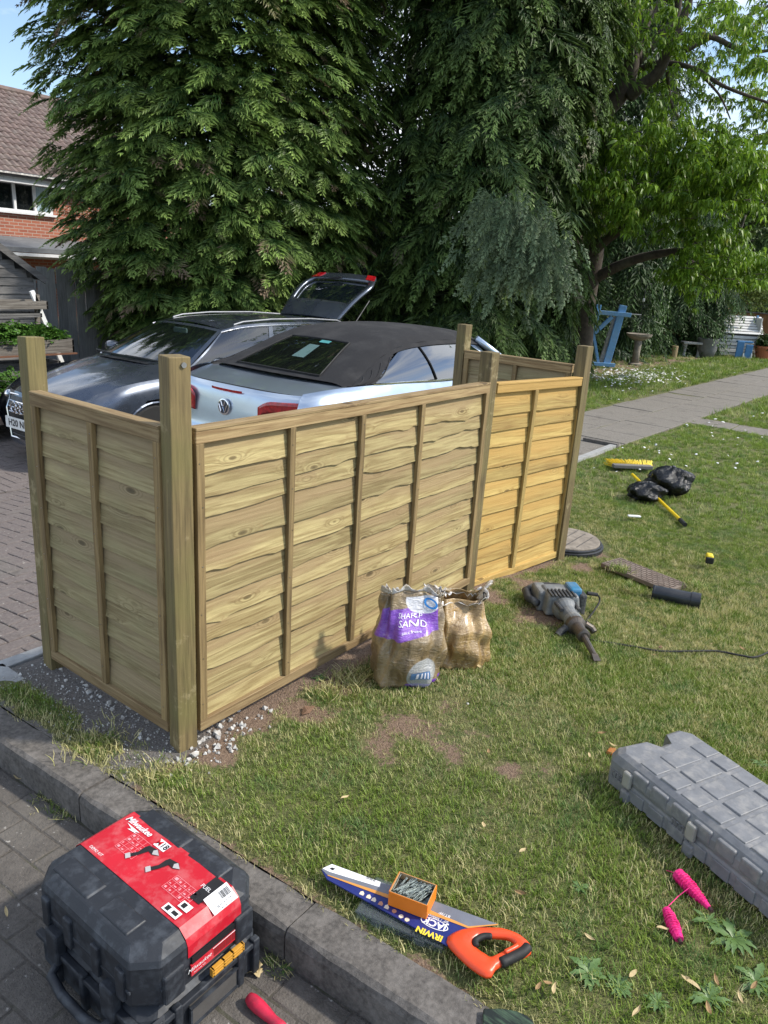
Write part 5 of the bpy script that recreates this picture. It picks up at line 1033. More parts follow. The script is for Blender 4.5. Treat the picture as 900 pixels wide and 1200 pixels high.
b = MB(); case_shell(b, KW, KL, .0, .140, .035); b.build('shell', M_case, low, bevel=.004)
for y in (-.12, .0, .12): b = MB(); b.box((-KW / 2 - .006, y, .07), (.02, .018, .12)); b.build('rib', M_case, low, bevel=.004)
for x in (-.155, -.10, .10, .155): b = MB(); b.box((x, -KL / 2 - .006, .072), (.022, .020, .115)); b.build('rib', M_case, low, bevel=.004)
b = MB(); b.box((0, -KL / 2 - .003, .113), (.335, .02, .016)); b.build('lid_rim', M_case, low, bevel=.003); b = MB(); b.box((-KW / 2 - .003, 0, .113), (.02, .43, .016)); b.build('lid_rim', M_case, low, bevel=.003)
b = MB(); b.box((.02, -KL / 2 - .004, .055), (.16, .012, .06)); f_ = b.build('label_recess', plain('dusty recess', (.07, .065, .06), .8), low, bevel=.002)
for x, z, dx_, dz_ in ((.02, .086, .17, .006), (.02, .024, .17, .006), (-.063, .055, .006, .06), (.103, .055, .006, .06)): MB().box((x, -KL / 2 - .011, z), (dx_, .008, dz_)).build('recess_edge', M_case, f_)
b = MB(); b.tube([(-KW / 2 - .01, -.13, .09), (-KW / 2 - .038, -.12, .075), (-KW / 2 - .045, -.06, .062), (-KW / 2 - .045, .04, .062), (-KW / 2 - .038, .10, .075), (-KW / 2 - .01, .11, .09)], .013, 8); b.build('carry_handle', M_case, low, smooth=True)
b = MB()
for k in range(4): b.box((-KW / 2 + .03, -KL / 2 - .012 + k * .0, .07 + k * .017), (.030, .008, .010))
b.at((0, 0, 0)).box((-KW / 2 + .030, -KL / 2 - .008, .095), (.040, .006, .085)); b.build('latch', plain('grey latch', (.06, .063, .07), .5), low)
top = empty('tool_case', (KX, KY, .023), KROT, 'upper black tool case wearing a red printed sleeve, on top of the other case', 'tool case', 'black tool cases stacked at the kerb')
ZT = .168
b = MB(); case_shell(b, KW, KL, .0, ZT, .052); b.build('shell', M_case, top, bevel=.005)
for x, y, a, c in ((-.125, .11, .062, .16), (-.125, -.075, .062, .12), (.128, .09, .055, .19), (.128, -.10, .055, .13)): b = MB(); b.box((x, y, ZT + .001), (a, c, .007), (.86, .93)); b.build('lid_panel', M_case, top, bevel=.003)
for y in (-.16, -.06, .06, .16): b = MB(); b.box((-KW / 2 - .002, y, .075), (.016, .030, .09)); b.build('rib', M_case, top, bevel=.004)
b = MB(); b.box((0, 0, .062), (KW + .004, KL - .10, .010)); b.box((0, 0, .062), (KW - .10, KL + .004, .010)); b.build('lid_seam', M_case, top, bevel=.002)
for y in (-.12, .12): b = MB(); b.box((-KW / 2 - .008, y, -.005), (.03, .05, .10)); b.build('side_latch', M_case, top, bevel=.006)
for x in (-.11, .11): b = MB(); b.box((x + .005, -KL / 2 + .0, .06), (.06, .024, .085)); b.build('front_clip', M_case, top, bevel=.006)
b = MB()
for k in range(3): b.box((.055 + .0 * k, -KL / 2 - .012, -.006 + k * .009), (.105, .012, .006))
for x in (.005, .04, .07, .105): b.box((x, -KL / 2 - .012, .003), (.007, .012, .024))
b.build('orange_latch', plain('amber latch', (.55, .27, .03), .5), top, bevel=.001)
M_redp = plain('glossy red print', (.50, .008, .022), .48, var=.12, scale=5, bump=.08, dirt=(.6, .3, .3), dirt_amt=.25, dscale=24); M_lw = flat('printed white', (.80, .80, .80), .4); M_pink = flat('printed pale lines', (.82, .30, .33), .4)
sx0, sx1 = -.060, .110; e = .0022; zt = ZT + e
b = MB(); 
pr_ = [(KL / 2 + .001, ZT - .060), (KL / 2 + .001, ZT - .036), (KL / 2 - .006, zt - .020), (KL / 2 - .030, zt)] + [(KL / 2 - .03 - q * (KL - .06) / 10, zt + .0006 * math.sin(q * 2)) for q in range(1, 11)] + [(-KL / 2 + .006, zt - .019), (-KL / 2 - .002, ZT - .036), (-KL / 2 - .0025, ZT - .070)]
b.grid(lambda a, c: (sx0 + (sx1 - sx0) * c, pr_[int(round(a * (len(pr_) - 1)))][0], pr_[int(round(a * (len(pr_) - 1)))][1]), len(pr_) - 1, 6); sl = b.build('red_sleeve', M_redp, top, solid=.0012)
b = MB(); b.box((.028, -KL / 2 - .004, ZT - .086), (.158, .004, .022)); b.build('black_strip', M_ink, sl); b = MB(); b.box((.020, -KL / 2 - .0045, ZT - .112), (.150, .005, .034)); r2 = b.build('front_label', M_redp, top)
ft = frame((-.030, -KL / 2 - .0075, ZT - .108), (1, 0, 0), (0, 0, 1)); b = MB(); text_mb(b, 'Milwaukee', .017, ft, 'LEFT' if False else 'CENTER', shear=.3); text_mb(b, 'M18 FUEL KIT', .006, frame((-.030, -KL / 2 - .0075, ZT - .1215), (1, 0, 0), (0, 0, 1)))
b.add([(x, -KL / 2 - .0075, z) for x, z in ((.012, ZT - .0985), (.093, ZT - .0985), (.093, ZT - .0960), (.012, ZT - .0960))], [(0, 1, 2, 3)]); b.build('print', M_lw, r2)
b = MB()
for k in range(4): b.add([(x, -KL / 2 - .0074, z) for x, z in ((.014 + k * .020, ZT - .124), (.0325 + k * .020, ZT - .124), (.0325 + k * .020, ZT - .101), (.014 + k * .020, ZT - .101))], [(0, 1, 2, 3)])
b.build('print_fields', flat('dark red print', (.22, .01, .015), .4), r2)
# print on top: text runs towards the front (-y), its top towards +x
def T(u, v, dz=.0016): return Matrix.Translation((v, -u, zt + dz)) @ Matrix(((0, 1, 0, 0), (-1, 0, 0, 0), (0, 0, 1, 0), (0, 0, 0, 1)))
def TP(u, v, dz=.0016): return (v, -u, zt + dz)
b = MB(); text_mb(b, 'Milwaukee', .027, T(-.148, .083), shear=.35, sx=.92, bold=.0005); b.add([TP(*p) for p in ((-.185, .070), (-.125, .068), (-.14, .062), (-.128, .060), (-.165, .056), (-.155, .063))], [(0, 1, 2, 3, 4, 5)])
text_mb(b, 'DEMO KIT', .012, T(-.155, -.048)); b.build('brand_print', M_lw, sl)['kind'] = 'stuff'
def rect(b, u0, u1, v0, v1, dz=.0016): b.add([TP(u0, v0, dz), TP(u1, v0, dz), TP(u1, v1, dz), TP(u0, v1, dz)], [(0, 3, 2, 1)])
b = MB(); rect(b, -.062, -.018, .066, .094); w1 = b.build('badge', M_lw, sl); b = MB(); text_mb(b, 'M', .026, T(-.0535, .080, .0022), bold=.0006); b.build('badge_letter', flat('badge red', (.55, .01, .02), .5), w1); b = MB(); text_mb(b, '18', .026, T(-.031, .080, .0022), bold=.0006); b.build('badge_digits', M_ink, w1)
b = MB(); rr = random.Random(12)
for i in range(9):                            # grey spec tables printed on the red
    for j in range(2):
        u0 = -.155 + .0215 * (i % 3) + (.175 if i >= 9 else 0); 
for (u0, v0, nu, nv) in ((-.135, -.005, 4, 4), (.075, -.010, 5, 3)):
    for i in range(nu + 1): rect(b, u0 + i * .0185, u0 + i * .0185 + .0009, v0, v0 + nv * .0165)
    for j in range(nv + 1): rect(b, u0, u0 + nu * .0185, v0 + j * .0165, v0 + j * .0165 + .0009)
    for i in range(nu):
        for j in range(nv): 
            if rr.random() < .8: rect(b, u0 + i * .0185 + .004, u0 + i * .0185 + rr.uniform(.008, .015), v0 + j * .0165 + .004, v0 + j * .0165 + rr.uniform(.007, .013))
b.build('table_print', M_pink, sl)['kind'] = 'stuff'
for (u0, v0) in ((-.045, .012), (.035, .018)):  # two printed tool drawings
    b = MB(); b.add([TP(u0 + u, v0 + v, .002) for u, v in ((-.02, .045), (.012, .050), (.030, .038), (.012, .028), (-.004, .030), (-.014, .004), (-.030, -.022), (-.042, -.018), (-.024, .012), (-.024, .034))], [tuple(range(10))[::-1]]); d_ = b.build('tool_picture', M_ink, sl)
    b = MB(); b.add([TP(u0 + u, v0 + v, .0026) for u, v in ((.010, .049), (.030, .038), (.012, .029), (.004, .040))], [(3, 2, 1, 0)]); b.add([TP(u0 + u, v0 + v, .0026) for u, v in ((-.044, -.016), (-.028, -.026), (-.022, -.014), (-.038, -.004))], [(0, 1, 2, 3)]); b.build('picture_highlight', flat('printed grey metal', (.42, .40, .40), .5), d_)
b = MB(); rect(b, .155, .192, .015, .102); b.build('dark_band', M_ink, sl); b = MB(); text_mb(b, 'FUEL  6', .016, T(.174, .060, .0024)); b.build('band_text', M_lw, sl)
for u0, u1, v0, v1 in ((.130, .185, -.052, -.030), (.155, .190, -.022, .000)): b = MB(); rect(b, u0, u1, v0, v1, .0022); st = b.build('sticker', M_lw, sl); b = MB(); rect(b, u0 + .006, u0 + .02, v0 + .004, v1 - .004, .0028); rect(b, u0 + .03, u1 - .006, v0 + .006, v1 - .006, .0028); b.build('sticker_print', M_ink, st)
# barcode sticker on the sloping front edge
nrm = Vector((0, -.45, .893)); A_ = Vector((.063, -KL / 2 + .026, ZT - .003)); X_ = frame(A_ + nrm * .003, (1, 0, 0), (0, .893, .45)); q = lambda u, v, dz=0: tuple(X_ @ Vector((u, v, dz)))
b = MB(); b.add([q(-.036, -.024, .001), q(.040, -.024, .001), q(.040, .024, .001), q(-.036, .024, .001)], [(0, 1, 2, 3)]); bc = b.build('barcode_sticker', M_lw, sl)
b = MB(); u = .004
while u < .034: w_ = rr.choice([.0008, .0014, .002]); b.add([q(u, -.004, .0015), q(u + w_, -.004, .0015), q(u + w_, .016, .0015), q(u, .016, .0015)], [(0, 1, 2, 3)]); u += w_ + rr.choice([.0008, .0014])
for k in range(7): b.add([q(-.032, .020 - k * .0068, .0015), q(-.032 + rr.uniform(.018, .030), .020 - k * .0068, .0015), q(-.032 + .02, .0188 - k * .0068, .0015), q(-.032, .0188 - k * .0068, .0015)], [(0, 1, 2, 3)])
text_mb(b, 'MILWAUKEE M18', .006, X_ @ Matrix.Translation((.004, -.012, .0016))); text_mb(b, '4933 471 129', .006, X_ @ Matrix.Translation((.006, -.021, .0016))); b.build('sticker_print', M_ink, bc)

# --- big grey breaker case on the right
M_gcase = plain('dusty grey case plastic', (.165, .170, .180), .55, var=.15, scale=30, bump=.25, dirt=(.36, .34, .31), dirt_amt=.5, dscale=20)
P0, P1 = gp(707, 918), gp(900, 1082); dv = (P1 - P0).normalized(); ang = math.atan2(dv.y, dv.x); gc = empty('breaker_case', (P0.x, P0.y, .0), ang, 'large dusty grey plastic power tool case lying on the lawn at the right edge', 'tool case')
GL, GW, GH = .80, .385, .155                  # local x along the near long side, y away (left hand is +y)
outl = [(0, 0), (GL, 0), (GL, GW), (.0, GW), (-.0, GW - .11), (.045, GW - .125), (.050, .155), (.010, .125)]
outl = [(.02, .0), (GL, 0), (GL, GW), (.035, GW), (.0, GW - .03), (.0, GW - .10), (.045, GW - .125), (.050, .155), (.0, .125), (-.01, .03)]
def offs(o, d): cx, cy = GL / 2, GW / 2; return [(x + (d if x < cx else -d), y + (d if y < cy else -d)) for x, y in o]
b = MB(); lv = [(.025, 0), (.0, .02), (0, .066), (.004, .070), (.004, .078), (0, .082), (0, .115), (.012, .142), (.030, GH)]
rs = [[(x, y, z) for x, y in offs(outl, d)] for d, z in lv]; n = len(outl); b.add([p for r_ in rs for p in r_], [(i * n + j, i * n + (j + 1) % n, (i + 1) * n + (j + 1) % n, (i + 1) * n + j) for i in range(len(rs) - 1) for j in range(n)] + [tuple(range(n))[::-1], tuple(range((len(rs) - 1) * n, len(rs) * n))])
gcs = b.build('shell', M_gcase, gc, bevel=.006, seg=2)
for k in range(8):                            # raised pads on the lid between grooves, three rows
    x = .115 + k * .087
    for (y0, y1) in ((.032, .105), (.125, .26), (.28, .352)):
        b = MB(); b.box((x + .036, (y0 + y1) / 2, GH + .001), (.074 if k % 2 == 0 else .070, y1 - y0, .006 if k % 2 == 0 else .010), (.94, .95)); b.build('lid_pad', M_gcase, gc, bevel=.0015, seg=1)
    b = MB(); b.box((x + .036, .008, .112), (.068, .024, .05)); b.build('side_pad', M_gcase, gc, bevel=.006); b = MB(); b.box((x + .036, .004, .040), (.066, .018, .045)); b.build('side_pad', M_gcase, gc, bevel=.003)
for x in (.10, .375): 
    b = MB(); b.box((x + .008, -.010, .095), (.036, .018, .060)); b.build('latch', plain('pale latch', (.30, .29, .26), .5, dirt=(.2, .18, .15)), gc, bevel=.007); b = MB(); b.box((x + .008, -.006, .025), (.040, .018, .050)); b.build('latch_foot', M_gcase, gc, bevel=.008)
for x in (.035, .31):
    for k in range(3): b = MB(); b.tube([(x + .018 * k - .006, -.004, .060), (x + .018 * k + .006, -.004, .060), (x + .018 * k + .006, -.004, .085), (x + .018 * k - .006, -.004, .085), (x + .018 * k - .006, -.004, .060)], .0022, 4); b.build('hinge_loop', M_gcase, gc)

# --- pair of pink string line winders joined by their line
M_pstr = plain('neon pink string', (.80, .015, .20), .6, var=.3, scale=60, bump=.4)
sw = empty('string_line', tuple(gp(795, 1060)), label='neon pink builders string wound on two small sticks beside the grey case', cat='string line'); o0 = gp(795, 1060)
def wound(a, c, r0, r1, n):
    A, B = gp(*a, .02), gp(*c, .02); d = B - A; L_ = d.length; d.normalize(); s_ = d.cross(Vector((0, 0, 1))).normalized(); u_ = s_.cross(d); b = MB(); pts = []; rr = random.Random(n)
    for k in range(n * 10 + 1):
        t = k / (n * 10); r_ = (r0 + (r1 - r0) * t) * (math.sin(PI * (.12 + .8 * t)) ** .5) * (1 + .10 * math.sin(k * .37)); q = 2 * PI * k / 10; p = A + d * (L_ * t + .003 * math.sin(q * .5)) + s_ * (r_ * math.cos(q)) + u_ * (r_ * math.sin(q)) - o0; pts.append(p)
    b.tube(pts, .0019, 4, cap=False); b.tube([A - o0, A.lerp(B, .5) - o0, B - o0], [r0 * .8, (r0 + r1) * .45, r1 * .75], 8); b.build('wound_string', M_pstr, sw)
    b = MB(); b.tube([A.lerp(B, -.02) - o0, B + d * .012 - o0], .006, 8); b.build('stick', plain('dark stick', (.05, .02, .02), .6), sw)
wound((794, 1024), (831, 1064), .025, .010, 30); wound((781, 1066), (796, 1101), .016, .017, 24)
b = MB(); b.tube([gp(808, 1040, .04) - o0, gp(795, 1050, .02) - o0, gp(783, 1062, .03) - o0], .0014, 4); b.tube([gp(800, 1030, .03) - o0, gp(788, 1022, .02) - o0, gp(781, 1020, .01) - o0], .0014, 4); b.build('loose_line', M_pstr, sw)

# --- saw in its printed sleeve, parts organiser under it, open box of screws on it
M_clear = NT('clear plastic'); g = M_clear.n('ShaderNodeBsdfGlossy'); g.inputs['Roughness'].default_value = .12; tt = M_clear.n('ShaderNodeBsdfTransparent'); tt.inputs[0].default_value = (.80, .84, .86, 1); s1 = M_clear.n('ShaderNodeMixShader'); s1.inputs[0].default_value = .25
s1.inputs[0].default_value = .07; M_clear.l(tt.outputs[0], s1.inputs[1]); M_clear.b.inputs['Base Color'].default_value = (.5, .53, .55, 1); M_clear.b.inputs['Roughness'].default_value = .2; M_clear.l(M_clear.b.outputs[0], s1.inputs[2]); M_clear.l(s1.outputs[0], M_clear.out.inputs[0]); M_clear = M_clear.mat
SZ = .040
P = lambda px, py, z=SZ: gp(px, py, z)
S0, S1 = P(380, 1022), P(575, 1102); xd = (S1 - S0).normalized(); yd = Vector((0, 0, 1)).cross(xd)
SM = frame(S0, xd, yd); SI = SM.inverted()
saw = empty('hand_saw', tuple(S0), math.atan2(xd.y, xd.x), 'hand saw with an orange handle and blue printed blade sleeve at the kerb edge', 'hand saw'); saw.rotation_euler = SM.to_euler()
def sl_(pts, z=SZ): return [tuple((SI @ P(*p, z)).xy) for p in pts]
b = MB(); b.prism(sl_([(377, 1019), (389, 1013), (583, 1083), (545, 1090), (524, 1108), (383, 1030)]), -.004, .0); b.build('sleeve', plain('printed dark blue card', (.018, .028, .16), .35, bump=.03), saw)
b = MB(); b.prism(sl_([(377, 1019), (389, 1013), (583, 1083), (548, 1087), (480, 1058), (384, 1026)]), .0, .0009); gs = b.build('grey_band', plain('printed grey', (.16, .17, .20), .4), saw)
b = MB(); b.prism(sl_([(378, 1018), (389, 1013), (446, 1034), (445, 1040), (386, 1022)]), .0009, .0015); b.build('white_panel', M_lw, gs); b = MB(); b.prism(sl_([(386, 1018.5), (389, 1017), (393, 1018.5), (390, 1020.5)]), .0015, .0019); b.build('hang_hole', M_ink, gs)
b = MB(); b.prism(sl_([(384, 1026.5), (384, 1025.5), (481, 1057), (549, 1086), (584, 1083), (583, 1084.5), (548, 1088)]), .0009, .0013); b.build('gold_line', flat('orange print line', (.62, .28, .06), .4), saw)
uX = lambda px, py: SI @ P(px, py)
def txt(body, px, py, size, mat, name, parent=saw, sh=0.0, sx=1.0, flip=True, bold=0.0, dz=.0018):
    p = uX(px, py); b = MB(); text_mb(b, body, size, Matrix.Translation((p.x, p.y, dz)) @ Matrix.Rotation(PI if flip else 0, 4, 'Z'), shear=sh, sx=sx, bold=bold); return b.build(name, mat, parent)
ov = MB(); p = uX(509, 1083); ov.at((p.x, p.y, .0010)); ov.prism([(.040 * math.cos(k * PI / 12), .0165 * math.sin(k * PI / 12)) for k in range(24)], 0, .0004); ov.build('oval', M_lw, saw); ov = MB(); ov.at((p.x, p.y, .0015)).prism([(.037 * math.cos(k * PI / 12), .0142 * math.sin(k * PI / 12)) for k in range(24)], 0, .0003); ov.build('oval_field', flat('print blue', (.02, .03, .2), .4), saw)
txt('JACK', 509, 1083, .030, M_lw, 'word_print', bold=.0008, dz=.0024); txt('IRWIN', 503, 1094.5, .026, flat('yellow print', (.85, .62, .05), .4), 'word_print', bold=.0010); txt('8T/9P', 521, 1072.5, .014, M_lw, 'word_print', dz=.002); txt('20" / 500mm', 513, 1077, .012, M_lw, 'word_print', dz=.002)
for k, (px, py) in enumerate(((424, 1047), (432, 1051), (438, 1054.5), (446, 1059), (453, 1063), (462, 1068), (470, 1074), (477, 1078))):
    b = MB(); p = uX(px, py); b.at((p.x, p.y, .0002)).prism([(-.006, -.006), (.007, -.006), (.007, .002), (.0, .009), (-.006, .004)] if k < 5 else [(.007 * math.cos(q), .007 * math.sin(q)) for q in (0, .8, 1.6, 2.4, 3.1, 4, 5)], 0, .0006); b.build('material_icon', flat('icon print', (.72, .62, .48) if k not in (3, 5) else (.5, .24, .15), .5), saw)
for k in range(9): b = MB(); p = uX(434, 1030); b.at((p.x - .014 + k * .0035, p.y, .0018)).prism([(0, -.006), (.0018 if k % 3 else .001, -.006), (.0018 if k % 3 else .001, .006), (0, .006)], 0, .0003); b.build('barcode_bar', M_ink, gs)
# handle
ho = sl_([(523, 1103), (527, 1097), (544, 1090), (578, 1089), (592, 1090.5), (610, 1098), (621, 1108), (622, 1115), (618, 1121), (583, 1135), (579, 1143), (573, 1146), (565, 1144), (547, 1131), (526, 1110)])
hi = sl_([(563, 1099), (592, 1101), (602, 1106), (600, 1110), (577, 1122), (568, 1119), (558, 1112), (556, 1106)])
n1, n2 = len(ho), len(hi)
def resamp(o, n):
    o = [Vector((*p, 0)) for p in o]; c = crv(o + [o[0]], 400)[:-1]; d = [0]
    for i in range(1, len(c)): d.append(d[-1] + (c[i] - c[i - 1]).length)
    T_ = d[-1] + (c[0] - c[-1]).length; out = []; j = 0
    for k in range(n):
        t = T_ * k / n
        while j < len(c) - 1 and d[j + 1] < t: j += 1
        out.append(c[j])
    return out
cc = sum((Vector((*p, 0)) for p in hi), Vector()) / n2; NN = 48
def polar(o):
    o = [Vector((*p, 0)) for p in o]; c = crv(o + [o[0]], 300)[:-1]; out = []
    for k in range(NN):
        a = 2 * PI * k / NN; best = max((p for p in c), key=lambda p: math.cos(math.atan2((p - cc).y, (p - cc).x) - a) - .0 * p.length); out.append(best)
    return out
po_, pi_ = polar(ho), polar(hi); b = MB(); vs = []; hz = .017
for k in range(NN):
    o, i = po_[k], pi_[k]; m1, m2 = o.lerp(i, .22), o.lerp(i, .78); z0 = -.008
    vs += [(o.x, o.y, z0 + hz * .30), (o.x, o.y, z0 + hz * .75), (m1.x, m1.y, z0 + hz + .004), (m2.x, m2.y, z0 + hz + .004), (i.x, i.y, z0 + hz * .75), (i.x, i.y, z0 + hz * .3), (m2.x, m2.y, z0), (m1.x, m1.y, z0)]
fs = [(k * 8 + j, k * 8 + (j + 1) % 8, ((k + 1) % NN) * 8 + (j + 1) % 8, ((k + 1) % NN) * 8 + j) for k in range(NN) for j in range(8)]; b.add(vs, fs); M_oh = plain('red orange plastic', (.78, .075, .018), .35, var=.08); b.build('handle', M_oh, saw, smooth=True)
def ribbon(pts, w_, z, mat, name, h=.006):
    c = [Vector((*uX(*p).xy, z)) for p in pts]; c = crv(c, 16); b = MB(); b.tube([(p.x, p.y, p.z) for p in c], [w_ * (.75 if k in (0, 16) else 1) for k in range(17)], 10); o = b.build(name, mat, saw, smooth=True); return o
ribbon([(586, 1131), (598, 1125), (612, 1118), (619, 1111)], .0135, .006, M_rubber, 'rubber_grip'); ribbon([(558, 1112), (557, 1105), (566, 1100), (576, 1100)], .0085, .008, M_rubber, 'rubber_insert'); ribbon([(591, 1121), (600, 1116.5), (606, 1113)], .0065, .0145, M_oh, 'grip_inlay')
# organiser
org = [P(422, 1064, .02), P(432, 1048, .02), P(528, 1058, .02), P(545, 1068, .02), P(510, 1116, .02), P(440, 1083, .02)]
og = empty('parts_organiser', tuple(P(480, 1080, 0)), label='clear plastic parts organiser box lying underneath the saw', cat='organiser box'); oo = P(480, 1080, 0); X_ = SM.to_3x3()
ob = MB(); A_ = P(415, 1058, .02) ; c0_, c1_ = SI @ P(420, 1066, .02), SI @ P(510, 1110, .02); w_ = .135
def lw(x, y, z): v = SM @ Vector((x, y, 0)); return (v.x - oo.x, v.y - oo.y, z)
x0_, x1_ = c0_.x, c1_.x + .02; y1_ = min(c0_.y, c1_.y) - .0; y0_ = y1_ + w_ if True else 0
yn = min(c0_.y, c1_.y); yf = yn + w_
def obox(a0, a1, b0, b1, z0, z1, name, mat, parent=og):
    b = MB(); vs = [lw(a0, b0, z0), lw(a1, b0, z0), lw(a1, b1, z0), lw(a0, b1, z0), lw(a0, b0, z1), lw(a1, b0, z1), lw(a1, b1, z1), lw(a0, b1, z1)]; b.add(vs, [(3, 2, 1, 0), (4, 5, 6, 7), (0, 1, 5, 4), (1, 2, 6, 5), (2, 3, 7, 6), (3, 0, 4, 7)]); return b.build(name, mat, parent, bevel=.0025)
obox(x0_, x1_, yn, yf, .004, .030, 'tray', M_clear); obox(x0_ - .003, x1_ + .003, yn - .004, yf + .004, .024, .031, 'lid', M_clear)
for k in range(1, 5): a = x0_ + (x1_ - x0_) * k / 5; obox(a - .001, a + .001, yn + .004, yf - .004, .005, .024, 'divider', M_clear)
obox(x0_ + .05, x0_ + .08, yn - .010, yn - .003, .010, .028, 'clip', M_clear); obox(x1_ - .08, x1_ - .05, yn - .010, yn - .003, .010, .028, 'clip', M_clear)
# screw box: open cardboard box
b0, b1, b2 = P(455, 1061, SZ), P(499, 1078, SZ), P(519, 1060, SZ); ux = (b1 - b0); L1 = .112; ux.normalize(); vy = Vector((0, 0, 1)).cross(ux); L2 = .080; H = .047
BMt = frame((b0.x, b0.y, SZ + .0025), ux, vy); sb = empty('screw_box', tuple(BMt.translation), math.atan2(ux.y, ux.x), 'open orange cardboard box full of screws sitting on the saw', 'box')
M_or = plain('orange card', (.80, .21, .012), .5, var=.06, bump=.03); M_card = flat('raw card', (.42, .30, .16), .9)
for a, c, d, e_ in ((L1 / 2, .0, L1, .0015), (L1 / 2, L2, L1, .0015), (0, L2 / 2, .0015, L2), (L1, L2 / 2, .0015, L2)):
    MB().box((a, c, H / 2), (d + .0015, e_, H)).build('side', M_or, sb); s_ = .0014; sx_, sy_ = (0, s_ if c < L2 / 2 else -s_) if e_ < .01 else ((s_ if a < L1 / 2 else -s_), 0)
    MB().box((a + sx_, c + sy_, H / 2 + .0008), (d - .003 if e_ < .01 else .0012, e_ - .003 if e_ > .01 else .0012, H)).build('backing', M_card, sb)
MB().box((L1 / 2, L2 / 2, .002), (L1 - .004, L2 - .004, .003)).build('base', M_card, sb)
M_zinc = plain('zinc screws', (.20, .23, .22), .35, metal=.85, var=.5, scale=120); b = MB(); b.at((0, 0, 0), (0, PI / 2, 0)); b.lathe([(.0003, -.036), (.0017, -.030), (.0017, .029), (.0034, .034), (.0034, .035)], 8); sm_ = b.mesh('screw', M_zinc); rr = random.Random(21)
MB().box((L1 / 2, L2 / 2, .016), (L1 - .008, L2 - .008, .022)).build('screw_fill', M_zinc, sb)['kind'] = 'stuff'
for k in range(90):
    a = rr.gauss(PI * .30, .28) + (PI if rr.random() < .5 else 0); hl = .036; mx_ = L1 / 2 - abs(math.cos(a)) * hl - .003; my_ = L2 / 2 - abs(math.sin(a)) * hl - .003
    p = BMt @ Vector((L1 / 2 + rr.uniform(-1, 1) * max(0, mx_), L2 / 2 + rr.uniform(-1, 1) * max(0, my_), .029 + .012 * (k / 70) + rr.uniform(0, .002)))
    o = bpy.data.objects.new('screw', sm_); link(o); o.location = p; o.rotation_euler = (0, rr.gauss(0, .07), a + math.atan2(ux.y, ux.x)); tag(o, 'zinc plated screw lying in the open orange box', 'screw', 'screws heaped in the orange box')

# --- sand bags
def bag(name, pos, rz, hw, hd, H, seed, label, mat_fn, lean=(0, 0), top=.55):
    rr = random.Random(seed); t = empty(name, pos, rz, label, 'sand bag', 'bags of sand against the long panel'); ph = [rr.uniform(0, 6.3) for _ in range(8)]
    def S(a, c, off=0.0):                     # a around, c up
        q = 2 * PI * a; fl = 1 + .07 * math.sin(PI * min(1, c * 1.35)); k = c ** 3; neck = 1 - (1 - top) * max(0, (c - .55) / .45) ** 1.2
        ex = 2 / 3.0; cx, sy = math.copysign(abs(math.cos(q)) ** ex, math.cos(q)), math.copysign(abs(math.sin(q)) ** ex, math.sin(q))
        fold = .010 * math.sin(5 * q + ph[0] + 5 * c) + .006 * math.sin(11 * q + ph[1] - 9 * c) + .005 * math.sin(17 * c + 3 * q + ph[2]) + .012 * max(0, c - .7) * math.sin(14 * q + ph[3])
        wx = hw * (fl if c < .75 else fl) * (1 - .12 * max(0, c - .6)); wy = hd * fl * neck * (1 - .55 * max(0, (c - .6) / .4))
        base = min(1, .80 + c * 3); x = (wx + fold) * cx * base; y = (wy + fold) * sy * base
        n = Vector((cx / hw, sy / hd, 0)).normalized(); z = H * c * (1 + .05 * math.sin(q + ph[4]) * c) + .010 * math.sin(3 * q + ph[5]) * c
        return Vector((x + lean[0] * c * H, y + lean[1] * c * H, z)) + n * off
    b = MB(); N, Mv = 96, 48; b.grid(lambda a, c: S(a, c), N, Mv); b.add([tuple(S(k / 48, 0)) for k in range(48)], [tuple(range(48))]); mt = mat_fn(S, H)
    o = b.build('sack', mt, t, smooth=True, solid=.002); 
    b = MB(); b.grid(lambda a, c: S(a, .60 + .06 * c) * (1 - .06) * 1.0 if False else Vector((S(a, .84).x * c * .97, S(a, .84).y * c * .97, S(a, .84).z + .01 * (1 - c))), 32, 4); b.build('sand', plain('damp sand', (.38, .25, .11), .95, bump=.6), t, smooth=True)
    return t, S
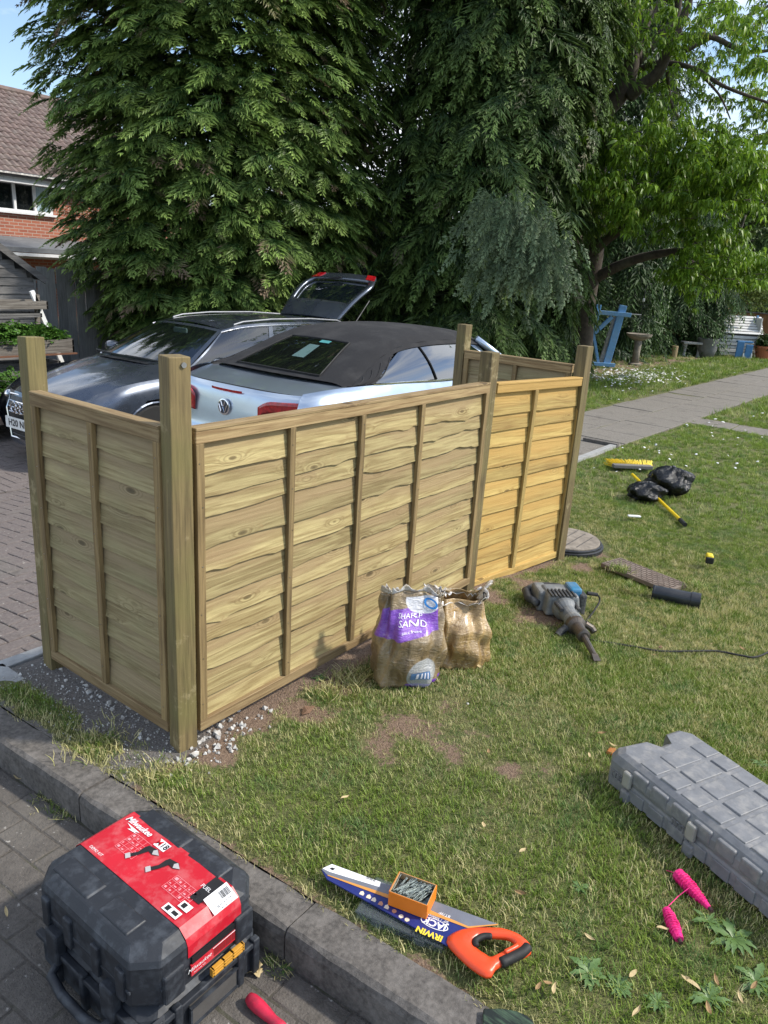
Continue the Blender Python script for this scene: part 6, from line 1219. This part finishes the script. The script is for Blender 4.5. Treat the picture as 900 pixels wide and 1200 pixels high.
def bag_mat(name, purple):
    def f(S, H):
        m = NT(name); s_ = m.sep(); n1 = m.noise(m.map((1, 1, .35), rot=(.3, .2, 0)), 16, 6, .65, 1.2); wr = m.noise(m.map((1, 1, 3.0), rot=(0, .5, 0)), 14, 5, .6, 2.0)
        col = m.mix(m.ramp(n1, .35, .65), (.12, .080, .038) if purple else (.17, .10, .035), (.31, .225, .12) if purple else (.46, .31, .13)); col = m.mix(m.ramp(wr, .60, .72, 0, .5), col, (.55, .50, .42))
        if purple:
            z = s_[2]; x = s_[0]; e = m.math('ADD', z, m.math('ADD', m.math('MULTIPLY', x, -.12), m.math('MULTIPLY', m.noise(m.co, 7, 3), .02)))
            band = m.math('MULTIPLY', m.ramp(e, .262, .266), m.ramp(e, .382, .378)); lo = m.math('MULTIPLY', m.ramp(z, .042, .038), m.ramp(x, -.03, -.02)); lim = m.math('MULTIPLY', m.ramp(x, .122, .118), 1.0)
            wx = m.math('SUBTRACT', x, .055); wz = m.math('SUBTRACT', z, .395); rad = m.math('SQRT', m.math('ADD', m.math('MULTIPLY', m.math('MULTIPLY', wx, wx), .55), m.math('MULTIPLY', wz, wz)))
            wh = m.math('MULTIPLY', m.ramp(rad, .060, .057), m.math('MULTIPLY', m.ramp(z, .412, .408), lim))
            pur = m.mix(m.ramp(m.noise(m.co, 30, 4), .3, .7), (.14, .028, .36), (.25, .09, .50)); pur = m.mix(m.ramp(wr, .58, .68, 0, .35), pur, (.55, .48, .70))
            front = m.ramp(s_[1], .0, -.01)
            col = m.mix(m.math('MULTIPLY', m.math('MULTIPLY', band, lim), front), col, pur); col = m.mix(m.math('MULTIPLY', lo, front), col, pur); col = m.mix(m.math('MULTIPLY', wh, front), col, (.62, .62, .66))
            c2 = m.math('MULTIPLY', m.ramp(m.math('SQRT', m.math('ADD', m.math('POWER', m.math('ABSOLUTE', m.math('SUBTRACT', x, .045)), 2.0), m.math('POWER', m.math('ABSOLUTE', m.math('SUBTRACT', z, .085)), 2.0))), .075, .07), m.math('MULTIPLY', front, .55)); col = m.mix(c2, col, (.5, .55, .60))
        m.bump(m.math('ADD', wr, m.math('MULTIPLY', n1, .6)), .7, .010); return m.fin(col, .34, Specular_IOR_Level=.6, Coat_Weight=.35, Coat_Roughness=.2)
    return f
fx = AZ - PI / 2
t, S1_ = bag('sand_bag', (.965, -.315, -.005), R(-38), .140, .115, .405, 3, 'taller sand bag with purple print and white label patch, left of the pair', bag_mat('purple print sand bag', True), lean=(.06, .02), top=.5)
def onbag(S, a0, c0, su, sv):
    def f(v): return S(a0 + v.x * su, c0 + v.y * sv, .003)
    return f
def bag_text(S, t, body, size, a0, c0, mat, name, sx=1.0, rot_=0.0, bold=.0):
    b = MB(); text_mb(b, body, size, Matrix.Rotation(rot_, 4, 'Z'), sx=sx, bold=bold, fn=lambda v: S(a0 + v.x / (2 * PI * .125), c0 + v.y / .40, .0035)); return b.build(name, mat, t)
M_wp = flat('white bag print', (.78, .76, .82), .4)
bag_text(S1_, t, 'SHARP', .024, .725, .79, M_wp, 'bag_word', rot_=R(-8)); bag_text(S1_, t, 'SAND', .030, .735, .725, M_wp, 'bag_word', rot_=R(-8)); bag_text(S1_, t, 'Silica free', .012, .73, .66, M_wp, 'bag_word')
b = MB(); b.add([tuple(S1_(.80 + (r_ * math.cos(k * PI / 12)) / .785, .915 + r_ * math.sin(k * PI / 12) / .4, .0045)) for r_ in (.020, .013) for k in range(24)], [(k, (k + 1) % 24, 24 + (k + 1) % 24, 24 + k) for k in range(24)]); b.build('blue_ring', flat('blue print', (.02, .20, .55), .4), t)
bag_text(S1_, t, 'BULK', .020, .862, .925, M_ink, 'bag_word')
b = MB(); b.grid(lambda a, c: S1_(.745 + .055 * a, .16 + .085 * c, .004), 4, 4); b.build('print_square', flat('blue print square', (.10, .20, .38), .4), t); b = MB()
for k in range(4): b.grid(lambda a, c: S1_(.752 + .012 * k + .005 * a, .17 + .065 * c, .005), 1, 3)
b.build('print_lines', M_wp, t)
t2, S2_ = bag('sand_bag', (1.275, -.42, -.01), R(-40), .122, .10, .345, 8, 'shorter sand bag of plain ochre sand with a torn flared mouth, right of the pair', bag_mat('ochre sand bag', False), lean=(-.10, .03), top=.5)
def flare(a, c):
    p = S2_(a, .97); q = 2 * PI * a; s_ = .85 + .3 * c * (1.1 + .45 * math.sin(3 * q + 1)); return (p.x * s_ * (1 + .30 * c * max(0, math.cos(q))), p.y * s_ * (1.0 + .9 * c), p.z - .01 + .045 * c * (.6 + .7 * math.sin(2 * q + 2)) + .008 * math.sin(19 * q))
m = NT('torn clear film'); m.fin(m.mix(m.ramp(m.noise(m.co, 26, 4), .45, .55), (.42, .36, .28), (.62, .60, .58)), .18, Coat_Weight=.6); m.bump(m.noise(m.co, 40, 4), .6, .01); M_film = m.mat
b = MB(); b.grid(flare, 72, 6); b.build('torn_mouth', M_film, t2, smooth=True, solid=.0015)
b = MB(); text_mb(b, 'SAND', .05, Matrix.Identity(4), fn=lambda v: Vector(flare(.83 + v.x / .8, .55 + v.y / .055 * .5)) + Vector((0, -.004, .004))); b.build('bag_word', M_ink, t2)
def tail(a, c): return (.12 + .07 * a, -.03 + .05 * c - .02, .012 + .02 * math.sin(a * 5) * c)
b = MB(); b.grid(tail, 6, 4); b.build('corner_tail', M_film, t2, smooth=True, solid=.0015)
b = MB(); b.grid(lambda a, c: Vector(S1_(a, .985)) + Vector((0, 0, .010 + .022 * c * (1 + .6 * math.sin(13 * a * PI * 2)))) * 1.0 + Vector((0, -.006 * c, 0)), 80, 3); b.build('bag_mouth', M_film, t, smooth=True, solid=.0015)

# --- demolition breaker lying on the grass
A_, B_ = gp(655, 700, .08), gp(697, 772, .02); d = (B_ - A_); d.z = 0; L_ = d.length * 1.04; az_ = math.atan2(d.y, d.x); bk = empty('demolition_hammer', (A_.x, A_.y, -.012), az_, 'grey and blue demolition hammer drill with a chisel lying on the grass', 'power tool')
M_bgrey = plain('dusty breaker grey', (.15, .16, .165), .55, dirt=(.34, .33, .30), dirt_amt=.6, dscale=14); M_bdark = plain('breaker dark rubber', (.035, .037, .04), .65, dirt=(.25, .24, .22), dirt_amt=.45, dscale=20); M_bblue = plain('breaker blue', (.02, .17, .33), .45, dirt=(.3, .3, .3)); M_bst = plain('dark tool steel', (.10, .088, .078), .5, metal=.6, dirt=(.20, .14, .10), dirt_amt=.5, dscale=22)
k = L_ / .62; S_ = lambda *q: tuple(v * k for v in q)
b = MB(); b.X = Matrix.Translation(S_(.0, .0, .085)) @ Euler((0, R(2), 0)).to_matrix().to_4x4(); b.box((0, 0, 0), S_(.20, .21, .12), (.85, .85)); b.build('motor_housing', M_bgrey, bk, bevel=.018, seg=3)
for q in range(7): b = MB(); b.box(S_(.055 - .0 * q, -.075 + q * .022, .148), S_(.10, .011, .012)); b.build('vent_slat', M_bdark, bk, bevel=.002)
b = MB(); b.box(S_(-.02, .085, .11), S_(.12, .07, .11)); b.build('blue_cover', M_bblue, bk, bevel=.012); b = MB(); b.box(S_(-.01, .125, .075), S_(.15, .04, .13)); b.build('end_cap', M_bdark, bk, bevel=.012)
b = MB(); b.tube([S_(-.10, .07, .09), S_(-.155, .05, .09), S_(-.175, -.02, .085), S_(-.17, -.10, .08), S_(-.13, -.155, .075), S_(-.04, -.165, .07), S_(.03, -.13, .07)], [.022 * k, .026 * k, .028 * k, .028 * k, .026 * k, .024 * k, .02 * k], 12); b.build('rear_handle', M_bdark, bk, smooth=True)
b = MB(); b.box(S_(-.06, -.09, .075), S_(.17, .08, .12), (.9, .9)); b.build('grip_housing', M_bgrey, bk, bevel=.016, seg=3)
b = MB(); b.at(S_(.10, .0, .075)).lathe([(r_ * k, h_ * k) for r_, h_ in ((.070, -.01), (.066, .03), (.049, .06), (.043, .13), (.050, .15), (.050, .19), (.040, .20), (.036, .22))], 20, 'x'); b.build('barrel', M_bgrey, bk, smooth=False)
for q in (-1, 1): b = MB(); b.tube([S_(.11, q * .055, .11), S_(.20, q * .050, .11)], .011 * k, 8); b.build('bolt_rib', M_bdark, bk)
b = MB(); b.at(S_(.30, 0, .07)).lathe([(r_ * k, h_ * k) for r_, h_ in ((.054, -.02), (.054, .012), (.035, .026), (.030, .09), (.035, .095), (.035, .125), (.024, .13))], 20, 'x'); b.build('tool_holder', M_bst, bk, smooth=False)
b = MB(); b.tube([S_(.30, -.05, .06), S_(.31, -.085, .035), S_(.32, -.10, .02)], .020 * k, 10); b.build('side_clamp', M_bdark, bk); b = MB(); b.tube([S_(.30, .05, .08), S_(.31, .085, .06), S_(.33, .095, .045)], .018 * k, 10); b.build('side_clamp', M_bst, bk)
b = MB(); b.tube([S_(.42, 0, .068), S_(.50, 0, .058), S_(.585, 0, .045)], [.017 * k, .016 * k, .015 * k], 10); b.add([S_(.585, -.015, .030), S_(.585, .015, .030), S_(.585, .015, .058), S_(.585, -.015, .058), S_(.63, -.018, .038), S_(.63, .018, .038), S_(.63, .018, .042), S_(.63, -.018, .042)], [(0, 1, 5, 4), (1, 2, 6, 5), (2, 3, 7, 6), (3, 0, 4, 7), (4, 5, 6, 7), (0, 3, 2, 1)]); b.build('chisel', M_bst, bk)
BI = (Matrix.Translation((A_.x, A_.y, -.012)) @ Matrix.Rotation(az_, 4, 'Z')).inverted()
wp = [BI @ gp(688, 695, .10), BI @ gp(700, 697, .09), BI @ gp(702, 706, .05), BI @ gp(690, 724, .012), BI @ gp(676, 742, .008), BI @ gp(694, 750, .008), BI @ gp(720, 754, .010), BI @ gp(745, 758, .012), BI @ gp(775, 763, .010), BI @ gp(810, 763, .012), BI @ gp(840, 763, .010), BI @ gp(868, 768, .012), BI @ gp(885, 770, .012), BI @ gp(905, 762, .012), BI @ gp(930, 750, .012)]
b = MB(); b.tube(crv(wp, 90), .0052, 6); b.build('power_cord', M_rubber, bk, smooth=True); b = MB(); b.tube([wp[0], wp[1]], .011, 8); b.build('cord_sleeve', M_rubber, bk)

# --- round manhole with plastic ring, rectangular cast cover, pipe offcut
mh = empty('manhole', (MH[0] - .05, MH[1] + .01, -.062), label='round concrete manhole cover in a black plastic ring behind the last post', cat='manhole cover')
MB().lathe([(.235, .0), (.235, .062), (.230, .068), (.0, .070)], 48).build('cover', plain('worn manhole concrete', (.26, .225, .185), .9, var=.3, scale=20, bump=.8, dirt=(.12, .10, .08), dirt_amt=.5), mh)
b = MB(); b.lathe([(.262, -.02), (.262, .036), (.250, .040), (.250, .052), (.238, .056), (.238, -.02)], 48); b.build('ring', M_black, mh)
for k in range(5): o = MB().box((0, 0, .071), (.40 - abs(k - 2) * .06, .006, .004)).build('groove_rib', M_conc, mh); o.location = (0, -.14 + .07 * k, 0); o.rotation_euler.z = .0
cc_ = (cov[0] + cov[2]) / 2; ex = cov[3] - cov[0]; cvr = empty('drain_cover', (cc_.x, cc_.y, -.012), math.atan2((cov[3] - cov[0] + cov[2] - cov[1]).y, (cov[3] - cov[0] + cov[2] - cov[1]).x), 'flat rectangular ribbed drain cover set in the lawn beside the black pipe', 'drain cover')
M_cast = plain('rusty cast iron', (.17, .13, .105), .85, var=.3, bump=.6, dirt=(.33, .28, .23), dirt_amt=.6); MB().box((0, 0, 0), (.50, .205, .03)).build('plate', M_cast, cvr, bevel=.006)
b = MB()
for i in range(24):
    for j in range(7):
        b.at((-.23 + i * .02, -.084 + j * .028, .016), (0, 0, R(45 if (i + j) % 2 else -45))).box((0, 0, 0), (.018, .006, .006))
b.build('tread_pattern', M_cast, cvr)['kind'] = 'stuff'
pA, pB_ = gp(764, 695, .0), gp(820, 706, .0); b = MB(); r0 = .043; d = (pB_ - pA); Lp = d.length; N = 28
vs = []
for x, r_ in ((0, r0), (.01, r0 + .002), (.012, r0), (Lp * .8, r0), (Lp * .805, r0 + .004), (Lp, r0 + .004), (Lp, r0 - .002), (0, r0 - .006)): vs += [(x, r_ * math.cos(2 * PI * k / N), r_ * math.sin(2 * PI * k / N)) for k in range(N)]
b.add(vs, [(i * N + j, i * N + (j + 1) % N, ((i + 1) % 8) * N + (j + 1) % N, ((i + 1) % 8) * N + j) for i in range(8) for j in range(N)])
pp = empty('pipe_offcut', (pA.x, pA.y, r0 - .035), math.atan2(d.y, d.x), 'short black plastic pipe offcut lying in front of the drain cover', 'pipe'); b.build('pipe', plain('black pipe plastic', (.015, .018, .024), .35, dirt=(.1, .1, .1)), pp, smooth=False)
MB().at((0, 0, 0)).lathe([(r0 - .007, Lp - .03), (r0 - .007, Lp - .028)], 20, 'x').build('bore_disc', M_ink, pp)  # black disc set inside the pipe near its far end
# tape measure
q = gp(830, 660, 0); tm = empty('tape_measure', (q.x, q.y, .0), R(20), 'small yellow and black tape measure alone on the lawn', 'tape measure'); MB().box((0, 0, .035), (.075, .045, .06)).build('case', plain('yellow tape case', (.72, .55, .02), .45), tm, bevel=.012, seg=3); MB().box((-.030, 0, .032), (.035, .050, .045)).build('grip', M_rubber, tm, bevel=.008)
# --- broom and bin liner
h0, h1 = gp(716, 551, .02), gp(762, 553, .02); d = h1 - h0; br = empty('broom', tuple(gp(740, 553, .0)), math.atan2(d.y, d.x), 'broom with yellow bristles and a yellow handle running under the black bin liner', 'broom'); Lb = d.length
M_yel = plain('yellow bristle', (.80, .60, .05), .6, var=.25, scale=40); M_yh = plain('yellow handle', (.80, .55, .01), .4)
MB().box((0, 0, .055), (Lb, .07, .035)).build('broom_block', plain('grey broom block', (.16, .15, .14), .7), br, bevel=.006)
b = MB(); rr = random.Random(30)
for i in range(26):
    for j in range(3):
        x = -Lb / 2 + Lb * (i + .5) / 26; sp = x / Lb * .10
        for k in range(4):
            a = (rr.uniform(-.008, .008), rr.uniform(-.008, .008)); b.tube([(x, .018, .055 + (j - 1) * .014), (x + sp * .5 + a[0], .065, .060 + (j - 1) * .020), (x + sp + a[0] * 2, .115 + rr.uniform(-.006, .006), .066 + (j - 1) * .026 + a[1])], .0038, 3)
b.build('bristles', M_yel, br)['kind'] = 'stuff'
BI = (Matrix.Translation(gp(740, 553, .0)) @ Matrix.Rotation(math.atan2(d.y, d.x), 4, 'Z')).inverted(); hA, hB = BI @ gp(741, 556, .06), BI @ gp(797, 609, .02); b = MB(); b.tube([hA, hA.lerp(hB, .5), hB], .0135, 10); b.build('handle', M_yh, br); b = MB(); b.tube([hB, BI @ gp(803, 615, .02)], .017, 10); b.build('end_grip', M_rubber, br)
M_bin = NT('black bin liner'); M_bin.bump(M_bin.noise(M_bin.co, 14, 5, .6, 1.5), .8, .03); M_bin = M_bin.fin((.005, .0055, .007), .25)
bl_ = empty('bin_liner', tuple(gp(770, 582, 0)), 0, 'crumpled glossy black bin liner lying over the broom handle', 'bin liner'); o0 = gp(770, 582, 0); q1, q2 = gp(782, 579, 0) - o0, gp(755, 586, 0) - o0
def lump(c, rx, ry, rz_, seed, az0=0):
    rr = random.Random(seed); ph = [rr.uniform(0, 6.3) for _ in range(9)]
    def f(a, t):
        q = 2 * PI * a; e = PI * t; n = 1 + .14 * math.sin(3 * q + ph[0] + 3 * e) + .09 * math.sin(7 * q + ph[1] - 4 * e) + .07 * math.sin(5 * e + ph[2] + 2 * q) + .05 * abs(math.sin(9 * q + 6 * e + ph[3])) + .05 * abs(math.sin(13 * e - 4 * q + ph[4]))
        x, y, z = rx * n * math.sin(e) * math.cos(q), ry * n * math.sin(e) * math.sin(q), rz_ * (1 - math.cos(e)) * (.9 + .1 * n) * .5 * 2
        return (c.x + x * math.cos(az0) - y * math.sin(az0), c.y + x * math.sin(az0) + y * math.cos(az0), max(.004, z * 1.0 - .01))
    return f
fa = AZ - PI / 2
for q_, rx, ry, rz_, sd_ in ((q1, .175, .14, .13, 3), (q2, .14, .11, .085, 7)): b = MB(); b.grid(lump(q_, rx, ry, rz_, sd_, fa - .3), 56, 28); b.build('bag_fold', M_bin, bl_, smooth=True)
q = gp(743, 606.5, .01); o = MB().box((0, 0, .012), (.10, .035, .012)).build('white_tube', M_white, bevel=.005); o.location = q; o.rotation_euler.z = AZ - PI / 2; tag(o, 'small white plastic strip lying on the grass below the bin liner', 'plastic strip')
# --- red handled tool, dark mat corner, litter at the kerb
rA, rB = gp(297, 1172, -.095), gp(338, 1212, -.10); st = empty('red_handled_tool', (rA.x, rA.y, -.10), label='red handled hand tool lying on the road at the bottom edge', cat='hand tool'); dd = (rB - rA); dd.z = 0; Lr = .16; st.rotation_euler.z = math.atan2(dd.y, dd.x)
b = MB(); b.lathe([(.004, -.022), (.013, -.018), (.0175, -.004), (.0185, .02), (.016, .05), (.0125, .075), (.015, .10), (.013, .12)], 18, 'x'); b.build('handle', plain('worn red rubber', (.60, .02, .06), .42, dirt=(.25, .03, .05), dirt_amt=.8, dscale=20), st, smooth=True); MB().lathe([(.004, .12), (.004, .24)], 8, 'x').build('shaft', M_steel, st)
m = NT('dark green streaked mat'); m.fin(m.mix(m.ramp(m.noise(m.map((1, .12, 1), rot=(0, 0, .5)), 120, 4), .45, .62), (.006, .012, .008), (.045, .08, .045)), .5); mo = MB()  # grass reflection put into the colour as pale green streaks
c_ = [gp(*p, .03) for p in ((567, 1177), (590, 1177), (606, 1180), (618, 1185), (626, 1192), (630, 1204), (634, 1230), (566, 1240))]; mo.prism([(p.x, p.y) for p in c_], .004, .018); o = mo.build('kneeling_mat', m.mat, bevel=.003); tag(o, 'rounded corner of a dark green mat at the bottom edge by the kerb', 'mat')
# --- fallen leaves, twigs, crumpled leaf, weeds
M_dry = plain('dry fallen leaf', (.30, .19, .085), .8, var=.45, scale=20, bump=.3); M_dry2 = plain('pale straw leaf', (.46, .36, .19), .8, var=.25, scale=20); rr = random.Random(77)
LM = []
for k in range(5):
    b = MB(); n = 8; w_ = rr.uniform(.26, .42); cu_ = rr.uniform(.1, .35)
    for sg in (-1, 1): b.grid(lambda a, c: (a - .5, sg * c * w_ * math.sin(PI * min(.98, a * 1.0 + .02)) ** .8 * .5, cu_ * (c * .35 + (a - .5) ** 2) * .8 + .06 * math.sin(5 * a + k)), 8, 2)
    LM.append(b.mesh('fallen_leaf', M_dry if k % 2 else M_dry2))
LEAF = ['beside the round end of the saw handle', 'beside the clay lump at the corner of the grey case, upright one', 'by the grey case corner, paler of the two', 'below the front sand bag, long and yellowish', 'right of the lower pink winder', 'in the bottom right lawn, upper of a pair', 'near the right edge below the grey case', 'near the bottom right corner weeds', 'left of the bottom right weeds', 'between two weeds right of the saw handle', 'in the bottom lawn, lower of a pair', 'right of the saw handle, nearest the saw', 'right of the saw handle, furthest right of three', 'right of the saw handle, middle of three', 'in mid lawn above the saw tip', 'in mid lawn above the screw box', 'in mid lawn right of the screw box', 'left of the lower pink winder', 'at the very bottom right corner', 'at the bottom edge right of the mat', 'right of the shorter sand bag', 'on the power cord by the brown clod', 'at the cord bend near the right edge, left one', 'at the cord bend near the right edge, right one', 'below the drain cover corner', 'just left of the clay lump', 'near the drain cover and breaker', 'on the road at the left edge by the kerb', 'on the road in the gutter grass', 'on the road at the left edge level with the tool case', 'right of the upper end of the lower pink winder']
spots = [(612, 1000), (705, 862), (718, 876), (572, 884), (820, 1050), (803, 1150), (882, 1160), (866, 1172), (838, 1152), (740, 1145), (808, 1156), (640, 1156), (648, 1163), (630, 1160), (404, 938), (566, 970), (610, 1050), (690, 1102), (829, 1186), (745, 1190), (560, 783), (766, 770), (833, 757), (869, 762), (702, 678), (690, 888), (705, 702), (20, 915), (95, 958), (8, 1072), (776, 1092)]
for k, (px, py) in enumerate(spots):
    z = -.118 if (px < 200 and py > 900) else .012; q = gp(px, py, z); o = bpy.data.objects.new('fallen_leaf', LM[k % 5]); s_ = rr.uniform(.022, .042) * (1.5 if k in (1, 2, 7, 10) else 1); o.scale = (s_,) * 3; o.location = q + Vector((0, 0, .012)); o.rotation_euler = (rr.gauss(0, .3), rr.gauss(0, .3), rr.uniform(0, 6.3)); link(o); tag(o, 'dry leaf ' + LEAF[k], 'leaf', 'dry leaves scattered on the ground')
q = gp(293, 1138, -.12); cl = MB()
for k in range(4): cl.at((rr.gauss(0, .010), rr.gauss(0, .014), .010), (rr.gauss(0, .4), rr.gauss(0, .4), rr.uniform(0, 6))).grid(lambda a, c: ((a - .5) * .035, (c - .5) * .03, .006 * math.sin(5 * a) * math.cos(4 * c)), 6, 6)
o = cl.build('crumpled_leaf', M_dry2, smooth=True, solid=.001); o.location = q; tag(o, 'pale crumpled leaf clump on the road beside the lower tool case', 'leaf')
o = MB().box((0, 0, .008), (.05, .028, .014), (.8, .8)).build('orange_chip', plain('orange clay chip', (.42, .15, .04), .9, bump=.6), bevel=.004); o.location = gp(716, 882, .0); tag(o, 'small orange clay lump at the corner of the grey case', 'clay lump')
for px, py, s_, lab in ((360, 832, .030, 'larger reddish clod of soil beside the long panel'), (774, 758, .012, 'small brown clod beside the power cord')):
    b = MB(); stone(b, (0, 0, 0), 1, rr); o = b.build('soil_clod', plain('clod', (.20, .115, .07), .95, bump=.8)); o.location = gp(px, py, .01); o.scale = (s_ * 1.5, s_, s_ * .5); tag(o, lab, 'clod')
def rosette(px, py, r_, seed, n=20, mat=None, lab='', z=.012):
    rr = random.Random(seed); b = MB()
    for k in range(n):
        a = 2 * PI * k / n + rr.uniform(-.3, .3); l = r_ * .62 * rr.uniform(.6, 1.1); w_ = l * rr.uniform(.14, .36); c, s_ = math.cos(a), math.sin(a); li = rr.uniform(-.02, .22)
        b.grid(lambda u, v: (c * u * l - s_ * (v - .5) * w_ * math.sin(PI * (u * .9 + .08)) * (1 + .25 * math.sin(u * 22)), s_ * u * l + c * (v - .5) * w_ * math.sin(PI * (u * .9 + .08)) * (1 + .25 * math.sin(u * 22)), li * l * math.sin(PI * u * .8) - abs(v - .5) * -.15 * w_), 8, 2)
    o = b.build('weed', mat or M_weed, smooth=True); o.location = gp(px, py, z - (.006 if z > 0 else 0)); return tag(o, lab, 'weed', 'broad leaved weeds in the lawn')
m = NT('weed leaf'); M_weed = m.fin(m.mix(m.noise(m.co, 60, 3), (.05, .11, .025), (.13, .21, .06)), .45)
for k, (px, py, r_, lab) in enumerate(((690, 1140, .09, 'low grey green weed rosette right of the saw handle'), (725, 1155, .07, 'smaller weed rosette nearest the bottom middle of the lawn'), (860, 1100, .12, 'broad dark weed rosette beneath the grey case edge'), (830, 1080, .08, 'weed rosette right beside the pink string winders'), (885, 1150, .10, 'weed rosette at the lower right corner of the lawn'), (830, 1170, .09, 'weed rosette among dry leaves near the bottom right'), (770, 1175, .06, 'small weed rosette near the bottom edge'), (680, 1040, .05, 'flat weed rosette in mid lawn left of the pink string'), (335, 1136, .035, 'dark green seedling in the kerb gutter'), (890, 895, .06, 'weed rosette behind the grey case at the right edge'), (375, 795, .06, 'wilted weed at the foot of the taller sand bag'))):
    rosette(px, py, r_, k, z=-.118 if k == 8 else .012, lab=lab)
# uprooted grass by the bags and small tufts in the gutter
rg = np.random.default_rng(3); PT, SS, DD = [], [], []
for cx, cy, r_, n, z in ((410, 800, .10, 240, 0), (380, 812, .07, 100, 0), (740, 690, .05, 90, 0), (815, 688, .06, 110, 0), (725, 668, .05, 90, 0), (120, 875, .10, 180, 0), (185, 905, .06, 80, 0), (78, 948, .05, 90, -.12), (60, 935, .05, 80, -.12), (330, 1128, .04, 60, -.12), (30, 905, .03, 40, -.12)):
    q = gp(cx, cy, z)
    for k in range(n): PT.append([q.x + rg.normal() * r_ * .6, q.y + rg.normal() * r_ * .6, z]); SS.append(rg.uniform(.018, .042) if z == 0 else rg.uniform(.014, .030)); DD.append(.35 if (cx, cy) in ((740, 690), (815, 688), (725, 668)) else .75 if z == 0 else .55)
PT, SS, DD = map(np.array, (PT, SS, DD)); n = len(PT); a = rg.uniform(0, 6.28, n); M3 = np.stack([np.stack([np.cos(a), -np.sin(a), rg.normal(0, .5, n)], -1), np.stack([np.sin(a), np.cos(a), rg.normal(0, .5, n)], -1), np.stack([0 * a, 0 * a, np.ones(n)], -1)], 1)
V, F, A = merge(GA, PT, M3, SS, rg.integers(0, 6, n), {'rnd': rg.random(n), 'dry': DD}); tri_mesh('loose_grass', V, F, M_grass, A, None, 'stuff')
